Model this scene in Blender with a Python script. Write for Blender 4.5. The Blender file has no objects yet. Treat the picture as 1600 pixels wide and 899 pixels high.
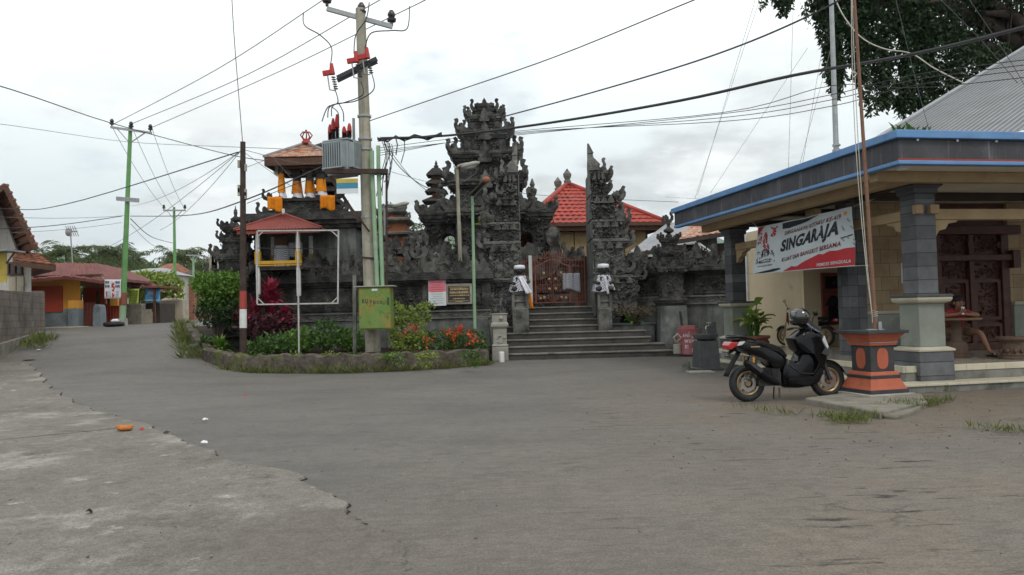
import bpy, math, random
import numpy as np
from mathutils import Vector, Matrix
R = random.Random(11)
SC = bpy.context.scene
COL = SC.collection
V = Vector
rad = math.radians
# ------------------------------------------------------------------ camera
EYE = V((0, 0, 1.55)); FPX = 1200.0
PITCH = math.atan(37 / FPX); ROLL = math.atan(0.0254)
_f = V((0, math.cos(PITCH), math.sin(PITCH))); _r0 = V((1, 0, 0)); _u0 = V((0, -math.sin(PITCH), math.cos(PITCH)))
_R = _r0 * math.cos(ROLL) - _u0 * math.sin(ROLL)
_U = _r0 * math.sin(ROLL) + _u0 * math.cos(ROLL)
cd = bpy.data.cameras.new('camera'); cam = bpy.data.objects.new('camera', cd); COL.objects.link(cam)
cd.sensor_width = 36; cd.lens = 36 * FPX / 1600; cd.clip_end = 9000; cd.clip_start = .05
m3 = Matrix((_R, _U, -_f)).transposed().to_4x4(); m3.translation = EYE; cam.matrix_world = m3
SC.camera = cam

def ray(px, py):
    return _f * FPX + _R * (px - 800) - _U * (py - 449.5)
def P(px, py, d):
    """the point seen at a place of the photo, d metres in front"""
    r = ray(px, py); return EYE + r * (d / r.y)
def sst(a, b, x):
    t = max(0., min(1., (x - a) / (b - a))); return t * t * (3 - 2 * t)
PROF = [(13, 0), (18, .12), (23.5, .42), (28, .95), (36, 1.33), (60, 1.5), (120, 1.6), (400, 1.8), (6000, 2)]
def terr(x, y):
    if y <= 13: return 0.
    for (a, ha), (b, hb) in zip(PROF, PROF[1:]):
        if y <= b:
            z = ha + (hb - ha) * (y - a) / (b - a); break
    return z * max(sst(-6.5, -10.5, x), sst(45, 70, y))
def G(px, py):
    r = ray(px, py); r = r / r.y; t = 2.
    while t < 300:
        p = EYE + r * t
        if p.z <= terr(p.x, p.y): return V((p.x, p.y, terr(p.x, p.y)))
        t += .02
    return EYE + r * 300
# ------------------------------------------------------------------ mesh builder
class MB:
    def __init__(s): s.v = []; s.f = []; s.m = []; s.X = None
    def add(s, vs, fs, mi=0):
        b = len(s.v)
        if s.X is not None: vs = [s.X @ V(p) for p in vs]
        s.v.extend([tuple(p) for p in vs]); s.f.extend([tuple(i + b for i in f) for f in fs]); s.m.extend([mi] * len(fs))
    def box(s, x0, x1, y0, y1, z0, z1, mi=0):
        s.add([(x0,y0,z0),(x1,y0,z0),(x1,y1,z0),(x0,y1,z0),(x0,y0,z1),(x1,y0,z1),(x1,y1,z1),(x0,y1,z1)],
              [(0,3,2,1),(4,5,6,7),(0,1,5,4),(1,2,6,5),(2,3,7,6),(3,0,4,7)], mi)
    def rings(s, rs, mi=0, cap=True, closed=False):
        n = len(rs[0]); vs = [p for r in rs for p in r]; fs = []
        for i in range(len(rs) - 1 + (1 if closed else 0)):
            a = i * n; b = ((i + 1) % len(rs)) * n
            for k in range(n): fs.append((a + k, a + (k + 1) % n, b + (k + 1) % n, b + k))
        if cap and not closed: fs.append(tuple(range(n))[::-1]); fs.append(tuple(range((len(rs) - 1) * n, len(rs) * n)))
        s.add(vs, fs, mi)
    def stack(s, cx, cy, prof, mi=0):
        """square-plan lathe: (half x, half y, z)"""
        s.rings([[(cx-hx,cy-hy,z),(cx+hx,cy-hy,z),(cx+hx,cy+hy,z),(cx-hx,cy+hy,z)] for hx, hy, z in prof], mi)
    def lathe(s, cx, cy, prof, n=16, mi=0, ax=None):
        rs = []
        for r, z in prof:
            rs.append([(cx + r * math.cos(2*math.pi*k/n), cy + r * math.sin(2*math.pi*k/n), z) for k in range(n)])
        s.rings(rs, mi)
    def tube(s, pts, r, n=6, mi=0, cap=True):
        pts = [V(p) for p in pts]; rs = []
        rr = r if isinstance(r, (list, tuple)) else [r] * len(pts)
        t0 = (pts[1] - pts[0]).normalized(); a = t0.orthogonal().normalized()
        for i, p in enumerate(pts):
            t = (pts[min(i+1, len(pts)-1)] - pts[max(i-1, 0)])
            if t.length < 1e-9: t = t0
            t = t.normalized(); a = (a - t * a.dot(t))
            if a.length < 1e-6: a = t.orthogonal()
            a.normalize(); b = t.cross(a)
            rs.append([p + (a * math.cos(2*math.pi*k/n) + b * math.sin(2*math.pi*k/n)) * rr[i] for k in range(n)])
        s.rings(rs, mi, cap)
    def bar(s, a, b, w, h, mi=0, up=(0,0,1)):
        a = V(a); b = V(b); t = (b - a).normalized(); u = V(up)
        sd = t.cross(u)
        if sd.length < 1e-4: sd = t.orthogonal()
        sd.normalize(); u = sd.cross(t)
        q = [sd*(-w/2)+u*(-h/2), sd*(w/2)+u*(-h/2), sd*(w/2)+u*(h/2), sd*(-w/2)+u*(h/2)]
        s.rings([[a + x for x in q], [b + x for x in q]], mi)
    def prism(s, poly, o, ux, uz, th, mi=0):
        """polygon in the plane o + a*ux + b*uz, given a thickness th to both sides"""
        o = V(o); ux = V(ux); uz = V(uz); n = ux.cross(uz).normalized() * (th / 2)
        A = [o + ux * a + uz * b + n for a, b in poly]; B = [p - n * 2 for p in A]; k = len(poly)
        s.add(A + B, [tuple(range(k)), tuple(range(2*k-1, k-1, -1))] + [(i, i + k, (i+1) % k + k, (i+1) % k) for i in range(k)], mi)
    def ball(s, c, rx, ry=None, rz=None, nu=12, nv=8, mi=0, M=None):
        ry = rx if ry is None else ry; rz = rx if rz is None else rz
        rs = []
        for j in range(nv + 1):
            th = math.pi * (.02 + .96 * j / nv) - math.pi / 2
            ring = [V((rx*math.cos(th)*math.cos(2*math.pi*k/nu), ry*math.cos(th)*math.sin(2*math.pi*k/nu), rz*math.sin(th))) for k in range(nu)]
            rs.append([V(c) + ((M @ p) if M else p) for p in ring])
        s.rings(rs, mi)
    def grid(s, fn, nu, nv, mi=0):
        vs = [fn(i/nu, j/nv) for j in range(nv+1) for i in range(nu+1)]
        s.add(vs, [(j*(nu+1)+i, j*(nu+1)+i+1, (j+1)*(nu+1)+i+1, (j+1)*(nu+1)+i) for j in range(nv) for i in range(nu)], mi)
    def build(s, name, mats, parent=None, smooth=False, bevel=0, solid=0):
        me = bpy.data.meshes.new(name); me.from_pydata(s.v, [], s.f)
        if not isinstance(mats, (list, tuple)): mats = [mats]
        for m in mats: me.materials.append(m)
        me.polygons.foreach_set('material_index', s.m)
        if smooth: me.polygons.foreach_set('use_smooth', [True] * len(s.f))
        me.update()
        o = bpy.data.objects.new(name, me); COL.objects.link(o)
        if parent is not None:
            o.parent = parent
        if bevel:
            b = o.modifiers.new('bevel', 'BEVEL'); b.width = bevel; b.segments = 2; b.limit_method = 'ANGLE'; b.angle_limit = rad(35)
        if solid:
            b = o.modifiers.new('solid', 'SOLIDIFY'); b.thickness = solid; b.offset = 0
        if smooth in (2, 3):
            me.set_sharp_from_angle(angle=rad(40 if smooth == 2 else 62))
        return o

def tag(o, label=None, cat=None, group=None, kind=None):
    if label: o['label'] = label
    if cat: o['category'] = cat
    if group: o['group'] = group
    if kind: o['kind'] = kind
    return o
def thing(name, label, cat, loc=(0,0,0), rz=0, group=None):
    o = bpy.data.objects.new(name, None); COL.objects.link(o); o.empty_display_size = .1
    o.location = loc; o.rotation_euler = (0, 0, rz)
    return tag(o, label, cat, group)
def copy_tree(o, parent=None):
    c = o.copy(); COL.objects.link(c); c.parent = parent
    for ch in list(o.children): copy_tree(ch, c)
    return c
def local(t):
    """matrix from world into a thing's own space"""
    return (Matrix.Translation(t.location) @ Matrix.Rotation(t.rotation_euler.z, 4, 'Z')).inverted()
# ------------------------------------------------------------------ materials
def lk(nt, a, b): nt.links.new(a, b)
def mat(name, col, col2=None, scale=3., rough=.7, bump=.25, bscale=25., spec=.3, metal=0., stain=None, fine=0., coat=0., ramp=(.35,.65), trans=0., alpha=None, bdist=.02, pat=None):
    m = bpy.data.materials.new(name); m.use_nodes = True; nt = m.node_tree; N = nt.nodes
    b = N['Principled BSDF']; tc = N.new('ShaderNodeTexCoord'); src = tc.outputs['Object']
    b.inputs['Roughness'].default_value = rough; b.inputs['Metallic'].default_value = metal
    b.inputs['Specular IOR Level'].default_value = spec; b.inputs['Coat Weight'].default_value = coat
    if trans: b.inputs['Transmission Weight'].default_value = trans
    c1 = (*col, 1)
    if col2 is None: col2 = tuple(min(1, c * .72) for c in col)
    nz = N.new('ShaderNodeTexNoise'); nz.inputs['Scale'].default_value = scale; nz.inputs['Detail'].default_value = 8; nz.inputs['Roughness'].default_value = .65
    lk(nt, src, nz.inputs['Vector'])
    mr = N.new('ShaderNodeMapRange'); mr.inputs[1].default_value = ramp[0]; mr.inputs[2].default_value = ramp[1]; lk(nt, nz.outputs['Fac'], mr.inputs[0])
    mx = N.new('ShaderNodeMix'); mx.data_type = 'RGBA'; mx.inputs[6].default_value = c1; mx.inputs[7].default_value = (*col2, 1); lk(nt, mr.outputs[0], mx.inputs[0])
    out = mx.outputs[2]
    if pat: out = pat(nt, src, out)
    if stain:
        for (sc, ss, lo, hi) in ([stain] if not isinstance(stain, list) else stain):
            n2 = N.new('ShaderNodeTexNoise'); n2.inputs['Scale'].default_value = ss; n2.inputs['Detail'].default_value = 7; n2.inputs['Roughness'].default_value = .7
            mp = N.new('ShaderNodeMapping'); mp.inputs['Location'].default_value = (3.1 * ss, 7.7, 1.3); lk(nt, src, mp.inputs[0]); lk(nt, mp.outputs[0], n2.inputs['Vector'])
            r2 = N.new('ShaderNodeMapRange'); r2.inputs[1].default_value = lo; r2.inputs[2].default_value = hi; lk(nt, n2.outputs['Fac'], r2.inputs[0])
            m2 = N.new('ShaderNodeMix'); m2.data_type = 'RGBA'; m2.inputs[7].default_value = (*sc, 1); lk(nt, out, m2.inputs[6]); lk(nt, r2.outputs[0], m2.inputs[0]); out = m2.outputs[2]
    if fine:
        n3 = N.new('ShaderNodeTexNoise'); n3.inputs['Scale'].default_value = 120; n3.inputs['Detail'].default_value = 3; lk(nt, src, n3.inputs['Vector'])
        r3 = N.new('ShaderNodeMapRange'); r3.inputs[1].default_value = .3; r3.inputs[2].default_value = .7; r3.inputs[3].default_value = 1 - fine; r3.inputs[4].default_value = 1 + fine; lk(nt, n3.outputs['Fac'], r3.inputs[0])
        h = N.new('ShaderNodeVectorMath'); h.operation = 'SCALE'; lk(nt, out, h.inputs[0]); lk(nt, r3.outputs[0], h.inputs['Scale']); out = h.outputs[0]
    lk(nt, out, b.inputs['Base Color'])
    if bump:
        n4 = N.new('ShaderNodeTexNoise'); n4.inputs['Scale'].default_value = bscale; n4.inputs['Detail'].default_value = 6; lk(nt, src, n4.inputs['Vector'])
        bp = N.new('ShaderNodeBump'); bp.inputs['Strength'].default_value = bump; bp.inputs['Distance'].default_value = bdist; lk(nt, n4.outputs['Fac'], bp.inputs['Height']); lk(nt, bp.outputs[0], b.inputs['Normal'])
    return m
def wallvec(nt, src):
    N = nt.nodes; sp = N.new('ShaderNodeSeparateXYZ'); lk(nt, src, sp.inputs[0])
    ad = N.new('ShaderNodeMath'); lk(nt, sp.outputs[0], ad.inputs[0]); lk(nt, sp.outputs[1], ad.inputs[1])
    cb = N.new('ShaderNodeCombineXYZ'); lk(nt, ad.outputs[0], cb.inputs[0]); lk(nt, sp.outputs[2], cb.inputs[1]); return cb.outputs[0]
def bricks(w, h, mortar, msize=.01, c2=(.6,.6,.6), flat=False, off=.5):
    def pat(nt, src, out):
        N = nt.nodes; b = N.new('ShaderNodeTexBrick'); b.inputs['Scale'].default_value = 1; b.inputs['Brick Width'].default_value = w; b.inputs['Row Height'].default_value = h
        b.inputs['Mortar Size'].default_value = msize; b.inputs['Mortar'].default_value = (*mortar, 1); b.inputs['Mortar Smooth'].default_value = .3; b.offset = off; b.inputs['Bias'].default_value = -.1
        lk(nt, (src if flat else wallvec(nt, src)), b.inputs['Vector']); lk(nt, out, b.inputs['Color1'])
        v = N.new('ShaderNodeMix'); v.data_type = 'RGBA'; v.blend_type = 'MULTIPLY'; v.inputs[0].default_value = 1; lk(nt, out, v.inputs[6]); v.inputs[7].default_value = (*c2, 1); lk(nt, v.outputs[2], b.inputs['Color2'])
        return b.outputs['Color']
    return pat
def streaks(col, lo=.55, hi=.75, sx=7., sz=.45, amt=.8):
    def pat(nt, src, out):
        N = nt.nodes; mp = N.new('ShaderNodeMapping'); mp.inputs['Scale'].default_value = (sx,sx,sz); lk(nt, src, mp.inputs[0])
        n = N.new('ShaderNodeTexNoise'); n.inputs['Scale'].default_value = 1; n.inputs['Detail'].default_value = 7; n.inputs['Roughness'].default_value = .65; lk(nt, mp.outputs[0], n.inputs['Vector'])
        r = N.new('ShaderNodeMapRange'); r.inputs[1].default_value = lo; r.inputs[2].default_value = hi; r.inputs[4].default_value = amt; lk(nt, n.outputs['Fac'], r.inputs[0])
        m = N.new('ShaderNodeMix'); m.data_type = 'RGBA'; m.inputs[7].default_value = (*col, 1); lk(nt, out, m.inputs[6]); lk(nt, r.outputs[0], m.inputs[0]); return m.outputs[2]
    return pat
def checker(s, dark=(.02,.02,.02)):
    def pat(nt, src, out):
        N = nt.nodes; c = N.new('ShaderNodeTexChecker'); c.inputs['Scale'].default_value = s; c.inputs['Color2'].default_value = (*dark, 1); lk(nt, src, c.inputs['Vector']); lk(nt, out, c.inputs['Color1']); return c.outputs['Color']
    return pat
def leafmat(name, col, col2, var=.5):
    m = bpy.data.materials.new(name); m.use_nodes = True; nt = m.node_tree; N = nt.nodes; b = N['Principled BSDF']
    g = N.new('ShaderNodeNewGeometry'); rp = N.new('ShaderNodeMix'); rp.data_type = 'RGBA'; rp.inputs[6].default_value = (*col, 1); rp.inputs[7].default_value = (*col2, 1)
    lk(nt, g.outputs['Random Per Island'], rp.inputs[0]); lk(nt, rp.outputs[2], b.inputs['Base Color']); b.inputs['Roughness'].default_value = .5; b.inputs['Specular IOR Level'].default_value = .35
    tr = N.new('ShaderNodeBsdfTranslucent'); lk(nt, rp.outputs[2], tr.inputs[0]); ms = N.new('ShaderNodeMixShader'); ms.inputs[0].default_value = .25
    lk(nt, b.outputs[0], ms.inputs[1]); lk(nt, tr.outputs[0], ms.inputs[2]); lk(nt, ms.outputs[0], N['Material Output'].inputs[0])
    return m
BLACKISH = (.012,.012,.012)
M = {}
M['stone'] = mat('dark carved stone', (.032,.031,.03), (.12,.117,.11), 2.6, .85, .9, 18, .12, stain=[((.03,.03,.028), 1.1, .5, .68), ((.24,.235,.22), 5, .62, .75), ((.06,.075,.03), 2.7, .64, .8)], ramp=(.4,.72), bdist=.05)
M['stone_grey'] = mat('grey weathered stone', (.10,.10,.095), (.2,.195,.18), 1.8, .85, .6, 20, .2, stain=[((.035,.035,.033), 1.3, .48, .66), ((.06,.07,.035), 2.5, .62, .78)], bdist=.04)  # paler grey stone, a colour of its own
M['plinth'] = mat('rough cement plinth', (.2,.21,.2), (.1,.105,.1), 1.3, .85, .5, 14, .2, pat=streaks((.05,.052,.05), .48, .68, 4, .5, .8), stain=((.04,.042,.04), .9, .5, .7))
M['stone_carv'] = mat('highlit weathered relief', (.075,.073,.068), (.19,.185,.175), 3.4, .85, .8, 26, .12, stain=[((.028,.027,.026), 1.6, .46, .62), ((.27,.265,.25), 6, .62, .74), ((.05,.062,.025), 2.7, .64, .8)], ramp=(.4,.7), bdist=.03)  # carving stone lightened to paint highlights onto the raised relief
M['nosing'] = mat('worn pale stair edge', (.21,.2,.175), (.11,.103,.092), 1.4, .8, .4, 18, .25, stain=[((.05,.05,.045), 1.9, .54, .7),((.33,.31,.28), 5, .62, .74)])
M['step'] = mat('worn stair stone', (.085,.08,.073), (.045,.043,.04), 1.6, .8, .5, 18, .25, stain=[((.03,.03,.028), 2.2, .55, .7),((.25,.24,.21), 4, .64, .75)])
M['concrete'] = mat('pale concrete', (.36,.35,.31), (.25,.24,.21), 2, .85, .4, 25, .2, stain=((.13,.13,.11), 1.4, .55, .75), fine=.12)
M['polecon'] = mat('weathered pole concrete', (.40,.375,.30), (.29,.27,.215), 2, .85, .3, 40, .2, stain=((.16,.15,.12), 2.2, .55, .75), fine=.1, pat=streaks((.14,.125,.1), .52, .72, 12, .5, .7))
M['steel'] = mat('galvanised steel', (.36,.38,.39), (.28,.29,.3), 6, .45, .08, 40, .5, .4)
M['trafo'] = mat('grey enamel', (.30,.34,.35), (.24,.27,.28), 3, .45, .05, 30, .5, stain=((.17,.15,.12), 3, .62, .75))
M['trafodark'] = mat('dark metal fittings', (.05,.055,.06), None, 3, .6, 0)  # dark finish of the lower crossarm and cabinet handle
M['black'] = mat('black rubber', (.015,.015,.016), (.025,.025,.026), 8, .55, .1, 60)
M['wire'] = mat('wire sheath', (.03,.03,.033), (.05,.05,.055), 3, .5, 0)
M['wirelight'] = mat('aluminium wire', (.16,.16,.17), None, 3, .5, 0)
M['redcap'] = mat('red polymer', (.45,.03,.03), (.33,.02,.02), 6, .4, 0)
M['brownins'] = mat('brown porcelain', (.035,.022,.024), None, 6, .25, 0, spec=.6)
M['greyins'] = mat('grey porcelain', (.14,.14,.15), None, 6, .3, 0, spec=.6)
M['green'] = mat('green pole paint', (.15,.34,.12), (.11,.26,.09), 3, .5, .1, 30, stain=((.15,.15,.09), 3, .63, .75))
M['palegreen'] = mat('pale green pipe', (.27,.42,.26), (.2,.32,.2), 3, .55, .1, 30, stain=((.25,.27,.22), 4, .55, .7))
M['boxgreen'] = mat('rusting green box paint', (.115,.215,.045), (.17,.24,.07), 2.5, .65, .2, 30, stain=[((.27,.2,.05), 2.2, .48, .62), ((.08,.06,.03), 6, .6, .7), ((.035,.11,.02), 4, .56, .68)])
M['wood'] = mat('dark pole wood', (.075,.05,.042), (.04,.028,.025), 5, .8, .5, 40, .2)
M['postred'] = mat('red pole band', (.38,.06,.05), (.28,.05,.04), 5, .7, .3, 40)
M['framewhite'] = mat('greyed white tube paint', (.5,.5,.49), (.38,.37,.35), 6, .6, .1, 30, stain=((.2,.13,.09), 7, .62, .72))
M['white'] = mat('white paint', (.7,.7,.69), (.55,.55,.53), 4, .6, .1, 30)
M['cloth_white'] = mat('white cloth', (.72,.72,.77), (.56,.56,.62), 5, .9, .5, 14, .1, bdist=.04)
M['poleng'] = mat('black and white checked cloth', (.72,.72,.78), (.6,.6,.65), 5, .9, .3, 14, .1, pat=checker(31, (.07,.07,.085)))
M['orange'] = mat('orange cloth', (.75,.27,.02), (.6,.19,.015), 5, .85, .4, 14, .1, bdist=.03)
M['rust'] = mat('rusty zinc sheet', (.45,.17,.065), (.42,.38,.34), 3.2, .75, .3, 20, .3, stain=((.3,.09,.035), 4, .46, .6))
M['zincred'] = mat('maroon zinc sheet', (.26,.065,.05), (.2,.05,.04), 1.5, .65, .15, 20, .3, stain=((.3,.2,.17), 4, .66, .8))
M['maroon'] = mat('faded maroon roofing', (.2,.07,.06), (.14,.05,.042), 1.2, .75, .3, 8, .25, stain=((.14,.05,.045), .8, .5, .7))
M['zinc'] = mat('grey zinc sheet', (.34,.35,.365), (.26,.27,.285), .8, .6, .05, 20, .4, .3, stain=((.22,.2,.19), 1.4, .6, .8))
M['zincshade'] = mat('shaded grimy zinc rib', (.17,.175,.185), (.12,.12,.125), 1, .65, .05, 20, .3, .2)  # rib shade and grime painted together as one darker zinc
M['tilered'] = mat('new red roof tile', (.40,.068,.048), (.28,.05,.038), 1.6, .6, .15, 30, .3, stain=[((.14,.045,.038), 1.1, .52, .72), ((.45,.14,.1), 3, .6, .72)])
M['tileold'] = mat('old clay tile', (.33,.14,.085), (.2,.09,.06), 3, .85, .3, 30, .2, stain=((.09,.06,.05), 1.5, .5, .7))
M['thatch'] = mat('black palm fibre thatch', (.035,.033,.033), (.07,.066,.062), 6, .95, .9, 40, .1, bdist=.05)
M['brickor'] = mat('orange brick', (.42,.16,.07), (.32,.11,.05), 2, .85, .4, 20, .2, stain=((.12,.08,.06), 1.6, .5, .68), pat=bricks(.3,.1,(.25,.16,.1),.008,(.75,.7,.7)))
M['timber'] = mat('painted brown timber', (.11,.055,.035), (.07,.035,.022), 4, .6, .2, 30)
M['blind'] = mat('split bamboo blind', (.40,.30,.16), (.3,.22,.11), 3, .8, .3, 40, .2)
M['rustiron'] = mat('red oxide iron', (.27,.085,.055), (.15,.05,.035), 6, .6, .2, 40, .4)
M['gold'] = mat('gilt boss', (.45,.33,.18), (.3,.2,.1), 6, .5, .1, 30)
M['blueband'] = mat('blue roof trim paint', (.12,.27,.52), (.10,.215,.41), 1.5, .55, .1, 25, .4, stain=((.1,.17,.3), 2.5, .55, .72), pat=streaks((.2,.27,.36), .54, .74, 8, .8, .6))
M['fascia'] = mat('dark fascia cement', (.075,.075,.085), (.045,.045,.052), 1.5, .7, .3, 20, .3, stain=[((.2,.2,.2), 6, .67, .75), ((.028,.028,.03), 1, .5, .7)], pat=streaks((.2,.2,.21), .56, .72, 9, .5, .7))
M['fasciagrey'] = M['fascia']
M['coltile'] = mat('black andesite column tile', (.15,.155,.165), (.085,.088,.096), 2.5, .5, .12, 30, .45, pat=bricks(.9,.24,(.02,.02,.02),.008,(.36,.36,.38), off=0), stain=((.2,.2,.2), 3, .66, .8))
M['dado'] = mat('green grey stone tile', (.24,.26,.225), (.17,.185,.16), 1.6, .6, .15, 30, .4, stain=((.12,.125,.11), 1.2, .5, .7))
M['lip'] = mat('pale stone lip', (.46,.43,.34), (.35,.32,.25), 2, .7, .2, 30)
M['decktile'] = mat('glossy beige floor tile', (.34,.32,.27), (.29,.27,.225), .8, .22, .02, 30, .5, pat=bricks(.4,.4,(.18,.17,.15),.006,(.95,.95,.95), flat=True, off=0))
M['deckedge'] = mat('cream step edge tile', (.55,.51,.40), (.45,.41,.31), 2, .5, .1, 30, .4, pat=bricks(.4,.3,(.25,.23,.18),.006,(.92,.92,.92), off=0), stain=((.2,.19,.15), 3, .58, .75))
M['riser'] = mat('dirty riser cement', (.22,.22,.2), (.12,.12,.11), 3, .8, .3, 25, stain=((.06,.065,.05), 2, .5, .65))
M['soffit'] = mat('cream soffit board', (.66,.61,.52), (.56,.51,.42), .8, .8, .1, 20)
M['beam'] = mat('ochre beam', (.40,.30,.17), (.29,.2,.115), 1.6, .7, .2, 25)
M['beamdark'] = mat('dark beam', (.06,.045,.038), (.04,.03,.026), 3, .7, .2, 25)
M['cream'] = mat('cream wall paint', (.70,.58,.40), (.62,.51,.35), .9, .8, .1, 20, stain=((.32,.26,.18), 1.3, .58, .8))
M['palimanan'] = mat('yellow stone cladding', (.41,.315,.195), (.29,.215,.13), 2.2, .75, .3, 20, pat=bricks(.42,.3,(.17,.12,.07),.008,(.78,.75,.72)))
M['doorwood'] = mat('carved door wood', (.085,.026,.015), (.045,.014,.009), 6, .45, .3, 30, .4)
M['winwood'] = mat('red brown window wood', (.19,.045,.028), (.13,.03,.02), 5, .45, .1, 30, .4)
M['glassdark'] = mat('dark window glass', (.02,.02,.022), None, 2, .08, 0, spec=.6)
M['pedorange'] = mat('orange pedestal paint', (.43,.115,.062), (.35,.09,.048), 2.5, .65, .2, 30, stain=[((.2,.09,.065), 4, .56, .72),((.4,.3,.25), 9, .68, .75)])
M['pedblack'] = mat('black pedestal paint', (.035,.035,.038), (.055,.055,.058), 3, .5, .1, 30, stain=((.3,.3,.3), 7, .68, .75))
M['flagpole'] = mat('brown flag pole paint', (.22,.12,.075), (.16,.085,.055), 4, .6, .1, 30, stain=((.4,.36,.3), 6, .66, .75))
M['rope'] = mat('pale rope', (.5,.48,.42), None, 8, .9, .3, 60)
M['blockwall'] = mat('grey block masonry', (.23,.2,.175), (.15,.13,.115), 1.4, .9, .5, 16, .15, pat=bricks(.55,.235,(.10,.09,.08),.012,(.8,.78,.76)), stain=[((.07,.062,.055), .8, .5, .7)])
M['limewall'] = mat('stained limewash wall', (.52,.5,.46), (.42,.4,.36), 1.2, .85, .2, 20, pat=streaks((.2,.18,.15), .5, .72, 4, .4, .8), stain=((.2,.19,.17), 1.6, .55, .75))
M['orangewall'] = mat('orange house paint', (.66,.32,.06), (.6,.28,.05), .8, .75, .1, 20, pat=streaks((.4,.2,.06), .54, .75, 4, .5, .7))
M['greydado'] = mat('blue grey dado paint', (.20,.235,.26), (.16,.19,.21), .9, .75, .15, 20, stain=((.12,.14,.155), .8, .5, .6))
M['shutterred'] = mat('red shutter paint', (.33,.055,.03), (.28,.045,.025), 2, .6, .15, 20)
M['stonewall'] = mat('mossy stone wall', (.25,.23,.19), (.14,.13,.11), 2.5, .9, .6, 12, stain=((.08,.085,.05), 1.5, .52, .7))
M['palewall'] = mat('pale balustrade stone', (.43,.38,.3), (.33,.29,.23), 2, .85, .3, 20, stain=((.17,.15,.12), 1.6, .55, .72))
M['terracotta'] = mat('red brick rubble', (.35,.13,.08), (.25,.09,.06), 3, .85, .4, 20, pat=bricks(.3,.12,(.3,.22,.17),.012))
M['planter'] = mat('mossy planter stone', (.135,.115,.095), (.06,.05,.042), 3.4, .9, 1., 9, .15, stain=[((.10,.12,.03), 1.6, .54, .66), ((.36,.32,.27), 2.3, .62, .72), ((.04,.035,.03), 3.5, .56, .7)], bdist=.05)
M['soil'] = mat('dark soil', (.05,.038,.028), (.03,.024,.018), 4, .95, .8, 20, .1)
M['pot'] = mat('brown terracotta pot', (.26,.10,.06), (.19,.07,.045), 5, .6, .2, 30, stain=((.36,.2,.14), 5, .64, .75))
M['drum'] = mat('faded pink red drum paint', (.36,.13,.135), (.27,.09,.1), 3, .6, .15, 20, stain=[((.4,.33,.32), 6, .62, .7)])
M['basin'] = mat('black terrazzo', (.045,.047,.05), (.075,.077,.08), 5, .45, .15, 30, .45)
M['bikeblack'] = mat('black scooter panels', (.004,.004,.005), (.006,.006,.007), 3, .2, 0, spec=.22, coat=.1)
M['bikematte'] = mat('matte black plastic', (.008,.008,.009), (.013,.013,.014), 8, .5, .1, 90, .12)
M['seat'] = mat('black seat vinyl', (.01,.01,.011), None, 8, .5, .25, 120, .15)
M['rim'] = mat('bronze alloy rim', (.36,.27,.16), (.3,.22,.13), 5, .35, 0, spec=.5, metal=.6)
M['disc'] = mat('brake disc steel', (.5,.48,.45), None, 5, .3, 0, metal=.8)
M['engine'] = mat('dark engine metal', (.06,.06,.062), (.035,.035,.036), 10, .5, .3, 60, .4, .3)
M['taillight'] = mat('red tail lens', (.45,.012,.02), (.33,.01,.012), 4, .15, 0, spec=.6, coat=.5)
M['clearlens'] = mat('clear lens', (.6,.6,.62), None, 4, .12, 0, spec=.7, coat=.5)
M['plate'] = mat('number plate', (.05,.055,.06), None, 6, .5, 0)
M['helmet'] = mat('glossy black helmet', (.009,.009,.011), None, 3, .08, 0, spec=.6, coat=1)
M['visor'] = mat('tinted visor', (.035,.045,.07), None, 3, .05, 0, spec=.8, coat=1)
M['amber'] = mat('amber reflector', (.7,.3,.02), None, 3, .3, 0)
M['mirror'] = mat('mirror glass', (.75,.78,.8), None, 3, .04, 0, metal=1)
M['maroonbike'] = mat('maroon moped paint', (.14,.018,.016), None, 3, .25, 0, coat=.5)
M['skin'] = mat('skin', (.28,.14,.09), (.25,.12,.075), 6, .55, .05, 60)
M['hair'] = mat('black hair', (.01,.009,.009), (.02,.018,.017), 20, .6, .5, 60)
M['redshirt'] = mat('dark red shirt', (.34,.03,.04), (.26,.024,.032), 4, .85, .3, 20)
M['shorts'] = mat('brown shorts', (.17,.11,.07), (.13,.085,.055), 4, .85, .2, 20)
M['bannerwhite'] = mat('banner vinyl', (.56,.61,.64), (.5,.55,.58), 1.2, .5, .05, 8)
M['bannerred'] = mat('banner red ink', (.48,.035,.045), (.4,.03,.04), 1.5, .5, 0)
M['bannerblack'] = mat('banner black ink', (.022,.03,.042), None, 1.5, .5, 0)
M['bannerdkred'] = mat('banner brick ink', (.2,.03,.03), None, 1.5, .5, 0)
M['bannergrey'] = mat('banner grey ink', (.3,.34,.38), None, 1.5, .5, 0)
M['pink'] = mat('pink poster ink', (.66,.2,.25), (.6,.17,.22), 2, .5, 0)
M['paper'] = mat('poster paper', (.68,.70,.72), (.62,.64,.66), 2, .5, 0)
M['plaque'] = mat('dark brown plaque', (.035,.022,.014), None, 3, .3, 0, spec=.5)
M['ltgold'] = mat('gilt lettering', (.5,.38,.2), None, 3, .4, 0)
M['signblue'] = mat('sign blue', (.06,.26,.38), (.05,.22,.33), 2, .5, 0)
M['signyellow'] = mat('sign yellow', (.6,.45,.08), None, 2, .5, 0)
M['lime'] = mat('lime banner', (.5,.66,.13), (.43,.58,.1), 2, .6, 0)
M['bluebanner'] = mat('blue banner', (.08,.3,.62), (.2,.45,.7), 3, .6, 0)
M['bark'] = mat('grey bark', (.09,.07,.06), (.055,.043,.037), 5, .9, .8, 20, .15)
M['palmbark'] = mat('palm bark', (.2,.17,.13), (.14,.115,.09), 5, .9, .5, 20, .15)
M['leaf'] = leafmat('mid green leaf', (.035,.085,.018), (.085,.17,.03))
M['leafbright'] = leafmat('bright green leaf', (.07,.17,.022), (.15,.27,.04))
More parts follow.
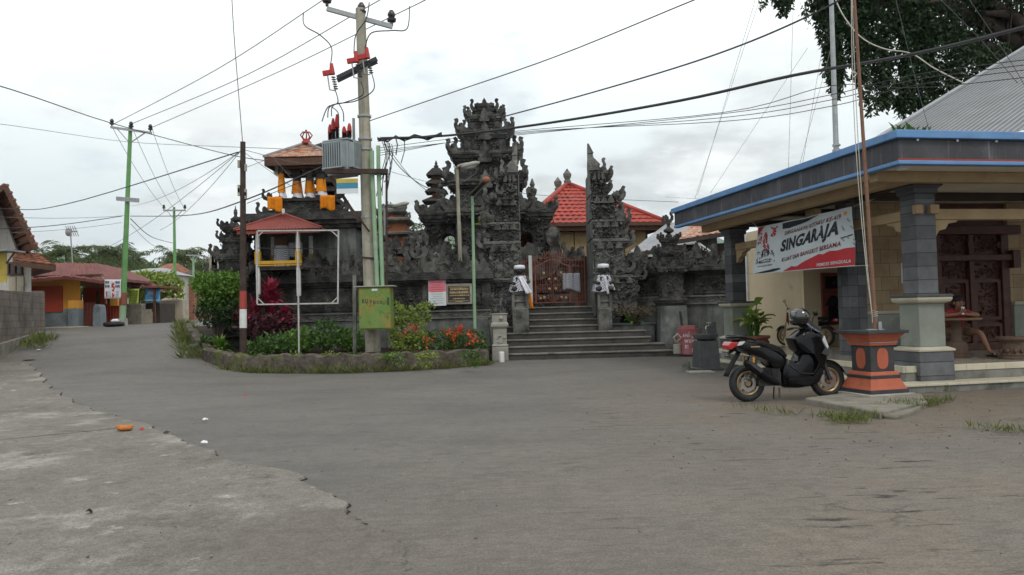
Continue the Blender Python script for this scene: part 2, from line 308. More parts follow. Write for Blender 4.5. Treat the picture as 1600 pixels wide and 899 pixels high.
M['leafyellow'] = leafmat('yellow green leaf', (.13,.20,.025), (.26,.33,.06))
M['leafpot'] = leafmat('variegated leaf', (.12,.22,.03), (.4,.46,.12))
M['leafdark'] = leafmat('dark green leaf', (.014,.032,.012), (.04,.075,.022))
M['banyan'] = leafmat('banyan leaf', (.012,.03,.012), (.035,.07,.022))
M['palmleaf'] = leafmat('palm leaf', (.035,.075,.02), (.13,.15,.05))
M['redleaf'] = leafmat('crimson leaf', (.16,.016,.03), (.42,.04,.09))
M['purpleleaf'] = leafmat('dull purple leaf', (.045,.012,.018), (.11,.03,.04))
M['flower'] = leafmat('red flower petal', (.55,.05,.02), (.7,.11,.04))
M['grass'] = leafmat('grass blade', (.06,.095,.02), (.19,.2,.06))
M['drygrass'] = leafmat('dry stems', (.10,.075,.05), (.18,.15,.09))
M['white_leaf'] = leafmat('pale blossom', (.5,.5,.4), (.65,.63,.55))
M['husk'] = mat('orange coconut husk', (.5,.2,.05), (.36,.13,.035), 14, .8, .5, 40)
M['litter'] = leafmat('dead leaf', (.035,.025,.018), (.09,.06,.035))
M['stoneseat'] = mat('carved brown stone stool', (.13,.085,.06), (.085,.055,.04), 4, .7, .5, 20)
M['tabletop'] = mat('brown table top', (.2,.12,.075), (.15,.09,.055), 3, .4, .1, 20)
M['speaker'] = mat('ivory horn speaker', (.62,.62,.58), (.5,.5,.46), 4, .5, .05, 20)
M['yellowwood'] = mat('yellow painted rail', (.55,.33,.04), (.45,.26,.03), 4, .6, .15, 30)
M['hill'] = mat('forested hillside', (.05,.085,.035), (.08,.11,.045), .004, .95, 0)
# ------------------------------------------------------------------ sky and light
w = bpy.data.worlds.new('World'); SC.world = w; w.use_nodes = True; nt = w.node_tree; N = nt.nodes
bg = N['Background']; bg.inputs[1].default_value = .1
SUN_EL, SUN_AZ = rad(52), rad(150)      # azimuth clockwise from +Y: behind the camera and to the right
sky = N.new('ShaderNodeTexSky'); sky.sky_type = 'NISHITA'; sky.sun_disc = False; sky.sun_elevation = SUN_EL; sky.sun_rotation = SUN_AZ; sky.air_density = 1.2; sky.dust_density = 2
tc = N.new('ShaderNodeTexCoord'); sp = N.new('ShaderNodeSeparateXYZ'); lk(nt, tc.outputs['Generated'], sp.inputs[0])
az = N.new('ShaderNodeMath'); az.operation = 'ABSOLUTE'; lk(nt, sp.outputs[2], az.inputs[0])
ad = N.new('ShaderNodeMath'); ad.inputs[1].default_value = .22; lk(nt, az.outputs[0], ad.inputs[0])
dv = N.new('ShaderNodeCombineXYZ')
for i in (0, 1):
    q = N.new('ShaderNodeMath'); q.operation = 'DIVIDE'; lk(nt, sp.outputs[i], q.inputs[0]); lk(nt, ad.outputs[0], q.inputs[1]); lk(nt, q.outputs[0], dv.inputs[i])
def nz(scale, detail, rough, off):
    mp = N.new('ShaderNodeMapping'); mp.inputs['Location'].default_value = off; lk(nt, dv.outputs[0], mp.inputs[0])
    n = N.new('ShaderNodeTexNoise'); n.inputs['Scale'].default_value = scale; n.inputs['Detail'].default_value = detail; n.inputs['Roughness'].default_value = rough; lk(nt, mp.outputs[0], n.inputs['Vector']); return n.outputs['Fac']
n1 = nz(1.5, 9, .55, (1.7, .35, 0)); n2 = nz(.8, 6, .5, (5.2, 2.2, 0)); n3 = nz(3.6, 8, .6, (.3, 4.4, 0))
def mrn(x, a, b_, c=0., d=1., st='SMOOTHSTEP'):
    q = N.new('ShaderNodeMapRange'); q.interpolation_type = st; q.inputs[1].default_value = a; q.inputs[2].default_value = b_; q.inputs[3].default_value = c; q.inputs[4].default_value = d; lk(nt, x, q.inputs[0]); return q.outputs[0]
def mth(op, x, y):
    q = N.new('ShaderNodeMath'); q.operation = op
    for i, v_ in enumerate((x, y)):
        if isinstance(v_, float): q.inputs[i].default_value = v_
        else: lk(nt, v_, q.inputs[i])
    return q.outputs[0]
def ramp(x, els):
    r_ = N.new('ShaderNodeValToRGB'); e = r_.color_ramp; lk(nt, x, r_.inputs[0])
    e.elements[0].position, e.elements[0].color = els[0][0], (*els[0][1], 1); e.elements[1].position, e.elements[1].color = els[-1][0], (*els[-1][1], 1)
    for p, c in els[1:-1]: q = e.elements.new(p); q.color = (*c, 1)
    return r_.outputs[0]
# overcast veil, brighter overhead, with grey heaps of cloud low down
veil = ramp(sp.outputs[2], [(0, (.46,.53,.58)), (.07, (.56,.625,.66)), (.15, (.66,.725,.745)), (.25, (.80,.86,.865)), (.36, (.93,.97,.965)), (.6, (.9,.93,.93))])
heap = ramp(mth('MULTIPLY_ADD', n3, .5) if False else n3, [(.3, (.42,.455,.475)), (.5, (.56,.585,.59)), (.66, (.86,.88,.88))])
msk = mth('MULTIPLY', mrn(n1, .47, .60), mrn(sp.outputs[2], .38, .18)); msk = mth('MULTIPLY', msk, .85)
m1 = N.new('ShaderNodeMix'); m1.data_type = 'RGBA'; lk(nt, msk, m1.inputs[0]); lk(nt, veil, m1.inputs[6]); lk(nt, heap, m1.inputs[7])
wm = mth('MULTIPLY', mrn(n2, .5, .62), .5); m2 = N.new('ShaderNodeMix'); m2.data_type = 'RGBA'; lk(nt, wm, m2.inputs[0]); lk(nt, m1.outputs[2], m2.inputs[6]); m2.inputs[7].default_value = (.9,.915,.91,1)
cs = N.new('ShaderNodeVectorMath'); cs.operation = 'SCALE'; cs.inputs['Scale'].default_value = 12.9; lk(nt, m2.outputs[2], cs.inputs[0])
gm = mth('MULTIPLY', mrn(n1, .42, .30), .3)
mx = N.new('ShaderNodeMix'); mx.data_type = 'RGBA'; lk(nt, gm, mx.inputs[0]); lk(nt, cs.outputs[0], mx.inputs[6]); lk(nt, sky.outputs[0], mx.inputs[7])
lk(nt, mx.outputs[2], bg.inputs[0])
sl = bpy.data.lights.new('sun', 'SUN'); sl.energy = 1.1; sl.angle = rad(16); sl.color = (1, .95, .88)
so = bpy.data.objects.new('sun', sl); COL.objects.link(so)
so.rotation_euler = V((math.sin(SUN_AZ)*math.cos(SUN_EL), math.cos(SUN_AZ)*math.cos(SUN_EL), math.sin(SUN_EL))).to_track_quat('Z', 'Y').to_euler()
SC.view_settings.view_transform = 'Standard'; SC.view_settings.look = 'None'; SC.view_settings.exposure = 0; SC.view_settings.gamma = 1
SC.render.engine = 'CYCLES'; SC.cycles.max_bounces = 6; SC.cycles.diffuse_bounces = 4; SC.cycles.glossy_bounces = 3; SC.cycles.transparent_max_bounces = 6
SC.cycles.use_denoising = True; SC.cycles.use_adaptive_sampling = True; SC.cycles.adaptive_threshold = .02
# ------------------------------------------------------------------ ground
def groundmat():
    m = bpy.data.materials.new('worn asphalt'); m.use_nodes = True; nt = m.node_tree; N = nt.nodes; b = N['Principled BSDF']
    tc = N.new('ShaderNodeTexCoord'); src = tc.outputs['Object']
    def noise(s, d=6, r=.6, sc=(1,1,1), dist=0):
        mp = N.new('ShaderNodeMapping'); mp.inputs['Scale'].default_value = sc; lk(nt, src, mp.inputs[0])
        n = N.new('ShaderNodeTexNoise'); n.inputs['Scale'].default_value = s; n.inputs['Detail'].default_value = d; n.inputs['Roughness'].default_value = r; n.inputs['Distortion'].default_value = dist; lk(nt, mp.outputs[0], n.inputs['Vector']); return n.outputs['Fac']
    def mr(x, a, b_, c=0., d=1.):
        q = N.new('ShaderNodeMapRange'); q.inputs[1].default_value = a; q.inputs[2].default_value = b_; q.inputs[3].default_value = c; q.inputs[4].default_value = d; lk(nt, x, q.inputs[0]); return q.outputs[0]
    def mul(a, b_):
        q = N.new('ShaderNodeMath'); q.operation = 'MULTIPLY'; lk(nt, a, q.inputs[0]); lk(nt, b_, q.inputs[1]); return q.outputs[0]
    def mix(f, a, b_):
        q = N.new('ShaderNodeMix'); q.data_type = 'RGBA'
        lk(nt, f, q.inputs[0])
        for k, c in ((6, a), (7, b_)):
            if isinstance(c, tuple): q.inputs[k].default_value = (*c, 1)
            else: lk(nt, c, q.inputs[k])
        return q.outputs[2]
    sp = N.new('ShaderNodeSeparateXYZ'); lk(nt, src, sp.inputs[0])
    base = mix(mr(noise(.35, 7, .65, (1,1.3,1)), .35, .68), (.112,.105,.097), (.165,.153,.137))
    base = mix(mr(noise(1.7, 6, .7, (.35,1,1)), .5, .75, 0, .6), base, (.072,.069,.066))          # wheel-worn dark streaks
    base = mix(mr(noise(.9, 8, .7, (.5,1.2,1), .6), .58, .72, 0, .55), base, (.185,.168,.145))      # dusty patches
    # brown earth washed over the tarmac beside the pavilion
    dm = mul(mul(mr(sp.outputs[0], .3, 4.5), mr(sp.outputs[1], 8.2, 10.6)), mr(sp.outputs[1], 19, 12.5))
    dm = mul(dm, mr(noise(.8, 7, .7), .32, .58))
    base = mix(dm, base, mix(noise(3, 6), (.12,.088,.062), (.21,.165,.115)))
    wm = mul(mr(sp.outputs[1], 11, 5), mr(sp.outputs[0], -2.5, 3)); base = mix(mul(wm, mr(noise(.7, 7, .7), .3, .6, .2, .9)), base, (.19,.158,.124))      # dust trodden over the near side
    # far and roadside ground turns to earth and grass
    fm = mr(sp.outputs[1], 62, 75); base = mix(fm, base, (.07,.09,.035))
    # hairline cracks and oil marks
    vo = N.new('ShaderNodeTexVoronoi'); vo.feature = 'DISTANCE_TO_EDGE'; vo.inputs['Scale'].default_value = .42
    dn = N.new('ShaderNodeTexNoise'); dn.inputs['Scale'].default_value = 1.3; dn.inputs['Detail'].default_value = 6; lk(nt, src, dn.inputs['Vector'])
    av = N.new('ShaderNodeVectorMath'); av.operation = 'MULTIPLY_ADD'; av.inputs[1].default_value = (1.6,1.6,0); lk(nt, dn.outputs['Color'], av.inputs[0]); lk(nt, src, av.inputs[2]); lk(nt, av.outputs[0], vo.inputs['Vector'])
    ck = mul(mr(vo.outputs['Distance'], .009, .002, 0, .6), mr(noise(.55, 3), .56, .64)); base = mix(ck, base, (.045,.042,.04))
    ol = mr(noise(2.3, 4, .5, (.4,1.6,1)), .70, .76, 0, .75); base = mix(ol, base, (.055,.05,.046))
    base = mix(mr(noise(8, 9, .8, (.6,1.2,1)), .42, .66, 0, .7), base, (.08,.072,.064))             # grit
    base = mix(mr(noise(14, 8, .8, (.7,1.1,1)), .56, .68, 0, .7), base, (.235,.21,.18))
    db = mul(mr(noise(5.2, 9, .72, (.22,1.1,1)), .575, .63), mr(noise(.5, 3), .44, .52)); db = mul(db, mr(sp.outputs[0], -1.5, 2.5)); base = mix(db, base, (.036,.03,.025))   # washed-up debris lines
    spk = N.new('ShaderNodeVectorMath'); spk.operation = 'SCALE'; lk(nt, base, spk.inputs[0]); lk(nt, mr(noise(55, 5, .8), .34, .66, .62, 1.4), spk.inputs['Scale'])
    lk(nt, spk.outputs[0], b.inputs['Base Color']); b.inputs['Roughness'].default_value = .78; b.inputs['Specular IOR Level'].default_value = .3
    bp = N.new('ShaderNodeBump'); bp.inputs['Strength'].default_value = .55; bp.inputs['Distance'].default_value = .012
    hh = N.new('ShaderNodeMath'); hh.operation = 'MULTIPLY_ADD'; lk(nt, noise(45, 5, .7), hh.inputs[0]); hh.inputs[1].default_value = .6; lk(nt, noise(5, 5), hh.inputs[2]); lk(nt, hh.outputs[0], bp.inputs['Height']); lk(nt, bp.outputs[0], b.inputs['Normal'])
    return m
def apronmat():
    return mat('old concrete apron', (.19,.178,.155), (.145,.135,.117), .7, .85, .5, 40, .2,
        stain=[((.29,.275,.245), .9, .54, .68), ((.095,.086,.074), 1.7, .57, .7), ((.33,.315,.285), 3.1, .6, .69), ((.08,.072,.062), 9, .6, .72), ((.3,.28,.25), 12, .64, .72)], fine=.3)
xs = [-4000,-1500,-600,-250,-120,-70,-45] + [x * .5 for x in range(-60, 61)] + [45,70,120,250,600,1500,4000]
ys = [-30,-12,-6] + [y * .5 for y in range(-6, 141)] + [80,95,120,160,220,320,500,900,1600,2600,4000]
g = MB(); vs = [(x, y, terr(x, y) + (R.uniform(-.006, .006) if abs(x) < 31 and y < 70 else 0)) for y in ys for x in xs]
n = len(xs); g.add(vs, [(j*n+i, j*n+i+1, (j+1)*n+i+1, (j+1)*n+i) for j in range(len(ys)-1) for i in range(n-1)])
tag(g.build('ground', groundmat(), smooth=True), kind='structure')
# concrete apron, lower left, with a broken edge
bnd = [G(*p) for p in [(44,568),(60,584),(78,606),(104,624),(140,641),(185,654),(235,668),(262,682),(300,697),(340,716),(395,731),(440,740),(468,744),(482,757),(500,771),(545,800),(590,835),(640,880),(690,930),(740,1000),(800,1150)]]
def edge_x(y):
    for a, b in zip(bnd, bnd[1:]):
        if b.y <= y <= a.y: return a.x + (b.x - a.x) * (a.y - y) / max(1e-6, a.y - b.y)
    return bnd[-1].x if y < bnd[-1].y else bnd[0].x
ap = MB(); rows = []; y = bnd[0].y
while y > 1.2:
    xb = edge_x(y) + R.uniform(-.035, .035) + .06 * math.sin(y * 5.1); rows.append((y, xb)); y -= .05 + .012 * max(0, y - 5)
vs = []; K = 30
for y, xb in rows:
    for k in range(K):
        x = -34 + (xb + 34) * (1 - (1 - k / (K - 2)) ** 3) if k < K - 1 else xb + .012
        vs.append((x, y, terr(x, y) + (.005 + .023 * sst(4.4, 5.6, y) if k < K - 1 else -.02)))
ap.add(vs, [(j*K+i, (j+1)*K+i, (j+1)*K+i+1, j*K+i+1) for j in range(len(rows)-1) for i in range(K-1)])
ao = ap.build('concrete_apron', apronmat(), smooth=True); tag(ao, kind='structure')
# the slab is ground down to the road colour along its nearer edge
at_ = ao.data.attributes.new('wear', 'FLOAT', 'POINT')
at_.data.foreach_set('value', [max(0, 1 - max(0, edge_x(v[1]) - v[0]) / 1.6) * sst(6.6, 5.4, v[1]) for v in ap.v])
nt = ao.data.materials[0].node_tree; N = nt.nodes; pb = N['Principled BSDF']; old = pb.inputs['Base Color'].links[0].from_socket
a_ = N.new('ShaderNodeAttribute'); a_.attribute_name = 'wear'; nn_ = N.new('ShaderNodeTexNoise'); nn_.inputs['Scale'].default_value = 2.2; nn_.inputs['Detail'].default_value = 7; tcc = N.new('ShaderNodeTexCoord'); lk(nt, tcc.outputs['Object'], nn_.inputs['Vector'])
ma = N.new('ShaderNodeMath'); ma.operation = 'MULTIPLY_ADD'; ma.inputs[1].default_value = 1.5; lk(nt, a_.outputs['Fac'], ma.inputs[0]); lk(nt, nn_.outputs['Fac'], ma.inputs[2])
mr_ = N.new('ShaderNodeMapRange'); mr_.inputs[1].default_value = .62; mr_.inputs[2].default_value = 1.3; mr_.inputs[4].default_value = .9; lk(nt, ma.outputs[0], mr_.inputs[0])
mq = N.new('ShaderNodeMix'); mq.data_type = 'RGBA'; lk(nt, mr_.outputs[0], mq.inputs[0]); lk(nt, old, mq.inputs[6]); mq.inputs[7].default_value = (.135,.122,.107,1); gn = N.new('ShaderNodeTexNoise'); gn.inputs['Scale'].default_value = 50; gn.inputs['Detail'].default_value = 5; gn.inputs['Roughness'].default_value = .8; lk(nt, tcc.outputs['Object'], gn.inputs['Vector'])
gr = N.new('ShaderNodeMapRange'); gr.inputs[1].default_value = .34; gr.inputs[2].default_value = .66; gr.inputs[3].default_value = .68; gr.inputs[4].default_value = 1.32; lk(nt, gn.outputs['Fac'], gr.inputs[0])
g8 = N.new('ShaderNodeTexNoise'); g8.inputs['Scale'].default_value = 7; g8.inputs['Detail'].default_value = 8; g8.inputs['Roughness'].default_value = .75; lk(nt, tcc.outputs['Object'], g8.inputs['Vector'])
g9 = N.new('ShaderNodeMapRange'); g9.inputs[1].default_value = .36; g9.inputs[2].default_value = .66; g9.inputs[3].default_value = 1.12; g9.inputs[4].default_value = .8; lk(nt, g8.outputs['Fac'], g9.inputs[0])
gm_ = N.new('ShaderNodeMath'); gm_.operation = 'MULTIPLY'; lk(nt, gr.outputs[0], gm_.inputs[0]); lk(nt, g9.outputs[0], gm_.inputs[1])
gs = N.new('ShaderNodeVectorMath'); gs.operation = 'SCALE'; lk(nt, mq.outputs[2], gs.inputs[0]); lk(nt, gm_.outputs[0], gs.inputs['Scale']); lk(nt, gs.outputs[0], pb.inputs['Base Color'])
b = MB(); q = [(y, x, .006 + .035 * max(0, math.sin(y * 3.7) * math.sin(y * 1.3 + 1)) + R.uniform(0, .012)) for y, x in rows if y > 5.7]
b.add([(x + .002, y, terr(x, y) + .006) for y, x, w_ in q] + [(x + .014 + w_, y, terr(x, y) + .006) for y, x, w_ in q], [(i, i+1, len(q)+i+1, len(q)+i) for i in range(len(q)-1)])
tag(b.build('gutter_dirt', M['soil']), kind='structure')
# dirty joint between two apron slabs
jt = MB(); a = G(0, 691); b = G(190, 672)
pts = [a.lerp(b, t / 40) + V((0, R.uniform(-.03, .03), 0)) for t in range(41)]
jt.add([p + V((0, -.02 - R.uniform(0,.02), .0)) + V((0,0,.034)) for p in pts] + [p + V((0, .0 + R.uniform(0,.035), .034)) for p in pts], [(i, i+1, 42+i, 41+i) for i in range(40)])
tag(jt.build('slab_joint', M['riser']), kind='structure')
# hills far behind
h = MB(); hp = []
for i in range(81):
    x = -2600 + i * 65
    t = 285 + 60 * math.sin(i * .21 + 1) + 34 * math.sin(i * .53) + 14 * math.sin(i * 1.7)
    hp.append((x, t))
NR = 10
vs = []
for j in range(NR + 1):
    f = j / NR
    for i, (x, t) in enumerate(hp): vs.append((x, 2300 + 900 * f, -5 + t * math.sin(f * math.pi / 2) + (12 * math.sin(i * 2.3 + j * 1.9) if 0 < j else 0)))
h.add(vs, [(j*81+i, j*81+i+1, (j+1)*81+i+1, (j+1)*81+i) for j in range(NR) for i in range(80)])
tag(h.build('hills', M['hill'], smooth=True), kind='structure')
# ------------------------------------------------------------------ carved ornament
FLAME = [(0,0),(.5,-.02),(.82,.1),(1.0,.38),(1.02,.66),(.9,.92),(1.0,1.12),(.8,1.2),(.66,1.04),(.68,.84),(.78,.7),(.74,.5),(.58,.36),(.46,.42),(.5,.62),(.42,.8),(.26,.84),(.16,.72),(.02,.78),(-.06,.4)]
LEAF = [(-.5,0),(-.56,.28),(-.38,.36),(-.48,.6),(-.26,.64),(-.22,.9),(0,1.25),(.2,.92),(.3,.66),(.48,.6),(.4,.34),(.56,.26),(.5,0)]
SPIKE = [(-.3,0),(-.34,.2),(-.16,.3),(-.22,.5),(-.08,.62),(0,1.1),(.1,.64),(.22,.5),(.15,.3),(.33,.2),(.3,0)]
X_, Y_, Z_ = V((1,0,0)), V((0,1,0)), V((0,0,1))
def antefix(mb, p, d, s, th=None, shape=FLAME, sc=1.):
    d = V(d).normalized(); mb.prism([(a * s * sc, b * s) for a, b in shape], p, d, Z_, th or s * .3)
def chip(mb, c, n, ux, uz, s):
    k = R.random(); ang = R.uniform(0, 6.28); a = ux * math.cos(ang) + uz * math.sin(ang); b = n.cross(a)
    if k < .62:                                    # petal boss
        l, w_, h_ = s * R.uniform(.7, 1.3), s * R.uniform(.4, .7), s * R.uniform(.5, 1.1)
        base = [c + a * (math.cos(t) * l * .5) + b * (math.sin(t) * w_ * .5) for t in (0, 1.05, 2.1, 3.14, 4.2, 5.24)]
        mid = [c + (p - c) * .72 + n * h_ * .34 for p in base]
        mb.add(base + mid + [c + n * h_ * .5 + a * l * .12], [(i, (i+1) % 6, 6 + (i+1) % 6, 6 + i) for i in range(6)] + [(6+i, 6 + (i+1) % 6, 12) for i in range(6)])
    else:                                          # scroll
        r0 = s * R.uniform(.45, .7); tt = R.uniform(3.5, 5.5); pts = []
        for i in range(7):
            t = i / 6; r = r0 * (1 - .72 * t); pts.append(c + n * (s * .12 + s * .25 * t) + a * (r * math.cos(tt * t)) + b * (r * math.sin(tt * t)))
        mb.tube(pts, [s * .16 * (1 - .3 * i / 6) for i in range(7)], 4)
def relief(mb, o, ux, uz, w_, h_, n, s):
    o = V(o); ux = V(ux); uz = V(uz); nr = ux.cross(uz).normalized()
    for i in range(n):
        chip(mb, o + ux * (w_ * R.random()) + uz * (h_ * R.random()), nr, ux, uz, s * R.uniform(.6, 1.35))
def block_relief(mb, cx, cy, hx, hy, z0, z1, dens, s, back=False):
    h_ = z1 - z0; dens *= 1.7; s *= .8
    relief(mb, (cx-hx, cy-hy, z0), X_, Z_, 2*hx, h_, int(2*hx*h_*dens), s)
    relief(mb, (cx-hx, cy+hy, z0), -Y_, Z_, 2*hy, h_, int(2*hy*h_*dens*.6), s)
    relief(mb, (cx+hx, cy-hy, z0), Y_, Z_, 2*hy, h_, int(2*hy*h_*dens*.6), s)
CORN = [(0,.80),(.16,.84),(.18,.90),(.36,.92),(.40,1.0),(.62,1.03),(.66,1.06),(.80,1.06),(.84,.97),(1,.90)]
def cornice(mb, cx, cy, hx, hy, z0, z1):
    mb.stack(cx, cy, [(hx - (1-f) * min(hx, hy), hy - (1-f) * min(hx, hy), z0 + (z1-z0) * t) for t, f in CORN])
def roof_orn(mb, cx, cy, hx, hy, z, s, dens=1.):
    """corner horns and a row of small leaves on a cornice"""
    for sx in (-1, 1):
        for sy in (-1, 1): antefix(mb, (cx + sx*(hx - s*.35), cy + sy*(hy - s*.35), z - s*.2), (sx, sy*.8, 0), s)
        antefix(mb, (cx + sx*(hx - s*.4), cy, z - s*.2), (sx, 0, 0), s * .95)
        antefix(mb, (cx + sx*(hx - s*.4), cy - hy*.5, z - s*.25), (sx, -.15, 0), s * .7)
    antefix(mb, (cx, cy - hy * .98, z - s*.25), (1, 0, 0), s * .8, shape=LEAF)
    k = max(2, int(2*hx / (s * .62)))
    for i in range(k):
        x = cx - hx + 2*hx*(i + .5)/k; antefix(mb, (x, cy - hy * 1.0, z - s*.55), (1, 0, 0), s * R.uniform(.32, .5), shape=R.choice((LEAF, SPIKE)))
ST, SL, SV = M['stone'], M['stone_grey'], M['stone_carv']
# ------------------------------------------------------------------ tall temple gate tower behind the court
DK = 31.0; kc = P(761, 330, DK)
def kz(py): return P(760, py, DK).z
kori = thing('temple_gate_tower', 'tall black carved stone gate tower with stacked crowns, highest thing in the temple', 'temple gate', (kc.x, DK, 0))
pm = DK / FPX
bd = MB(); bd.stack(0, 0, [(1.75,1.3,-.1),(1.75,1.3,1.4),(1.62,1.2,1.45),(1.62,1.2,1.7),(1.4,1.05,1.75),(1.4,1.05,kz(440))])
orn = MB(); block_relief(orn, 0, 0, 1.4, 1.05, 1.5, kz(440), 40, .16)
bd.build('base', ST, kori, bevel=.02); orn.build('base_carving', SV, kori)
tiers = [(440,352,330,46,60,.52),(330,302,286,45,56,.46),(286,262,242,37,50,.46),(242,226,208,30,38,.42),(208,196,183,21,26,.34)]
for i, (b0, t0, t1, hw, cw, s) in enumerate(tiers):
    z0, z1, z2 = kz(b0), kz(t0), kz(t1); hx = hw*pm; cx = cw*pm
    b = MB(); b.box(-hx, hx, -hx*.8, hx*.8, z0, z1 + .02)
    if i == 0:
        b.box(-hx*.42, hx*.42, -hx*.8-.3, -hx*.7, z0, z1 - .3); b.box(-hx*.3, hx*.3, -hx*.8-.33, -hx*.7, z0, z1 - .6)
    for sx in (-1, 1): b.box(sx*hx*.9-.12, sx*hx*.9+.12, -hx*.8-.09, -hx*.6, z0, z1)
    cornice(b, 0, 0, cx, cx*.8, z1, z2)
    t = b.build('tier', ST, kori, bevel=.015)
    o = MB(); block_relief(o, 0, 0, hx, hx*.8, z0, z1, 46, .17); block_relief(o, 0, 0, cx*.98, cx*.78, z1 + (z2-z1)*.1, z2 - .05, 26, .13)
    roof_orn(o, 0, 0, cx, cx*.8, z2, s)
    antefix(o, (0, -cx*.8, z1 + .02), (1,0,0), s*1.1, shape=LEAF, th=.16)      # guardian face over each tier
    for sx in (-1, 1):                                                            # big outer volutes
        antefix(o, (sx*(hx - .05), -hx*.5, z0 + .0), (sx, 0, 0), (z2 - z0) * .62, th=.2)
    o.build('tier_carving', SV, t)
zc0, zc1 = kz(183), kz(162)
c = MB(); c.stack(0, 0, [(.36,.3,zc0),(.36,.3,zc0+.12),(.26,.22,zc0+.16),(.3,.25,zc0+.34),(.4,.3,zc0+.38),(.4,.3,zc0+.48),(.2,.16,zc1-.02)])
for sx in (-1, 1): antefix(c, (sx*.16, -.1, zc0 + .2), (sx, -.2, 0), .42); antefix(c, (sx*.3, 0, zc0 - .1), (sx, 0, 0), .45)
antefix(c, (0, -.2, zc0 + .3), (1,0,0), .34, shape=LEAF); block_relief(c, 0, 0, .3, .26, zc0, zc1 - .1, 70, .13)
c.build('crown', ST, kori)
for sx in (-1, 1):                                                                # side wings with an arched opening
    zb, zl, zt = 0, kz(352), kz(331); w = MB()
    xi, xa, xb_, xo = 46*pm, 50*pm, 71*pm, 96*pm
    w.box(min(sx*xb_, sx*xo), max(sx*xb_, sx*xo), -.5, .5, 0, zl); w.box(min(sx*(xi-.25), sx*xa), max(sx*(xi-.25), sx*xa), -.5, .5, 0, zl)
    zo = kz(378)
    ar = [(xa, zl), (xa, zo)] + [(xa + (xb_-xa)*(.5 - .5*math.cos(math.pi*k/8)), zo + .32*math.sin(math.pi*k/8)) for k in range(1, 8)] + [(xb_, zo), (xb_, zl)]
    w.prism([(sx*a, b) for a, b in ar][::(1 if sx > 0 else -1)], (0,0,0), X_, Z_, .96)
    cxw = sx*(xa + xo)/2 - sx*.1; cornice(w, cxw, 0, (xo - xa)/2 + .28, .75, zl, zt); w.stack(cxw, 0, [((xo-xa)/2+.1,.55,zt-.02),((xo-xa)/2-.1,.4,zt+.25),((xo-xa)/2-.5,.25,zt+.45)])
    wo = w.build('side_wing', ST, kori, bevel=.015)
    o = MB(); relief(o, (min(sx*xb_, sx*xo), -.5, 1.5), X_, Z_, xo-xb_, zl-1.5, 90, .18); block_relief(o, cxw, 0, (xo-xa)/2+.25, .72, zl, zt, 22, .14); roof_orn(o, cxw, 0, (xo-xa)/2+.25, .7, zt, .42)
    relief(o, (min(sx*xa, sx*xo), -.49, zo+.35), X_, Z_, xo-xa, zl-zo-.35, 40, .16)
    for q, (dx, zz, ss) in enumerate([(xo, zl-.9, .55), (xo+.1, zl-1.6, .7), (xo+.25, zl-2.3, .7), (xo, zt-.1, .5)]): antefix(o, (sx*(dx-.1), -.3, zz), (sx, 0, 0), ss, th=.2)
    o.lathe(sx*(xo-.62), 0, [(.16,zt+.3),(.2,zt+.5),(.1,zt+.56),(.17,zt+.72),(.19,zt+.85),(.07,zt+.95),(.11,zt+1.05),(.02,zt+1.3)], 8)
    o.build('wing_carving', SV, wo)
f = MB(); f.ball((0,0,0), .01)
for i in range(46):                                                               # fern tuft growing on the carving
    a = R.uniform(-1.2, 1.2); l = R.uniform(.25, .6); p = V((R.uniform(-.45,.45), 0, R.uniform(-.05,.1))); q = p + V((math.sin(a)*l, -R.uniform(.1,.35), math.cos(a)*l*.5 - .12))
    f.add([p, (p+q)/2 + V((.03,-.05,.05)), q, (p+q)/2 + V((-.03,-.05,-.02))], [(0,1,2,3)])
fo = f.build('fern', M['leafyellow']); fo.location = P(772, 350, 26.6); tag(fo, 'small fern tuft rooted in the carved gate above head height', 'fern')
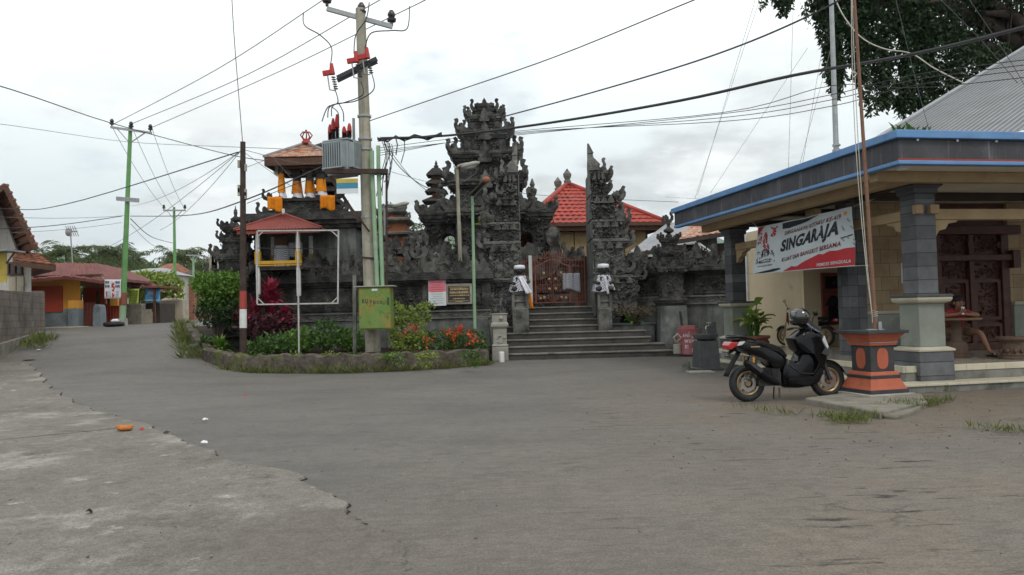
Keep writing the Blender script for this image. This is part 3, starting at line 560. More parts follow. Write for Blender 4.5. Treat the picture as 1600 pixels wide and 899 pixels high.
# ------------------------------------------------------------------ split gate: two halves of one form, cut straight through
DC = 27.0; cm = DC / FPX
def cz(py): return P(915, py, DC).z
def half(name, label, xcut, sx):
    t = thing(name, label, 'split gate', (xcut, DC, 0))
    # z range, width in metres from the cut, depth half, cornice height, horn size
    rows = [(1.3, cz(434), 1.42, 1.15, .22, .40), (cz(434), cz(378), 1.05, .98, .30, .48), (cz(376), cz(349), .90, .88, .22, .46), (cz(347), cz(311), .80, .78, .24, .44), (cz(309), cz(275), .50, .62, .22, .38)]
    def bx(mb, x0, x1, y0, y1, z0, z1): mb.box(min(sx*x0, sx*x1), max(sx*x0, sx*x1), y0, y1, z0, z1)
    for i, (z0, z1, w_, d_, ch, s) in enumerate(rows):
        b = MB(); bx(b, 0, w_, -d_, d_, z0, z1 - ch)
        if i < 2:
            bx(b, .06, w_*.52, -d_-.1, -d_+.02, z0 + .06, z1 - ch - .01); bx(b, w_*.58, w_*.97, -d_-.06, -d_+.02, z0 + .06, z1 - ch - .01)
        zz = z1 - ch; prv = None
        for k, (t_, f_) in enumerate(CORN[:-1]):
            f2 = CORN[k+1]; e = (f_ - .86) * .9
            bx(b, 0, w_ + e, -d_ - e, d_ + e, zz + ch*t_ + (.002 if k else 0), zz + ch*f2[0])
        bx(b, 0, w_ - .1, -d_+.1, d_-.1, z1 - .01, z1 + .03)
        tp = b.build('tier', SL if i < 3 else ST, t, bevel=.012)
        b = MB(); b.box(-.03 if sx > 0 else -.004, .004 if sx > 0 else .03, -d_-.06, d_+.06, z0, z1 - .02); b.build('cut_face', M['plinth'], tp)
        o = MB(); a0 = min(0, sx*w_); n_ = int(w_*(z1-ch-z0)*150)
        relief(o, (a0, -d_-(.1 if i < 2 else .02), z0), X_, Z_, w_, z1-ch-z0, n_, .11)
        relief(o, (a0 if sx > 0 else a0 - .12, -d_-.12, zz), X_, Z_, w_+.12, ch*.8, int(w_*ch*110), .1)
        if sx > 0: relief(o, (w_, -d_, z0), Y_, Z_, 2*d_, z1-z0, n_, .15)
        else: relief(o, (-w_, d_, z0), -Y_, Z_, 2*d_, z1-z0, n_, .15)
        for yy in (-d_*.9, -d_*.3, d_*.35, d_*.9):
            antefix(o, (sx*(w_ - .02), yy, z1 - ch*.8), (sx, -.25 if yy < -.5 else 0, 0), s*R.uniform(.85, 1.1), th=.13)
            antefix(o, (sx*(w_ - .06), yy, z0 + .1), (sx, 0, 0), s*.9, th=.12)
        for k in range(3): antefix(o, (sx*(.1 + (w_-.1)*(k+.4)/3), -d_-.14, zz - .05), (1,0,0), s*.5, shape=LEAF, th=.1)
        relief(o, (a0, -d_-.08, zz-.3), X_, Z_, w_, .3, int(w_*26), .14)
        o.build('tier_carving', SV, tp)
    z0, z1 = cz(275), cz(225)
    sp_ = MB(); w0 = .36
    sp_.rings([[(0,-a,z),(sx*b,-a,z),(sx*b,a,z),(0,a,z)][::sx] for a, b, z in [(.34,.38,z0),(.34,.38,z0+.08),(.26,.3,z0+.1),(.3,.34,z0+.22),(.34,.4,z0+.34),(.2,.25,z0+.55),(.15,.2,z0+.58),(.13,.17,z0+.75),(.16,.2,z0+.78),(.04,.05,z1)]])
    for q, (xx, zz, ss) in enumerate([(.2, z0+.1, .42), (.3, z0-.02, .34)]): antefix(sp_, (sx*xx, -.1, zz), (sx,-.15,0), ss, th=.12)
    antefix(sp_, (sx*.18, -.34, z0+.12), (1,0,0), .36, shape=LEAF)
    sp_.build('spire', SL, t)
    return t
half('split_gate_half', 'right half of the split stone gate, smooth cut face beside the red iron gate', P(921, 350, DC).x, 1)
half('split_gate_half', 'left half of the split stone gate, merging into the tall tower behind it', P(811, 350, DC).x, -1)
# ------------------------------------------------------------------ stairs
st = thing('temple_stairs', 'broad worn stone stairs climbing from the road to the red iron gate', 'stairs', (P(900,520,25.5).x, 25.3, 0))
LT = local(st); NS = 8; ZT = P(880, 479, 26.4).z
xl_top, xr_top = 815, 938
ends = [(776,1050),(776,1038),(792,1016),(792,1008),(792,996),(794,970),(798,943),(806,934)]
for i, (a, b) in enumerate(ends):
    d = 24.3 + i * .32; z = ZT * (i + 1) / NS
    s_ = MB(); x0, x1 = P(a, 520, d).x, P(b, 520, d).x; s_.X = LT
    s_.box(x0, x1, d, d + (.5 if i < 7 else 6.), -.1 if i < 2 else z - ZT/NS - .1, z - .055); s_.box(x0 - .01, x1 + .025, d - .035, d + (.5 if i < 7 else 6.), z - .055, z)
    s_.m[6:] = [1]*6; s_.build('step', [M['step'], M['nosing']], st, bevel=.02)
# ------------------------------------------------------------------ temple walls
def wall(name, label, A, B, th, zs, crest=.75, dens=1., mats=None, carve=True):
    """A-B front line; zs = base, plinth top, frieze top, panel top, cap top"""
    A = V(A); B = V(B); L = (B - A).length; rz = math.atan2(B.y - A.y, B.x - A.x)
    t = thing(name, label, 'temple wall', (A.x, A.y, 0), rz); z0, z1, z2, z3, z4 = zs
    b = MB(); b.box(-.02, L+.02, -.1, th, z0, z1); b.build('plinth', M['plinth'], t, bevel=.02)
    b = MB(); b.box(0, L, -.16, th, z1, z1 + (z2-z1)*.2); b.box(.01, L-.01, -.1, th, z1 + (z2-z1)*.2, z2 - .05); b.box(0, L, -.17, th, z2 - .05, z2)
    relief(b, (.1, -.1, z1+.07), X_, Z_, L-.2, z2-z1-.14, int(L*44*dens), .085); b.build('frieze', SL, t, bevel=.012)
    b = MB(); b.box(.01, L-.01, 0, th, z2, z3); k = max(1, round(L / 2.2))
    for i in range(k + 1):
        x = min(L-.3, max(.02, L*i/k - .14)); b.box(x, x + .28, -.1, .05, z2, z3)
    for i in range(k):
        x0, x1 = L*i/k + .2, L*(i+1)/k - .2; b.box(x0, x1, -.035, .05, z2+.05, z2+.12); b.box(x0, x1, -.035, .05, z3-.12, z3-.05)
        if carve: relief(b, (x0+.1, -.01, z2+.16), X_, Z_, x1-x0-.2, z3-z2-.36, int((x1-x0)*85*dens), .13)
    b.build('panel', ST, t, bevel=.012)
    b = MB(); hc = z4 - z3
    for f0, f1, e in [(0,.18,.1),(.18,.36,.2),(.36,.7,.3),(.7,.86,.24),(.86,1,.1)]: b.box(-e*.3, L+e*.3, -e, th+e*.4, z3+hc*f0+.001, z3+hc*f1)
    b.build('cap', ST, t, bevel=.015)
    if crest:
        c = MB(); x = .15
        while x < L - .1:
            s = crest * R.uniform(.38, .62); sg = R.choice((-1, 1))
            antefix(c, (x, .2 + R.uniform(-.08,.08), z4 - .03), (sg, 0, 0), s, shape=R.choice((FLAME, FLAME, LEAF, SPIKE)), th=.14); x += s * R.uniform(.42, .62)
        x = .8
        while x < L - .5:                                    # bigger fretted crests
            for sg in (-1, 1):
                antefix(c, (x + sg*.06, .15, z4 - .02), (sg, 0, 0), crest*.8, th=.16); antefix(c, (x + sg*.36, .12, z4 - .02), (sg, 0, 0), crest*.5, th=.14)
            antefix(c, (x, .1, z4 + crest*.3), (1,0,0), crest*.6, shape=LEAF, th=.18); relief(c, (x-.35, .05, z4), X_, Z_, .7, crest*.75, int(24*dens), .15)
            x += 2.0
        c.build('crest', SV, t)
    return t
DW = 25.7
def wz(py, px=620, d=DW): return P(px, py, d).z
ZS = (.2, wz(500), wz(487), wz(447), wz(427))
wall('temple_wall', 'carved black stone wall behind the planter with pink notice and brown plaque', (P(566,480,DW).x, DW, 0), (P(768,480,DW).x, DW, 0), .6, ZS, .95)
wall('temple_wall', 'dark stone wall behind the empty sign frame and crimson plant', (P(368,480,DW+.3).x, DW+.3, 0), (P(565,480,DW).x, DW, 0), .6, ZS, .85, carve=False)
A = V((P(962,470,26.6).x, 26.6, 0)); B = V((P(1200,450,24.6).x, 24.6, 0))
zr = (-.05, P(1080,475,25.6).z - .02, P(1080,462,25.6).z, P(1080,443,25.6).z - .0, P(1080,429,25.6).z)
wall('temple_wall', 'black stone wall right of the stairs, behind the red drum and basin', A, B, .6, (-.05, zr[1], zr[2], zr[3]+.28, zr[4]+.3), .75)
# small side gate and pieces rising behind the wall crest
def crest_block(name, label, px0, px1, py0, py1, d, arch=False):
    x0, x1 = P(px0, 420, d).x, P(px1, 420, d).x; z0, z1 = P(640, py1, d).z, P(640, py0, d).z
    t = thing(name, label, 'stone gateway' if arch else 'stone shrine', ((x0+x1)/2, d, 0)); hw = (x1-x0)/2
    b = MB()
    if arch:
        zs_ = z0 + (z1-z0)*.42; b.box(-hw, -hw*.62, -.3, .3, -.0, zs_); b.box(hw*.62, hw, -.3, .3, 0, zs_)
        ar = [(-hw, z1-.3), (-hw, zs_)] + [(-hw*.62*math.cos(math.pi*k/10), zs_ + .42*math.sin(math.pi*k/10)) for k in range(11)] + [(hw, zs_), (hw, z1-.3)]
        b.prism(ar, (0,0,0), X_, Z_, .58); cornice(b, 0, 0, hw+.1, .42, z1-.32, z1)
    else:
        b.box(-hw*.8, hw*.8, -.35, .35, 0, z1-.3); cornice(b, 0, 0, hw, .5, z1-.32, z1)
    b.build('body', ST, t, bevel=.015)
    o = MB(); block_relief(o, 0, 0, hw*.95, .36, z1-(.9 if not arch else .75), z1-.05, 40, .17); roof_orn(o, 0, 0, hw, .45, z1, .5); roof_orn(o, 0, 0, hw*.6, .3, z1+.1, .4)
    if not arch: block_relief(o, 0, 0, hw*.8, .35, z0-.5, z1-.3, 40, .17)
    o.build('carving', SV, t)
crest_block('side_gateway', 'low black arched gateway seen over the wall beside the orange brick tower', 592, 652, 386, 440, 28.2, True)
crest_block('stone_shrine', 'squat carved shrine standing over the wall between arch and tall tower', 652, 694, 402, 440, 27.6)
crest_block('stone_shrine', 'carved shrine seen through the gap of the split gate', 846, 902, 412, 440, 31)
# blocks at the stair foot
def gatepost(label, px, py0, py1, d, w_):
    c = P(px, (py0+py1)/2, d); z0, z1 = P(px, py1, d).z, P(px, py0, d).z; h_ = z1 - z0
    t = thing('stair_pedestal', label, 'pedestal', (c.x, d, 0)); b = MB()
    b.stack(0, 0, [(w_*.95,w_*.95,0),(w_*.95,w_*.95,z0),(w_*.9,w_*.9,z0+h_*.02),(w_,w_,z0+h_*.06),(w_*.8,w_*.8,z0+h_*.1),(w_*.8,w_*.8,z0+h_*.55),(w_*1.02,w_*1.02,z0+h_*.62),(w_*1.02,w_*1.02,z0+h_*.7),(w_*.86,w_*.86,z0+h_*.74),(w_*.9,w_*.9,z1-.04),(w_,w_,z1-.03),(w_,w_,z1)])
    b.build('body', M['concrete'], t, bevel=.015)
    o = MB(); chip(o, V((0,-w_*.82,z0+h_*.34)), -Y_, X_, Z_, .14); relief(o, (-w_*.6,-w_*.8,z0+h_*.15), X_, Z_, w_*1.2, h_*.35, 5, .1); o.ball((.05,-w_*.9,z0+h_*.86), .07)
    o.build('carving', M['concrete'], t)
gatepost('grey carved stone pedestal at the left foot of the stairs', 781, 490, 543, 24.5, .27)
b = MB(); c = P(705, 512, 24.9); b.rings([[(x0,24.7,z),(x1,24.7,z),(x1,25.6,z),(x0,25.6,z)] for x0, x1, z in [(P(738,540,24.8).x, P(769,540,24.8).x, .2), (P(742,500,24.8).x, P(762,500,24.8).x, 1.35)]])
tag(b.build('wall_buttress', M['plinth'], bevel=.02), 'plain grey sloping buttress behind the thin lamp post', 'buttress')
b = MB(); c = G(784, 566); b.lathe(c.x, c.y, [(.085,c.z-.05),(.085,c.z+.3),(.07,c.z+.32)], 10); tag(b.build('marker_post', M['white'], smooth=2), 'short white round post at the left end of the bottom step', 'marker post')
# ------------------------------------------------------------------ guardian statues
def guardian(label, px, py0, py1, d, sash, ped, pwid=.3):
    c = P(px, (py0+py1)/2, d); z0, z1 = P(px, py1, d).z, P(px, py0, d).z; h_ = z1 - z0
    t = thing('guardian_statue', label, 'statue', (c.x, d, z0))
    b = MB(); b.lathe(0, 0, [(.36*h_,0),(.38*h_,.1*h_),(.3*h_,.3*h_),(.27*h_,.5*h_),(.2*h_,.62*h_),(.1*h_,.66*h_),(.1*h_,.7*h_),(.17*h_,.76*h_),(.18*h_,.86*h_),(.12*h_,.95*h_),(.02,.98*h_)], 12)
    b.ball((0,-.2*h_,.8*h_), .055*h_); b.ball((-.07*h_,-.16*h_,.85*h_), .035*h_); b.ball((.07*h_,-.16*h_,.85*h_), .035*h_); b.ball((0,-.15*h_,.735*h_), .06*h_, .05*h_, .03*h_)
    for sx in (-1, 1):
        b.ball((sx*.19*h_, 0, .8*h_), .04*h_, .05*h_, .09*h_); b.tube([(sx*.24*h_,0,.56*h_),(sx*.34*h_,-.08*h_,.36*h_),(sx*.2*h_,-.3*h_,.3*h_)], [.08*h_,.07*h_,.06*h_], 8)
        b.ball((sx*.2*h_,-.26*h_,.1*h_), .13*h_, .16*h_, .1*h_)
    b.build('figure', ST, t, smooth=True)
    cl = MB()
    cl.grid(lambda u, v: V(((.24 + .19*(1-v) + .02*math.sin(u*44))*h_*math.cos(2*math.pi*u), (.24 + .17*(1-v) + .02*math.sin(u*44))*h_*math.sin(2*math.pi*u), (.02 + .58*v - .03*math.sin(u*12)*(1-v))*h_)), 44, 8)
    cl.build('checked_cloth', M['poleng'], t, smooth=True)
    s_ = MB(); x = sash
    s_.grid(lambda u, v: V((x*(.02 + .3*v + .17*(u-.5)*(1+.4*v))*h_*1.2, (-.28 - .17*math.sin(v*1.6) - .03*math.sin(u*9))*h_, (.56 - .66*v)*h_)), 6, 10)
    s_.build('white_sash', M['cloth_white'], t, smooth=True, solid=.012)
    hb = MB(); hb.lathe(0, 0, [(.155*h_,.84*h_),(.21*h_,.86*h_),(.215*h_,.93*h_),(.19*h_,1.0*h_),(.06*h_,1.02*h_)], 14); hb.build('head_cloth', M['cloth_white'], t, smooth=True)
    pz0 = P(px, ped, d).z; p = MB(); w_ = pwid
    pd = thing('statue_pedestal', 'moulded stone pedestal under the ' + ('left guardian statue' if sash > 0 and px < 870 else 'right guardian statue'), 'pedestal', (c.x, d, 0))
    h2 = z0 - pz0
    p.stack(0, 0, [(w_,w_,pz0-.75),(w_,w_,pz0+.06),(w_*.86,w_*.86,pz0+.1),(w_*.86,w_*.86,pz0+h2*.2),(w_*.6,w_*.6,pz0+h2*.22),(w_*.6,w_*.6,pz0+h2*.42),(w_*.8,w_*.8,pz0+h2*.46),(w_*.8,w_*.8,pz0+h2*.54),(w_*.6,w_*.6,pz0+h2*.58),(w_*.6,w_*.6,pz0+h2*.78),(w_*.9,w_*.9,pz0+h2*.84),(w_,w_,pz0+h2*.9),(w_,w_,z0-.001)])
    for sx in (-1, 1): p.box(sx*w_*.86-.05, sx*w_*.86+.05, -w_*.9, -w_*.75, pz0+h2*.1, pz0+h2*.85)
    p.build('body', SL, pd, bevel=.012)
guardian('guardian statue with orange tail on its white sash, left of the iron gate', 812, 415, 456, 25.5, .9, 486, .27)
guardian('guardian statue with long white sash hanging, right of the iron gate', 943, 413, 456, 25.5, .25, 486, .22)
b = MB(); c = P(828, 470, 25.5); b.grid(lambda u, v: V((c.x - .1 + .1*u + .12*v, c.y - .06 + .03*math.sin(u*7), c.z + .35 - .62*v)), 4, 8)
tag(b.build('narrow_scarf', M['orange'], smooth=True, solid=.012), 'narrow orange scarf hanging beside the left guardian statue', 'scarf')
# ------------------------------------------------------------------ red iron gate
DG = 27.6
ig = thing('iron_gate', 'double leaf red oxide iron gate with curved top between the split stone halves', 'gate', (P(866,440,DG).x, DG, 0)); gx0 = ig.location.x
def gz(py): return P(868, py, DG).z
def gx(px): return P(px, 440, DG).x - gx0
zb, zm, zs_, zp = gz(474), gz(458), gz(416), gz(406)
for sg, xa, xb_ in ((-1, gx(837), gx(863) - .01), (1, gx(863) + .01, gx(890))):
    b = MB(); top = lambda x: zs_ + (zp - zs_) * (.5 - .5*math.cos(math.pi * (1 - min(1, abs(x - gx(863)) / (gx(890) - gx(863))))))
    for x in (xa, xb_): b.box(x-.025, x+.025, -.025, .025, zb, top(x) + (.12 if abs(x - gx(863)) < .1 else .05))
    b.tube([(xa + (xb_-xa)*k/10, 0, top(xa + (xb_-xa)*k/10)) for k in range(11)], .026, 6); b.tube([(xa + (xb_-xa)*k/10, 0, top(xa + (xb_-xa)*k/10) + .22 + .06*math.sin(k)) for k in range(11)], .014, 5)
    for z in (zb + .03, zm, zm - .0): b.bar((xa,0,z), (xb_,0,z), .03, .035)
    for k in range(1, 7):
        x = xa + (xb_-xa)*k/7; b.tube([(x,0,zm),(x,0,top(x)+.3)], .011, 5); b.ball((x,0,top(x)+.3), .025, .02, .05, 6, 4)
    for q in range(5):
        cx = xa + (xb_-xa)*(.18 + .16*q); pts = [(cx + .1*(1-t/9)*math.cos(t*.75), -.01, (zb+zm)/2 + .12*(1-t/9)*math.sin(t*.75)) for t in range(9)]; b.tube(pts, .012, 4)
        pts = [(cx + .1*(1-t/9)*math.cos(t*.75+1), -.01, zm + .2 + .13*(1-t/9)*math.sin(t*.75+1)) for t in range(9)]; b.tube(pts, .011, 4)
    b.tube([(xb_ if sg < 0 else xa, 0, zb+.05), ((xa+xb_)/2, 0, (zb+zm)/2+.1), (xa if sg < 0 else xb_, 0, zm-.05)], .014, 4)
    lf = b.build('gate_leaf', M['rustiron'], ig)
    o = MB()
    for x, z in [((xa+xb_)/2, zm-.16), ((xa+xb_)/2, zm+.72), (xb_-.1 if sg < 0 else xa+.1, zm+.15), (xb_-.1 if sg < 0 else xa+.1, zm+.5), (xa+.15 if sg < 0 else xb_-.15, zm-.18)]: o.ball((x,-.04,z), .05, .025, .05, 8, 5)
    o.build('boss', M['gold'], lf)
for xa, xb_ in ((gx(816), gx(836)), (gx(891), gx(914))):
    b = MB()
    for z in (zb+.03, zm, zs_-.02, zs_+.2): b.bar((xa,0,z), (xb_,0,z), .03, .035)
    for k in range(6): x = xa + (xb_-xa)*k/5; b.tube([(x,0,zb),(x,0,zs_+.3)], .013 if 0 < k < 5 else .024, 5)
    for q in range(3):
        cx = xa + (xb_-xa)*(.22 + .28*q); b.tube([(cx + .1*(1-t/9)*math.cos(t*.75), -.01, (zb+zm)/2 + .12*(1-t/9)*math.sin(t*.75)) for t in range(9)], .012, 4)
    b.build('side_panel', M['rustiron'], ig)
b = MB(); xa, xb_ = P(879,440,DG-.12).x, P(907,440,DG-.12).x; za, zb2 = gz(428), gz(455)
b.grid(lambda u, v: V((xa + (xb_-xa)*u, DG - .12 - .05*math.sin(u*16)*(.3+v), zb2 + (za-zb2)*v + .06*math.sin(u*5)*(1-v))), 24, 8)
tag(b.build('checked_cloth', M['poleng'], smooth=True, solid=.008), 'black and white checked cloth draped over the iron gate', 'cloth')
b = MB(); c = P(829, 430, 27.4); b.box(c.x-.06, c.x+.06, 27.45, 27.5, c.z-1.0, c.z+.7); tag(b.build('wooden_batten', M['white'], bevel=.01), 'upright pale batten behind the left side of the iron gate', 'batten')
# ------------------------------------------------------------------ hall with red tiled roof
hl = thing('temple_hall', 'open hall with bright red tiled hip roof and bamboo blinds behind the gate', 'hall', (P(818,345,35).x, 35, 0), rad(8)); W_, D_, ze, zr_ = 6.75, 8.6, P(1037,347,35.6).z, P(882,288,38.5).z
def tile_plane(mb, a, b, c, d, rows, mi=0):
    """stepped tile courses between eave a-b and top d-c"""
    a, b, c, d = V(a), V(b), V(c), V(d); n = (b-a).cross(d-a).normalized()
    mb.add([a - n*.006, b - n*.006, c - n*.006, d - n*.006], [(0,1,2,3)], mi)
    for i in range(rows):
        t0, t1 = i/rows, (i+1)/rows; p0 = a.lerp(d, t0) + n*.05; p1 = b.lerp(c, t0) + n*.05; q1 = b.lerp(c, t1) + n*.005; q0 = a.lerp(d, t1) + n*.005
        k = max(3, int((p1-p0).length / .3))
        for j in range(k):
            u0, u1 = j/k, (j+1)/k; um = (u0+u1)/2
            A0, A1, Am = p0.lerp(p1,u0), p0.lerp(p1,u1), p0.lerp(p1,um) + n*.035; B0, B1, Bm = q0.lerp(q1,u0), q0.lerp(q1,u1), q0.lerp(q1,um) + n*.035
            dn = -n*.05
            mb.add([A0,Am,A1,B1,Bm,B0,A0+dn,Am+dn,A1+dn], [(0,1,4,5),(1,2,3,4),(6,7,1,0),(7,8,2,1)], mi)
e0, e1, e2, e3 = V((0,0,ze)), V((W_,0,ze)), V((W_,D_,ze)), V((0,D_,ze)); r0, r1 = V((W_*.42,W_*.5,zr_)), V((W_*.42,D_-W_*.42,zr_))
b = MB(); tile_plane(b, e0, e1, r0, r0, 11); tile_plane(b, e3, e0, r0, r1, 11); tile_plane(b, e1, e2, r1, r0, 11)
b.add([e0 - Z_*.06, e1 - Z_*.06, e2 - Z_*.06, e3 - Z_*.06], [(0,3,2,1)])
rf = b.build('roof', M['tilered'], hl)
b = MB()
for p, q in ((e0, r0), (e1, r0), (e3, r1), (r0, r1)): b.tube([p + Z_*.07, p.lerp(q,.5) + Z_*.09, q + Z_*.09], .11, 8)
b.build('ridge_tile', M['tilered'], rf, smooth=True)
for p in (r0, r1):
    b = MB(); b.lathe(p.x, p.y, [(.16,p.z),(.2,p.z+.2),(.12,p.z+.24),(.2,p.z+.42),(.22,p.z+.55),(.1,p.z+.7),(.02,p.z+.82)], 8); b.build('finial', SL, rf)
b = MB(); antefix(b, e1 - V((.15,0,.05)), (1,-.2,0), .5, th=.1); antefix(b, e0 + V((.15,0,-.05)), (-1,-.2,0), .5, th=.1); b.build('eave_ornament', ST, rf)
b = MB(); b.box(.12, W_-.12, .12, .2, ze-.32, ze-.06); b.box(.12,.2,.2,D_-.12,ze-.32,ze-.06); b.box(W_-.2,W_-.12,.2,D_-.12,ze-.32,ze-.06); b.box(-.03,W_+.03,-.03,0,ze-.12,ze+.03); b.box(-.03,0,.001,D_,ze-.12,ze+.03); b.box(W_,W_+.03,.001,D_,ze-.12,ze+.03); b.build('eave_board', M['timber'], hl)
for k in range(3):
    b = MB(); x0 = .75 + k*1.75; x1 = x0 + 1.7
    for i in range(22): b.tube([(x0, .62, ze-.36-.052*i), (x1, .62, ze-.36-.052*i)], .03, 5)
    b.build('bamboo_blind', M['blind'], hl)
for x in (.8, 2.5, 4.2, 6.0):
    b = MB(); b.box(x-.1, x+.1, .75, .95, 1.4, ze-.05); b.box(x-.16,x+.16,.69,1.01,1.2,1.9); b.build('column', M['timber'], hl, bevel=.015)
b = MB(); b.box(.4, W_-.4, 3.6, 3.8, .8, ze-.1); b.build('back_wall', M['timber'], hl)
b = MB(); b.box(.3, W_-.3, .4, D_-.4, 0, 1.25); b.build('floor_plinth', SL, hl)
# ------------------------------------------------------------------ meru and orange tower
t = thing('meru_shrine', 'slender shrine with four black thatched roofs above the temple wall', 'shrine', (P(683,330,36).x, 36, 0))
def mz(py): return P(683, py, 36).z
b = MB(); b.box(-.45,.45,-.45,.45,0,mz(385)); b.box(-.3,.3,-.3,.3,mz(385),mz(325)); b.build('base', M['brickor'], t)
for i, (pe, pt, w_) in enumerate([(317,308,.62),(302,292,.5),(289,279,.46),(276,263,.43)]):
    b = MB(); z0, z1 = mz(pe), mz(pt); w_ *= 1.02; b.stack(0, 0, [(w_*.9,w_*.9,z0-.02),(w_,w_,z0-.04),(w_*1.02,w_*1.02,z0+.04),(w_*.8,w_*.8,z0+(z1-z0)*.45),(w_*.38,w_*.38,z1)]); b.build('thatch_roof', M['thatch'], t, bevel=.05)
    if i < 3:
        b = MB(); b.box(-.2,.2,-.2,.2,z1-.02,z1+.3); b.build('body', M['brickor'], t)
b = MB(); z = mz(262); b.lathe(0,0,[(.1,z),(.12,z+.08),(.05,z+.12),(.07,z+.2),(.01,z+.34)],8); b.build('finial', ST, t)
t = thing('brick_tower', 'orange brick tower with dark stepped cornices behind the utility pole', 'tower', (P(611,350,33).x, 33, 0))
def oz(py): return P(611, py, 33).z
for (b0, b1, w_) in [(440,385,.92),(385,372,.88),(368,350,.70),(345,336,.52)]:
    b = MB(); b.box(-w_,w_,-w_,w_,oz(b0) if b0 < 440 else 0,oz(b1)); relief(b, (-.15,-w_,oz(b1)-.35), X_, Z_, .3, .3, 7, .14); b.build('brick_stage', M['brickor'], t)
for (b0, b1, w_) in [(373,366,1.08),(351,344,.9),(337,329,.68)]:
    b = MB(); b.stack(0,0,[(w_*.85,w_*.85,oz(b0)-.02),(w_,w_,oz(b0)+.08),(w_,w_,oz(b1)-.04),(w_*.8,w_*.8,oz(b1)+.02)])
    for sx in (-1,1): antefix(b, (sx*w_*.8,-w_*.8,oz(b1)-.1), (sx,-.5,0), .26)
    b.build('cornice', SL, t)
b = MB(); antefix(b, (-.35,-.3,oz(329)), (1,0,0), .3); antefix(b, (.05,-.3,oz(329)), (1,0,0), .26, shape=LEAF); b.build('finial', SL, t)
# ------------------------------------------------------------------ bell tower at the corner
DT = 27.4
t = thing('bell_tower', 'black stone drum tower with orange wrapped columns and rusty hipped roof', 'tower', (P(476,300,DT).x, DT, 0)); tx = t.location.x
def tz(py): return P(476, py, DT).z
def tX(px): return P(px, 300, DT).x - tx
b = MB(); x0, x1 = P(404,420,DT).x - tx, P(568,420,DT).x - tx
b.box(x0+.1, x1-.1, -.75, 1.6, .3, tz(362)); b.box(x0+.05, x1-.05, -.83, 1.65, tz(420), tz(410))
b.build('base', M['plinth'], t, bevel=.02)
b = MB(); xc, hw = (x0+x1)/2, (x1-x0)/2
for f0, f1, e in [(362,356,.1),(356,350,.22),(350,343,.36),(343,338,.24)]: b.box(x0-e, x1+e, -.8-e, 1.65+e, tz(f0)+.002, tz(f1))
b.box(tX(428)-.1, tX(528)+.1, -.62, 1.3, tz(339), tz(331)); b.box(tX(432), tX(524), -.52, 1.2, tz(331), tz(318)); b.box(tX(428), tX(528), -.6, 1.28, tz(318), tz(313))
relief(b, (tX(440), -.53, tz(329)), X_, Z_, tX(516)-tX(440), tz(319)-tz(329), 60, .09)
for sx, px in ((-1, 430), (1, 528)): antefix(b, (tX(px), -.4, tz(315)), (sx,-.4,0), .34); antefix(b, (tX(px)+sx*.1, -.5, tz(340)), (sx,-.4,0), .42)
b.build('cornice', ST, t, bevel=.012)
cols = [(445,-.38,.075,1),(465.5,-.1,.12,1),(485.5,-.1,.12,1),(506,-.38,.13,1)]
for px, yy, r, _ in cols:
    zt_, zb_ = tz(262), tz(313); x = tX(px); c = MB(); c.box(x-r, x+r, yy-r, yy+r, zb_, zt_); c.box(x-r*1.25, x+r*1.25, yy-r*1.25, yy+r*1.25, zb_, zb_+.1); c.box(x-r*1.3,x+r*1.3,yy-r*1.3,yy+r*1.3,zt_-.3,zt_-.12)
    co = c.build('column', ST, t, bevel=.012)
    zc = zb_ + (zt_-zb_)*(.56 if px != 445 else .85)
    s_ = MB(); s_.grid(lambda u, v: V((x + (r*1.25 + (.055*(1-v))*(.6+.4*math.sin(u*25+px)))*math.cos(6.2832*u), yy + (r*1.25 + .05*(1-v))*math.sin(6.2832*u), zb_ + .22 + (zc-zb_-.22)*v)), 28, 6); s_.build('orange_wrap', M['orange'], co, smooth=True)
    s_ = MB(); s_.grid(lambda u, v: V((x + .05*(1-v) + (r*1.2 + (.06*(1-v))*(.6+.4*math.sin(u*22+px)))*math.cos(6.2832*u), yy + (r*1.3 + .07*(1-v))*math.sin(6.2832*u), zb_ + .04 + .3*v + .05*math.sin(u*12))), 28, 4); s_.build('white_wrap', M['cloth_white'], co, smooth=True)
for px in (439, 519):
    s_ = MB(); x = tX(px); s_.grid(lambda u, v: V((x - .26 + .52*u, -.72 - .05*math.sin(u*13), tz(333) + .5*v + .06*math.sin(u*6)*(1-v))), 16, 6); s_.build('orange_cloth', M['orange'], t, smooth=True, solid=.01)
xe0, xe1, yb = tX(424), tX(532), 1.75; zE, zA = tz(252), tz(221.5); xm, ym = tX(476), .35
b = MB()
def ribs(mb, a, b_, c, d, pitch, amp):
    """corrugated sheet: eave a-b, top d-c; ribs run up the slope"""
    a, b_, c, d = V(a), V(b_), V(c), V(d); n = (b_-a).cross(d-a).normalized(); k = max(4, int((b_-a).length / pitch) * 2); rows_ = 4
    vs = []
    for j in range(rows_+1):
        v = j/rows_
        for i in range(k+1): u = i/k; vs.append(a.lerp(b_,u).lerp(d.lerp(c,u), v) + n*(amp if i % 2 else -amp))
    mb.add(vs, [(j*(k+1)+i, j*(k+1)+i+1, (j+1)*(k+1)+i+1, (j+1)*(k+1)+i) for j in range(rows_) for i in range(k)])
E = [V((xe0,-.85,zE)), V((xe1,-.85,zE)), V((xe1,yb,zE)), V((xe0,yb,zE))]; top = V((xm,ym,zA))
tl, tr = top + V((-.12,0,0)), top + V((.12,0,0))
for i in range(4): ribs(b, E[i], E[(i+1)%4], top, top, .1, .012)
rf = b.build('roof', M['rust'], t, solid=.012)
b = MB()
for e_ in E: b.tube([e_ + Z_*.03, top + Z_*.05], .045, 6)
b.build('ridge_cap', M['zinc'], rf)
b = MB()
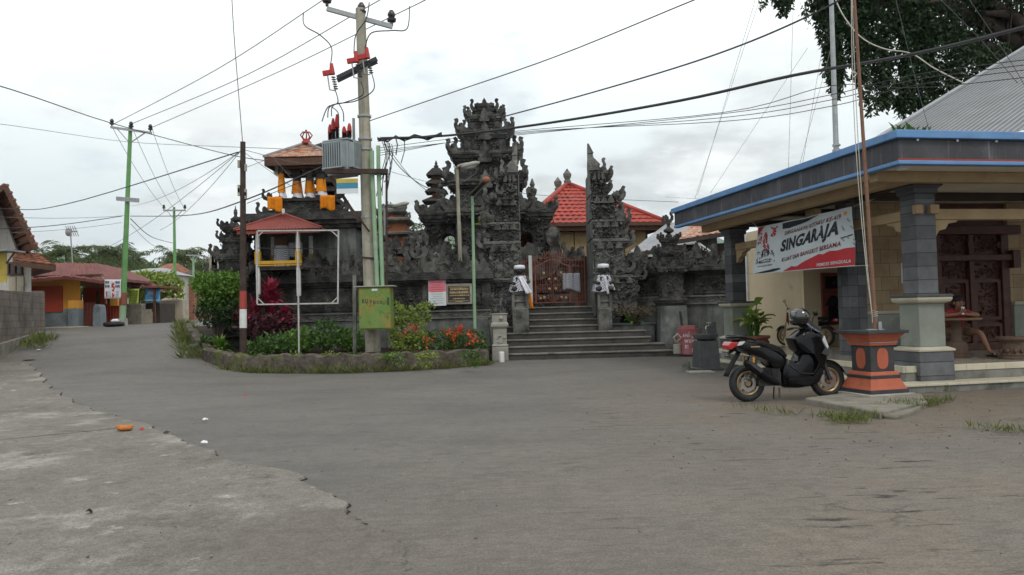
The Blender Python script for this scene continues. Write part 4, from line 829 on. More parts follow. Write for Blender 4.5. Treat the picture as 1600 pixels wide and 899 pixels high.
for (ya, ybb, xa_, xb2) in [(-.82,-.74,xe0+.02,xe1-.02),(yb-.1,yb-.02,xe0+.02,xe1-.02)]: b.box(xa_, xb2, ya, ybb, zE-.3, zE-.03)
b.box(xe0+.02, xe0+.1, -.73, yb-.11, zE-.3, zE-.03); b.box(xe1-.1, xe1-.02, -.73, yb-.11, zE-.3, zE-.03)
b.box(xe0+.1, xe1-.1, -.74, yb-.1, zE-.12, zE-.08); b.box(xe0+.45, xe1-.45, -.55, -.43, zE-.36, zE-.13)
b.build('eave_board', M['timber'], rf, bevel=.01)
b = MB(); b.lathe(xm, ym, [(.2,zA-.02),(.18,zA+.06),(.12,zA+.1),(.14,zA+.16)], 10)
for k in range(5):
    a = k*6.283/5; b.tube([(xm+.1*math.cos(a), ym+.1*math.sin(a), zA+.14), (xm+.22*math.cos(a), ym+.22*math.sin(a), zA+.3), (xm+.12*math.cos(a), ym+.12*math.sin(a), zA+.42), (xm, ym, zA+.43)], .025, 5)
b.ball((xm,ym,zA+.48), .04); b.build('crown_finial', M['postred'], rf, smooth=True)
for px, yaw in ((437, -.5), (470, .1)):
    h_ = thing('horn_speaker', 'ivory horn speaker under the tower roof, ' + ('leftmost one turned outward' if px == 437 else 'middle one facing the road'), 'speaker', (P(px,264,DT-.1).x, DT+.15, P(px,264,DT-.1).z), yaw, 'horn speakers on the bell tower')
    b = MB(); b.X = Matrix.Rotation(rad(90), 4, 'X'); b.lathe(0,0,[(.05,-.42),(.07,-.2),(.1,-.05),(.19,.1),(.245,.16),(.25,.175),(.235,.17),(.17,.1),(.06,-.05)],18); b.build('horn', M['speaker'], h_, smooth=2)
    b = MB(); b.X = Matrix.Rotation(rad(90), 4, 'X'); b.lathe(0,0,[(.08,-.55),(.1,-.52),(.1,-.38),(.05,-.36)],12); b.build('driver', M['trafo'], h_, smooth=2)
    b = MB(); b.tube([(0,.3,0),(0,.3,.2)], .02, 6); b.build('bracket', M['steel'], h_)
# small thatched shrine with stacked roofs behind the tower
t2 = thing('meru_shrine', 'small shrine with stacked dark roofs half hidden behind the transformer', 'shrine', (P(514,300,30.5).x, 30.5, 0))
b = MB(); b.box(-.35,.35,-.35,.35,0,P(514,320,30.5).z); b.build('base', M['brickor'], t2)
for pe in (318, 302, 288, 236):
    z0 = P(514, pe, 30.5).z; b = MB(); b.stack(0,0,[(.5,.5,z0-.03),(.56,.56,z0),(.42,.42,z0+.18),(.15,.15,z0+.34)]); b.build('thatch_roof', M['thatch'], t2, bevel=.05)
b = MB(); b.box(-.09,.09,-.09,.09,P(514,320,30.5).z,P(514,232,30.5).z); b.build('shaft', M['timber'], t2)
# ------------------------------------------------------------------ little open pavilion with maroon roof
DB = 25.4
t = thing('roofed_bale', 'tiny pavilion with maroon ribbed roof and yellow rail beside the wooden pole', 'pavilion', (P(447,380,DB).x, DB, 0)); bx0 = t.location.x
def bz(py): return P(447, py, DB).z
def bX(px): return P(px, 380, DB).x - bx0
E = [V((bX(378),-.75,bz(362))), V((bX(512),-.75,bz(362))), V((bX(512),1.6,bz(362))), V((bX(378),1.6,bz(362)))]; top = V((bX(438), .4, bz(333)))
b = MB()
for i in range(4): ribs(b, E[i], E[(i+1)%4], top, top, .11, .014)
rf = b.build('roof', M['zincred'], t, solid=.012)
b = MB()
for e_ in E[:2]: b.tube([e_ + Z_*.03, top + Z_*.04], .035, 6)
b.box(bX(382), bX(508), -.7, -.62, bz(362)-.13, bz(362)-.02); b.build('eave_trim', M['zincred'], rf)
b = MB(); b.lathe(top.x, top.y, [(.05,top.z),(.05,top.z+.18),(.03,top.z+.2)],8); b.build('finial', M['white'], rf)
for px in (409, 471):
    for yy in (-.4, 1.2):
        b = MB(); b.box(bX(px)-.06, bX(px)+.06, yy-.06, yy+.06, bz(440)-.5, bz(364)); p = b.build('post', M['white'], t, bevel=.01)
        b = MB(); b.box(bX(px)-.085, bX(px)+.085, yy-.085, yy+.085, bz(414), bz(394)); b.build('post_sleeve', M['yellowwood'], p, bevel=.01)
b = MB(); b.box(bX(411), bX(477), -.5, -.4, bz(414), bz(409)); b.box(bX(411), bX(477), -.52, -.46, bz(417), bz(415)); b.build('rail', M['yellowwood'], t, bevel=.01)
b = MB(); b.box(bX(406), bX(478), -.45, 1.3, bz(423), bz(418)); b.box(bX(406), bX(478), .9, 1.3, .5, bz(424)); b.build('floor', ST, t, bevel=.01)
dm = thing('wooden_slit_drum', 'hanging slit drum wrapped in checked cloth inside the tiny pavilion', 'drum', (P(440,390,DB+.5).x, DB+.5, bz(405)), group=None)
b = MB(); b.lathe(0,0,[(.2,-.25),(.24,0),(.22,.5),(.22,.8),(.15,.85)],14); b.build('body', M['timber'], dm, smooth=2)
b = MB(); b.lathe(0,0,[(.25,-.22),(.26,0),(.245,.48)],20); b.build('checked_wrap', M['poleng'], dm, smooth=2)
b = MB(); c = P(459,390,DB+.6); b.grid(lambda u, v: V((c.x-.3+.6*u, c.y+.03*math.sin(u*17), bz(400)+.5*v)), 20, 5); tag(b.build('checked_cloth', M['poleng'], smooth=True, solid=.01), 'pale checked cloth hanging at the back of the tiny pavilion', 'cloth')
# ------------------------------------------------------------------ corner pillar of the temple wall and right wall pillar
def pillar(label, px, d, hw0, segs, name='wall_pillar', spire=None, z00=0.):
    """segs: (py bottom, py top, half width m, is cornice)"""
    t = thing(name, label, 'pillar', (P(px, 400, d).x, d, 0))
    def z(py): return P(px, py, d).z
    first = True
    for b0, b1, w_, cn in segs:
        b = MB(); z0 = z00 if first else z(b0); z1 = z(b1); first = False
        if cn >= 2: (b.stack(0, 0, [(w_*1.08,w_*1.08,z0),(w_,w_,z1)]) if cn == 2 else cornice(b, 0, 0, w_, w_, z0 - .02, z1))
        elif cn: cornice(b, 0, 0, w_, w_, z0 - .02, z1); roof_orn(b, 0, 0, w_, w_, z1, w_*.62); block_relief(b, 0, 0, w_, w_, z0, z1, 26, .13)
        else: b.box(-w_, w_, -w_, w_, z0, z1); block_relief(b, 0, 0, w_, w_, max(z0, z1-1.6), z1, 42, .14)
        b.build('cornice' if cn in (1, 3) else 'shaft', M['plinth'] if cn == 2 else ST, t)
    if spire:
        p0, p1, r = spire; z0, z1 = z(p0), z(p1); h_ = z1 - z0; b = MB()
        b.lathe(0,0,[(r,z0),(r*1.1,z0+h_*.1),(r*.5,z0+h_*.2),(r*1.5,z0+h_*.28),(r*1.6,z0+h_*.36),(r*.7,z0+h_*.46),(r*.45,z0+h_*.52),(r*.62,z0+h_*.66),(r*.5,z0+h_*.8),(r*.2,z0+h_*.85),(.01,z1)],10); b.build('finial', ST, t)
    return t
pillar('ornate black corner pillar at the left end of the temple wall', 369, 26, .6, [(520,450,.50,0),(450,430,.62,1),(430,412,.43,0),(412,398,.54,1),(398,382,.34,0),(382,373,.4,1),(373,364,.25,0),(364,354,.38,1)], spire=(354,322,.11), z00=.3)
pillar('carved wall pillar with leafy crown nearest the red drum', 1046, 25.3, .6, [(560,478,.42,2),(478,466,.46,3),(466,428,.34,0),(428,418,.50,1),(418,402,.32,0),(402,393,.36,1),(393,380,.22,0),(380,372,.27,1)], spire=(372,338,.11))
# raised bed right of the stairs with fern
b = MB(); x0, x1 = P(948,510,25.6).x, P(1046,510,25.6).x; b.box(x0, x1-.5, 25.55, 26.6, 0, .99); b.box(x0-.03, x1-.47, 25.5, 26.6, .99, 1.06); tag(b.build('stair_planter', M['plinth'], bevel=.02), 'grey raised planter bed at the right of the stairs', 'planter')
# notices on the wall
nb = thing('notice_board', 'pink and white printed notice fixed to the carved wall', 'notice', (P(683,458,DW-.22).x, DW-.22, 0)); zt_, zb_ = P(683,438,DW-.22).z, P(683,478,DW-.22).z; hw = 13.6*DW/1200
b = MB(); b.box(-hw,hw,0,.03,zb_,zt_); b.build('panel', M['paper'], nb)
b = MB(); b.box(-hw+.004,hw-.004,-.004,0,zb_+(zt_-zb_)*.55,zt_-.004); b.build('pink_header', M['pink'], nb)
b = MB()
for k in range(10):
    z = zt_ - .08 - k*.075; l = hw*R.uniform(.5,.85); mi = 0 if k > 4 else 1
    b.box(-l, l, -.008, -.0045, z-.012, z, mi)
b.ball((-hw*.75,-.006,zt_-.08), .04, .003, .04); b.ball((hw*.75,-.006,zt_-.08), .04, .003, .04)
b.build('print', [M['bannergrey'], M['bannerred']], nb)
pq = thing('stone_plaque', 'small brown plaque with gilt lettering in a stone frame', 'plaque', (P(717,460,DW-.2).x, DW-.2, 0)); zt_, zb_ = P(717,447,DW-.2).z, P(717,472,DW-.2).z; hw = .36
b = MB(); b.box(-hw-.08,hw+.08,.02,.1,zb_-.08,zt_+.08); b.build('frame', M['concrete'], pq, bevel=.02)
b = MB(); b.box(-hw,hw,0,.03,zb_,zt_); b.build('panel', M['plaque'], pq)
# ------------------------------------------------------------------ lettering
def text_tris(s, bold=0.):
    cu = bpy.data.curves.new('lettering', 'FONT'); cu.body = s; cu.size = 1; cu.resolution_u = 3; cu.offset = bold; cu.space_character = 1.1
    o = bpy.data.objects.new('lettering', cu); COL.objects.link(o); dg = bpy.context.evaluated_depsgraph_get(); dg.update()
    me = o.evaluated_get(dg).to_mesh(); vs = [tuple(v.co) for v in me.vertices]; fs = [tuple(p.vertices) for p in me.polygons]
    o.evaluated_get(dg).to_mesh_clear(); bpy.data.objects.remove(o); bpy.data.curves.remove(cu)
    x0 = min(v[0] for v in vs); x1 = max(v[0] for v in vs); y0 = min(v[1] for v in vs); y1 = max(v[1] for v in vs)
    return [((v[0]-x0)/(x1-x0), (v[1]-y0)/(y1-y0)) for v in vs], fs
def letters(mb, s, fn, mi=0, bold=.0):
    """fn(u, v) places the unit box of the text"""
    vs, fs = text_tris(s, bold); mb.add([fn(u, v) for u, v in vs], fs, mi)
b = MB()
for zc, ww, hh in ((zt_-.1,.28,.07),(zt_-.21,.3,.08),(zt_-.31,.3,.04),(zt_-.42,.2,.04),(zt_-.52,.12,.03)):
    x = -ww
    while x < ww: l = R.uniform(.02,.06); b.box(x, x+l, -.007, -.002, zc-hh/2, zc+hh/2*R.uniform(.4,1)); x += l + .012
b.box(-.33,.33,-.005,-.002,zb_+.03,zb_+.045); b.box(-.33,.33,-.005,-.002,zt_-.045,zt_-.03); b.build('lettering', M['ltgold'], pq)
# ------------------------------------------------------------------ the pavilion
RZ = rad(10.4); c1 = P(1443, 560, 13.75)
pav = thing('pavilion', 'open village hall with black tiled columns, blue trimmed dark fascia and beige tiled floor', 'pavilion', (c1.x, c1.y, 0), RZ)
PL = Matrix.Translation(pav.location) @ Matrix.Rotation(RZ, 4, 'Z')
ZD = .41; ZS0, ZS1 = 3.74, 4.26; U0, V0 = -1.43, -1.43; VE = 7.75; UE = 9.5
def pw(u, v, z=0): return PL @ V((u, v, z))
b = MB(); b.box(-.55, UE, -.2, 7.6, .0, ZD); b.build('floor', M['decktile'], pav)
b = MB(); b.box(-.58, UE, -.25, -.202, ZD-.11, ZD+.004); b.box(-.60, -.552, -.25, 7.6, ZD-.11, ZD+.004); b.build('floor_edge', M['deckedge'], pav, bevel=.008)
b = MB(); b.box(-.575, UE, -.235, -.204, .14, ZD-.112); b.box(-.585, -.554, -.235, 7.55, .14, ZD-.112); b.build('riser', M['riser'], pav)
b = MB(); b.box(-.95, UE, -.66, -.237, .0, .105); b.box(-.95, -.587, -.236, 7.3, .0, .105); b.build('step_core', M['riser'], pav)
b = MB(); b.box(-.98, UE, -.69, -.237, .107, .15); b.box(-.98, -.587, -.236, 7.3, .107, .15); b.build('step', M['deckedge'], pav, bevel=.008)
def column(u, v, zb=0.):
    cb = MB(); cb.box(u-.34, u+.34, v-.34, v+.34, zb, .66); c = cb.build('column', M['coltile'], pav, bevel=.012)
    cb = MB(); cb.stack(u, v, [(.345,.345,.66),(.36,.36,.665),(.36,.36,.70),(.27,.27,.74)]); cb.stack(u, v, [(.27,.27,1.50),(.33,.33,1.53),(.35,.35,1.57),(.35,.35,1.61)]); cb.build('lip', M['lip'], c, bevel=.008)
    cb = MB(); cb.box(u-.255, u+.255, v-.255, v+.255, .741, 1.501); cb.build('dado', M['dado'], c, bevel=.01)
    cb = MB(); cb.box(u-.36, u+.36, v-.36, v+.36, 1.612, 1.66); cb.build('dado_cap', M['basin'], c, bevel=.01)
    cb = MB(); cb.box(u-.2, u+.2, v-.2, v+.2, 1.661, ZS0-.16); cb.box(u-.22, u+.22, v-.22, v+.22, 3.26, 3.27); cb.build('shaft', M['coltile'], c, bevel=.012)
    cb = MB(); cb.stack(u, v, [(.2,.2,ZS0-.3),(.24,.24,ZS0-.28),(.24,.24,ZS0-.2),(.3,.3,ZS0-.16),(.3,.3,ZS0-.06)]); cb.build('capital', M['coltile'], c, bevel=.01)
column(0, 0); column(0, 7.08); column(5.9, 0)
# entablature: fascia with two blue bands
b = MB(); b.box(U0+.02, UE, V0+.02, V0+.16, ZS0+.045, ZS1-.13); b.box(U0+.02, U0+.16, V0+.161, VE, ZS0+.045, ZS1-.13); b.box(U0+.161, UE, VE-.14, VE, ZS0+.045, ZS1-.13); b.build('fascia', M['fascia'], pav, bevel=.01)
b = MB(); b.box(U0-.06, UE, V0-.06, V0+.22, ZS1-.128, ZS1); b.box(U0-.06, U0+.22, V0+.221, VE+.06, ZS1-.128, ZS1)
b.box(U0-.01, UE, V0-.01, V0+.15, ZS0-.02, ZS0+.043); b.box(U0-.01, U0+.15, V0+.151, VE, ZS0-.02, ZS0+.043); b.build('blue_trim', M['blueband'], pav, bevel=.012)
b = MB(); b.box(U0+.0, UE, V0+.012, V0+.019, ZS0+.045, ZS0+.075); b.build('red_line', M['shutterred'], pav)
b = MB()
for k in range(9): b.ball((U0+.35+k*.72, V0-.005, ZS1-.15), .022, .02, .022, 8, 5)
b.build('light_bulb', M['cloth_white'], pav)
b = MB(); b.box(U0+.16, UE, V0+.16, VE-.15, ZS0+.02, ZS0+.06); b.build('soffit', M['soffit'], pav)
# beams
b = MB()
for v in (-.55, ): b.box(U0+.17, UE, v-.1, v+.1, ZS0-.16, ZS0+.018)
b.box(-.72, -.5, -.44, VE-.2, ZS0-.17, ZS0+.018); b.build('edge_beam', M['beam'], pav, bevel=.01)
b = MB()
for v in (1.7, 4.2, 6.4): b.box(-.49, 4, v-.09, v+.09, ZS0-.14, ZS0+.017)
b.box(-.1, .1, .32, 6.75, ZS0-.1, ZS0+.016)
b.build('cross_beam', M['beamdark'], pav, bevel=.01)
b = MB(); b.box(-.09,.09,.21,6.86,3.02,3.2); b.box(.21,5.68,-.09,.09,3.0,3.19)
for (o, ux) in ((V((.21,0,3.0)), X_), (V((5.68,0,3.0)), -X_), (V((0,.21,3.02)), Y_), (V((0,6.86,3.02)), -Y_)):
    b.prism([(0,0),(0,-.34),(.1,-.3),(.16,-.2),(.3,-.17),(.36,-.07),(.52,-.05),(.56,0)], o - V((0,0,.002)), ux, Z_, .14)
b.build('tie_beam', M['beam'], pav, bevel=.012)
b = MB(); b.box(-.08,.08,3.1,3.28,3.2,ZS0-.1); b.box(-.07,.07,3.28,3.5,3.2,ZS0-.1); b.build('king_post', M['beam'], pav, bevel=.01)
b = MB(); b.box(-.26,-.12,-.31,-.2,3.08,3.24); b.box(.02,.2,-.31,-.2,3.08,3.24); b.build('stub_beam', M['beam'], pav, bevel=.01)
# inner walls
b = MB(); b.box(.95, 2.72, 3.0, 3.2, ZD, ZS0); b.box(4.68, UE, 3.0, 3.2, ZD, ZS0); b.build('stone_wall', M['palimanan'], pav)
b = MB(); b.box(.99, 2.7, 2.93, 2.998, ZD, 1.28); b.box(4.7, UE, 2.93, 2.998, ZD, 1.4); b.build('wall_dado', M['dado'], pav, bevel=.01)
b = MB(); b.box(.97, 2.7, 2.9, 2.998, 1.282, 1.35); b.box(4.7, UE, 2.9, 2.998, 1.402, 1.48); b.build('dado_lip', M['lip'], pav, bevel=.01)
b = MB(); b.box(.5, .95, 2.86, 3.24, ZD, ZS0); b.build('corner_pilaster', M['coltile'], pav, bevel=.01)
b = MB(); b.box(1.5, 4.2, 6.25, 6.4, ZD, ZS0); b.box(1.5, 1.65, 6.41, 9.4, ZD, ZS0); b.build('cream_wall', M['cream'], pav)
b = MB(); b.box(1.44, 1.5, 9.2, 9.4, ZD, ZS0); b.build('white_post', M['white'], pav)
b = MB(); b.box(3.4, UE, 6.9, 7.0, ZD, ZS0); b.box(2.5, UE, 9.3, 9.5, ZD, ZS0); b.build('back_wall', M['cream'], pav)
# window in the cream wall
wn = MB(); u0, u1, z0, z1 = 1.98, 3.35, .98, 2.35
for a, b_ in ((u0, u0+.09), (u0+.6, u0+.7), (u1-.09, u1)): wn.box(a, b_, 6.17, 6.248, z0, z1)
for a, b_ in ((z0, z0+.09), (z1-.09, z1), (z1-.5, z1-.42)): wn.box(u0+.001, u1-.001, 6.18, 6.247, a, b_)
for q in (u0+.34, u0+1.0):
    ar = [(-.25,.35),(-.25,.0)] + [(-.17*math.cos(math.pi*k/8), .12+.14*math.sin(math.pi*k/8)) for k in range(9)] + [(.25,0),(.25,.35)]
    wn.prism(ar, (q, 6.215, z1-.86), X_, Z_, .05); wn.box(q-.25, q-.17, 6.19, 6.24, z0+.09, z1-.86); wn.box(q+.17, q+.25, 6.19, 6.24, z0+.09, z1-.86)
wo = wn.build('window', M['winwood'], pav, bevel=.006)
b = MB(); b.box(u0+.05, u1-.05, 6.225, 6.246, z0+.05, z1-.05); b.build('pane', M['glassdark'], wo)
# carved double door
dr = MB(); dr.box(2.72, 4.68, 3.1, 3.18, ZD, ZS0); do = dr.build('door', M['doorwood'], pav)
b = MB()
for a, b_ in ((2.72,2.92),(4.48,4.68),(3.64,3.76)): b.box(a, b_, 2.98, 3.098, ZD, 3.2)
b.box(2.5, 4.95, 2.9, 3.098, 3.02, 3.22); b.box(2.62, 4.8, 2.88, 3.097, 2.42, 2.56); b.box(2.6, 2.75, 2.84, 2.99, 2.3, 2.62); b.box(4.66, 4.86, 2.84, 2.99, 2.25, 2.65)
b.box(2.93, 4.47, 2.97, 3.097, ZD, ZD+.16); b.build('door_frame', M['doorwood'], do, bevel=.015)
for u in (2.94, 3.77):
    b = MB()
    for z0, z1 in ((ZD+.18, 1.0), (1.08, 2.0)):
        b.box(u, u+.69, 3.02, 3.098, z0, z0+.07); b.box(u, u+.69, 3.02, 3.098, z1-.07, z1); b.box(u, u+.08, 3.02, 3.097, z0+.071, z1-.071); b.box(u+.61, u+.69, 3.02, 3.097, z0+.071, z1-.071)
        relief(b, (u+.1, 3.09, z0+.1), X_, Z_, .49, z1-z0-.2, 70, .075)
    relief(b, (u, 3.09, 2.05), X_, Z_, .69, .35, 50, .08); b.build('door_panel', M['doorwood'], do)
b = MB(); relief(b, (2.75, 3.02, 2.6), X_, Z_, 1.9, .42, 110, .09); b.build('door_carving', M['doorwood'], do)
# ribbed zinc roof over the main room
A0 = P(1378, 215, 18.6); er, ea = V((.8,.6,.425)), V((.6,-.8,0)); PLi = PL.inverted()
b = MB(); b.X = PLi; lo = A0 - er*1.9
ribs(b, lo, lo + ea*5.4, lo + ea*5.4 + er*15, lo + er*15,   .135, .007); nf = len(b.m); kk = nf//4; b.m = [1 if (i % kk) % 2 else 0 for i in range(nf)]; b.build('zinc_roof', [M['zinc'], M['zincshade']], pav, solid=.01)  # every other rib facet darkened, painting in the shade between ribs
b = MB(); b.X = PLi; b.tube([lo + Z_*.04, lo + er*15 + Z_*.04], .07, 6); b.build('roof_ridge', M['zinc'], pav)
b = MB(); b.box(U0+.17, UE, VE-.6, VE-.15, ZS0+.065, ZS0+.2); b.build('back_gutter', M['fascia'], pav)
# paper notice, lamp, pot on the floor
b = MB(); b.X = PL; b.box(1.9, 2.2, 2.985, 2.996, 1.95, 2.4); tag(b.build('paper_notice', M['paper']), 'white paper notice stuck on the yellow stone wall', 'notice')
b = MB(); b.X = PL; b.lathe(1.15, 2.55, [(.0,ZD),(.2,ZD+.005),(.21,ZD+.05),(.21,ZD+.5),(.17,ZD+.53),(.0,ZD+.53)], 14); tag(b.build('water_crock', M['basin'], smooth=2), 'dark round crock on the tiled floor below the stone wall', 'crock')
b = MB(); b.X = PL; b.lathe(U0+.32, V0+.35, [(.0,ZS0+.02),(.09,ZS0+.018),(.09,ZS0-.03),(.07,ZS0-.05),(0,ZS0-.05)], 10); tag(b.build('ceiling_lamp', M['white']), 'small white lamp under the corner of the pavilion soffit', 'lamp')
# weed growing on the roof edge
b = MB()
for i in range(34):
    p = pw(U0+.5+R.uniform(-.2,.35), V0+.4+R.uniform(-.1,.2), ZS1); a = R.uniform(0,6.28); l = R.uniform(.08,.26); q = p + V((math.cos(a)*l*.6, math.sin(a)*l*.6, l)); s_ = V((-math.sin(a), math.cos(a), 0))*.03; b.add([p-s_*.3, p+s_*.3, (p+q)/2+s_+Z_*.05, q, (p+q)/2-s_+Z_*.05], [(0,1,2,3,4)])
tag(b.build('roof_weed', M['leaf']), 'small green weed sprouting from the pavilion parapet corner', 'weed')
# ------------------------------------------------------------------ banner
def onu(px, py, u):
    r = ray(px, py); n = PL.to_3x3() @ X_; t = (pw(u, 0) - EYE).dot(n) / r.dot(n); return EYE + r * t
Q = [onu(1184,356,-.42), onu(1333.5,323,-.42), onu(1333,416,-.4), onu(1179,428.6,-.4)]
bn = thing('event_banner', 'white event banner with red and black lettering tied under the pavilion eave', 'banner', Q[0])
BL = local(bn); nrm = (Q[1]-Q[0]).cross(Q[3]-Q[0]).normalized()
if nrm.dot(EYE - Q[0]) < 0: nrm = -nrm
def bmap(s, t, off=0.):
    top = Q[0].lerp(Q[1], s); bot = Q[3].lerp(Q[2], s); p = top.lerp(bot, t)
    wv = .035*math.sin(s*9 + t*2) + .025*math.sin(s*21 - t*5) * (1 - t*.5) + .05*math.sin(math.pi*s)*math.sin(math.pi*t)
    return BL @ (p + nrm * (wv + off))
b = MB(); b.grid(lambda u, v: bmap(u, v), 60, 20); b.build('sheet', M['bannerwhite'], bn, smooth=True)
def bpoly(mb, pts, mi, off=.006):
    bmx = []; k = len(pts)
    mb.add([bmap(s, t, off) for s, t in pts], [tuple(range(k))], mi)
def bstrip(mb, top, bot, mi, off=.006):
    for (a, a2), (c, c2) in zip(zip(top, top[1:]), zip(bot, bot[1:])):
        mb.grid(lambda u, v: bmap((a[0]+(a2[0]-a[0])*u)*(1-v) + (c[0]+(c2[0]-c[0])*u)*v, (a[1]+(a2[1]-a[1])*u)*(1-v) + (c[1]+(c2[1]-c[1])*u)*v, off), 4, 4, mi)
b = MB(); mts = [M['bannerblack'], M['bannerred'], M['bannerdkred'], M['bannergrey'], M['bannerwhite'], M['orangewall']]
bstrip(b, [(.315,.03),(.45,.02),(.6,.02),(.70,.015)], [(.315,.14),(.40,.15),(.55,.085),(.70,.02)], 0)
bstrip(b, [(.33,.985),(.42,.90),(.46,.915),(.49,.91),(.72,.73),(.76,.745),(.82,.70),(.88,.705),(.93,.68),(1,.68)], [(.33,.99)] + [(x,.985) for x in (.42,.46,.49,.72,.76,.82,.88,.93,1)], 1)
bstrip(b, [(.02,.985),(.12,.95),(.22,.92),(.3,.915)], [(.02,.99),(.12,.99),(.22,.975),(.3,.94)], 0)
bstrip(b, [(.02,.01),(.06,.01),(.13,.015)], [(.02,.2),(.05,.12),(.11,.03)], 1)
for k in range(26): s, t = R.uniform(.015,.09), R.uniform(.02,.34); bpoly(b, [(s,t),(s+.012,t+.015),(s+.004,t+.045),(s-.006,t+.02)], 1, .007)
for k in range(24): s, t = R.uniform(.185,.25), R.uniform(.03,.24); bpoly(b, [(s,t),(s+.014,t+.01),(s+.008,t+.04),(s-.006,t+.025)], 1, .007)
for k in range(60):                                                     # tapering red emblem, scrolls around it
    t = R.uniform(.12,.55); w_ = .008 + .045*(t-.1)/.45; s = .145 + R.uniform(-w_, w_); bpoly(b, [(s,t-.02),(s+.008,t),(s+.002,t+.03),(s-.007,t+.005)], 1 if R.random() < .8 else 0, .008)
for k in range(40):
    s = .135 + R.choice((-1,1))*R.uniform(.04,.105); t = R.uniform(.5,.76); bpoly(b, [(s,t),(s+.01,t+.012),(s+.002,t+.03),(s-.003,t+.012)], 0, .007)
def txt(s, s0, s1, t0, t1, h0, h1, mi, shear=.0, bold=.02, off=.008):
    letters(b, s, lambda u, v: bmap(s0 + (s1-s0)*u + shear*(v-.5), (t0 + (t1-t0)*u) - (h0 + (h1-h0)*u)*v, off), mi, bold)
txt('DIRGAHAYU KOTAKU KE-419', .345, .905, .275, .165, .075, .085, 2, .006)
txt('SINGARAJA', .305, .89, .665, .505, .30, .33, 0, .02, .045)
txt('KUAT DAN BANGKIT BERSAMA', .32, .905, .80, .635, .08, .085, 2, .006)
txt('PEMDES BENGKALA', .70, .975, .955, .935, .055, .06, 4, .004, .03, .011)
txt('419', .085, .19, .66, .645, .135, .14, 0, .012, .03, .011); txt('SINGARAJA', .065, .2, .80, .785, .055, .055, 0, 0, .02); txt('KUAT DAN BANGKIT BERSAMA', .05, .215, .86, .845, .03, .03, 0, 0, .02)
for k in range(9):
    s = .905 + .09*R.random(); t = R.uniform(.1,.62); bpoly(b, [(s,t),(s+.006,t+.02),(s+.02,t+.07),(s+.012,t+.075),(s-.004,t+.03)], 3, .007)
bstrip(b, [(.9,.49),(.99,.455)], [(.9,.51),(.99,.475)], 0); bpoly(b, [(.935,.07),(.95,.055),(.965,.075),(.963,.105),(.945,.13),(.932,.1)], 5, .008)
bstrip(b, [(.06,.74),(.1,.715),(.15,.70),(.19,.715),(.22,.73)], [(.06,.752),(.1,.727),(.15,.712),(.19,.727),(.22,.742)], 0)
b.build('print', mts, bn)
b = MB()
for p, q in ((Q[0], Q[0]+V((-.1,.3,.25))), (Q[1], Q[1]+V((.35,-.1,.12))), (Q[2], Q[2]+V((.3,-.2,.0))), (Q[3], Q[3]+V((-.15,.2,.05)))): b.tube([BL @ p, BL @ q], .008, 4)
b.build('tie_cord', M['rope'], bn)
# ------------------------------------------------------------------ orange flag pedestal and poles
pc = G(1366, 630); pd = thing('flag_pedestal', 'orange and black square moulded pedestal holding the flag pole', 'pedestal', (pc.x + .60*.425, pc.y + .60*.905, .0), rad(15)); pd.scale = (.68,.68,.86) 
b = MB(); b.box(-.62,.62,-.62,.62,-.03,.13); b.build('footing', M['concrete'], pd, bevel=.02)
b = MB(); b.stack(0,0,[(.53,.53,.13),(.53,.53,.2)]); b.stack(0,0,[(.415,.415,.40),(.415,.415,.455)]); b.stack(0,0,[(.325,.325,.52),(.325,.325,1.0)]); b.stack(0,0,[(.56,.56,1.22),(.56,.56,1.28)]); b.build('black_body', M['pedblack'], pd, bevel=.008)
b = MB(); b.stack(0,0,[(.51,.51,.2),(.47,.47,.26),(.40,.40,.4)]); b.stack(0,0,[(.40,.40,.456),(.37,.37,.52)]); b.build('base_moulding', M['pedorange'], pd, bevel=.006)
b = MB(); b.stack(0,0,[(.37,.37,1.0),(.38,.38,1.05)]); b.stack(0,0,[(.38,.38,1.066),(.41,.41,1.12),(.50,.50,1.219)]); b.build('top_moulding', M['pedorange'], pd, bevel=.006)
b = MB(); b.stack(0,0,[(.39,.39,1.051),(.39,.39,1.064)]); b.build('silver_line', M['disc'], pd)
ov = [(.155*math.copysign(abs(math.cos(t))**.7, math.cos(t)), .19*math.copysign(abs(math.sin(t))**.75, math.sin(t))) for t in [2*math.pi*k/28 for k in range(28)]]
for o, ux in (((0,-.327,.76), X_), ((-.327,0,.76), -Y_), ((.327,0,.76), Y_)):
    b = MB(); b.prism(ov, o, ux, Z_, .012); b.build('oval_panel', M['pedorange'], pd)
pdz = 1.28*.86; pyy = pc.y + .60*.905
b = MB(); p0 = V((pc.x, pyy, pdz)); p1 = P(1368, 511, p0.y); tp = P(1331, -60, p0.y); p0 = V((p1.x, p0.y, pdz-.0))
fp = thing('flag_pole', 'thin brown flag pole with slack white rope rising from the orange pedestal', 'flag pole', p0); FL = local(fp)
b.X = FL; b.tube([p0, p0.lerp(tp,.5), tp], [.034,.03,.024], 8); b.build('pole', M['flagpole'], fp, smooth=2)
b = MB(); b.X = FL; a = p0 + V((-.06,-.03,.22)); 
for dx, sag in ((-.09,.0),(-.05,.03)): b.tube([a + V((0,0,-.1)), a] + [a.lerp(tp, k/8) + V((dx*math.sin(math.pi*k/8)*1.1 - .02, -.02, 0)) for k in range(1, 9)], .007, 4)
b.tube([p0 + V((.04*math.cos(k), .04*math.sin(k), .2+.005*k)) for k in range(24)], .007, 4); b.build('rope', M['rope'], fp)
b = MB(); b.X = FL; b.box(p0.x-.15, p0.x+.12, p0.y-.05, p0.y+.05, pdz, pdz+.015); b.box(p0.x+.02, p0.x+.07, p0.y-.07, p0.y-.035, pdz, pdz+.13); b.build('clamp', M['steel'], fp)
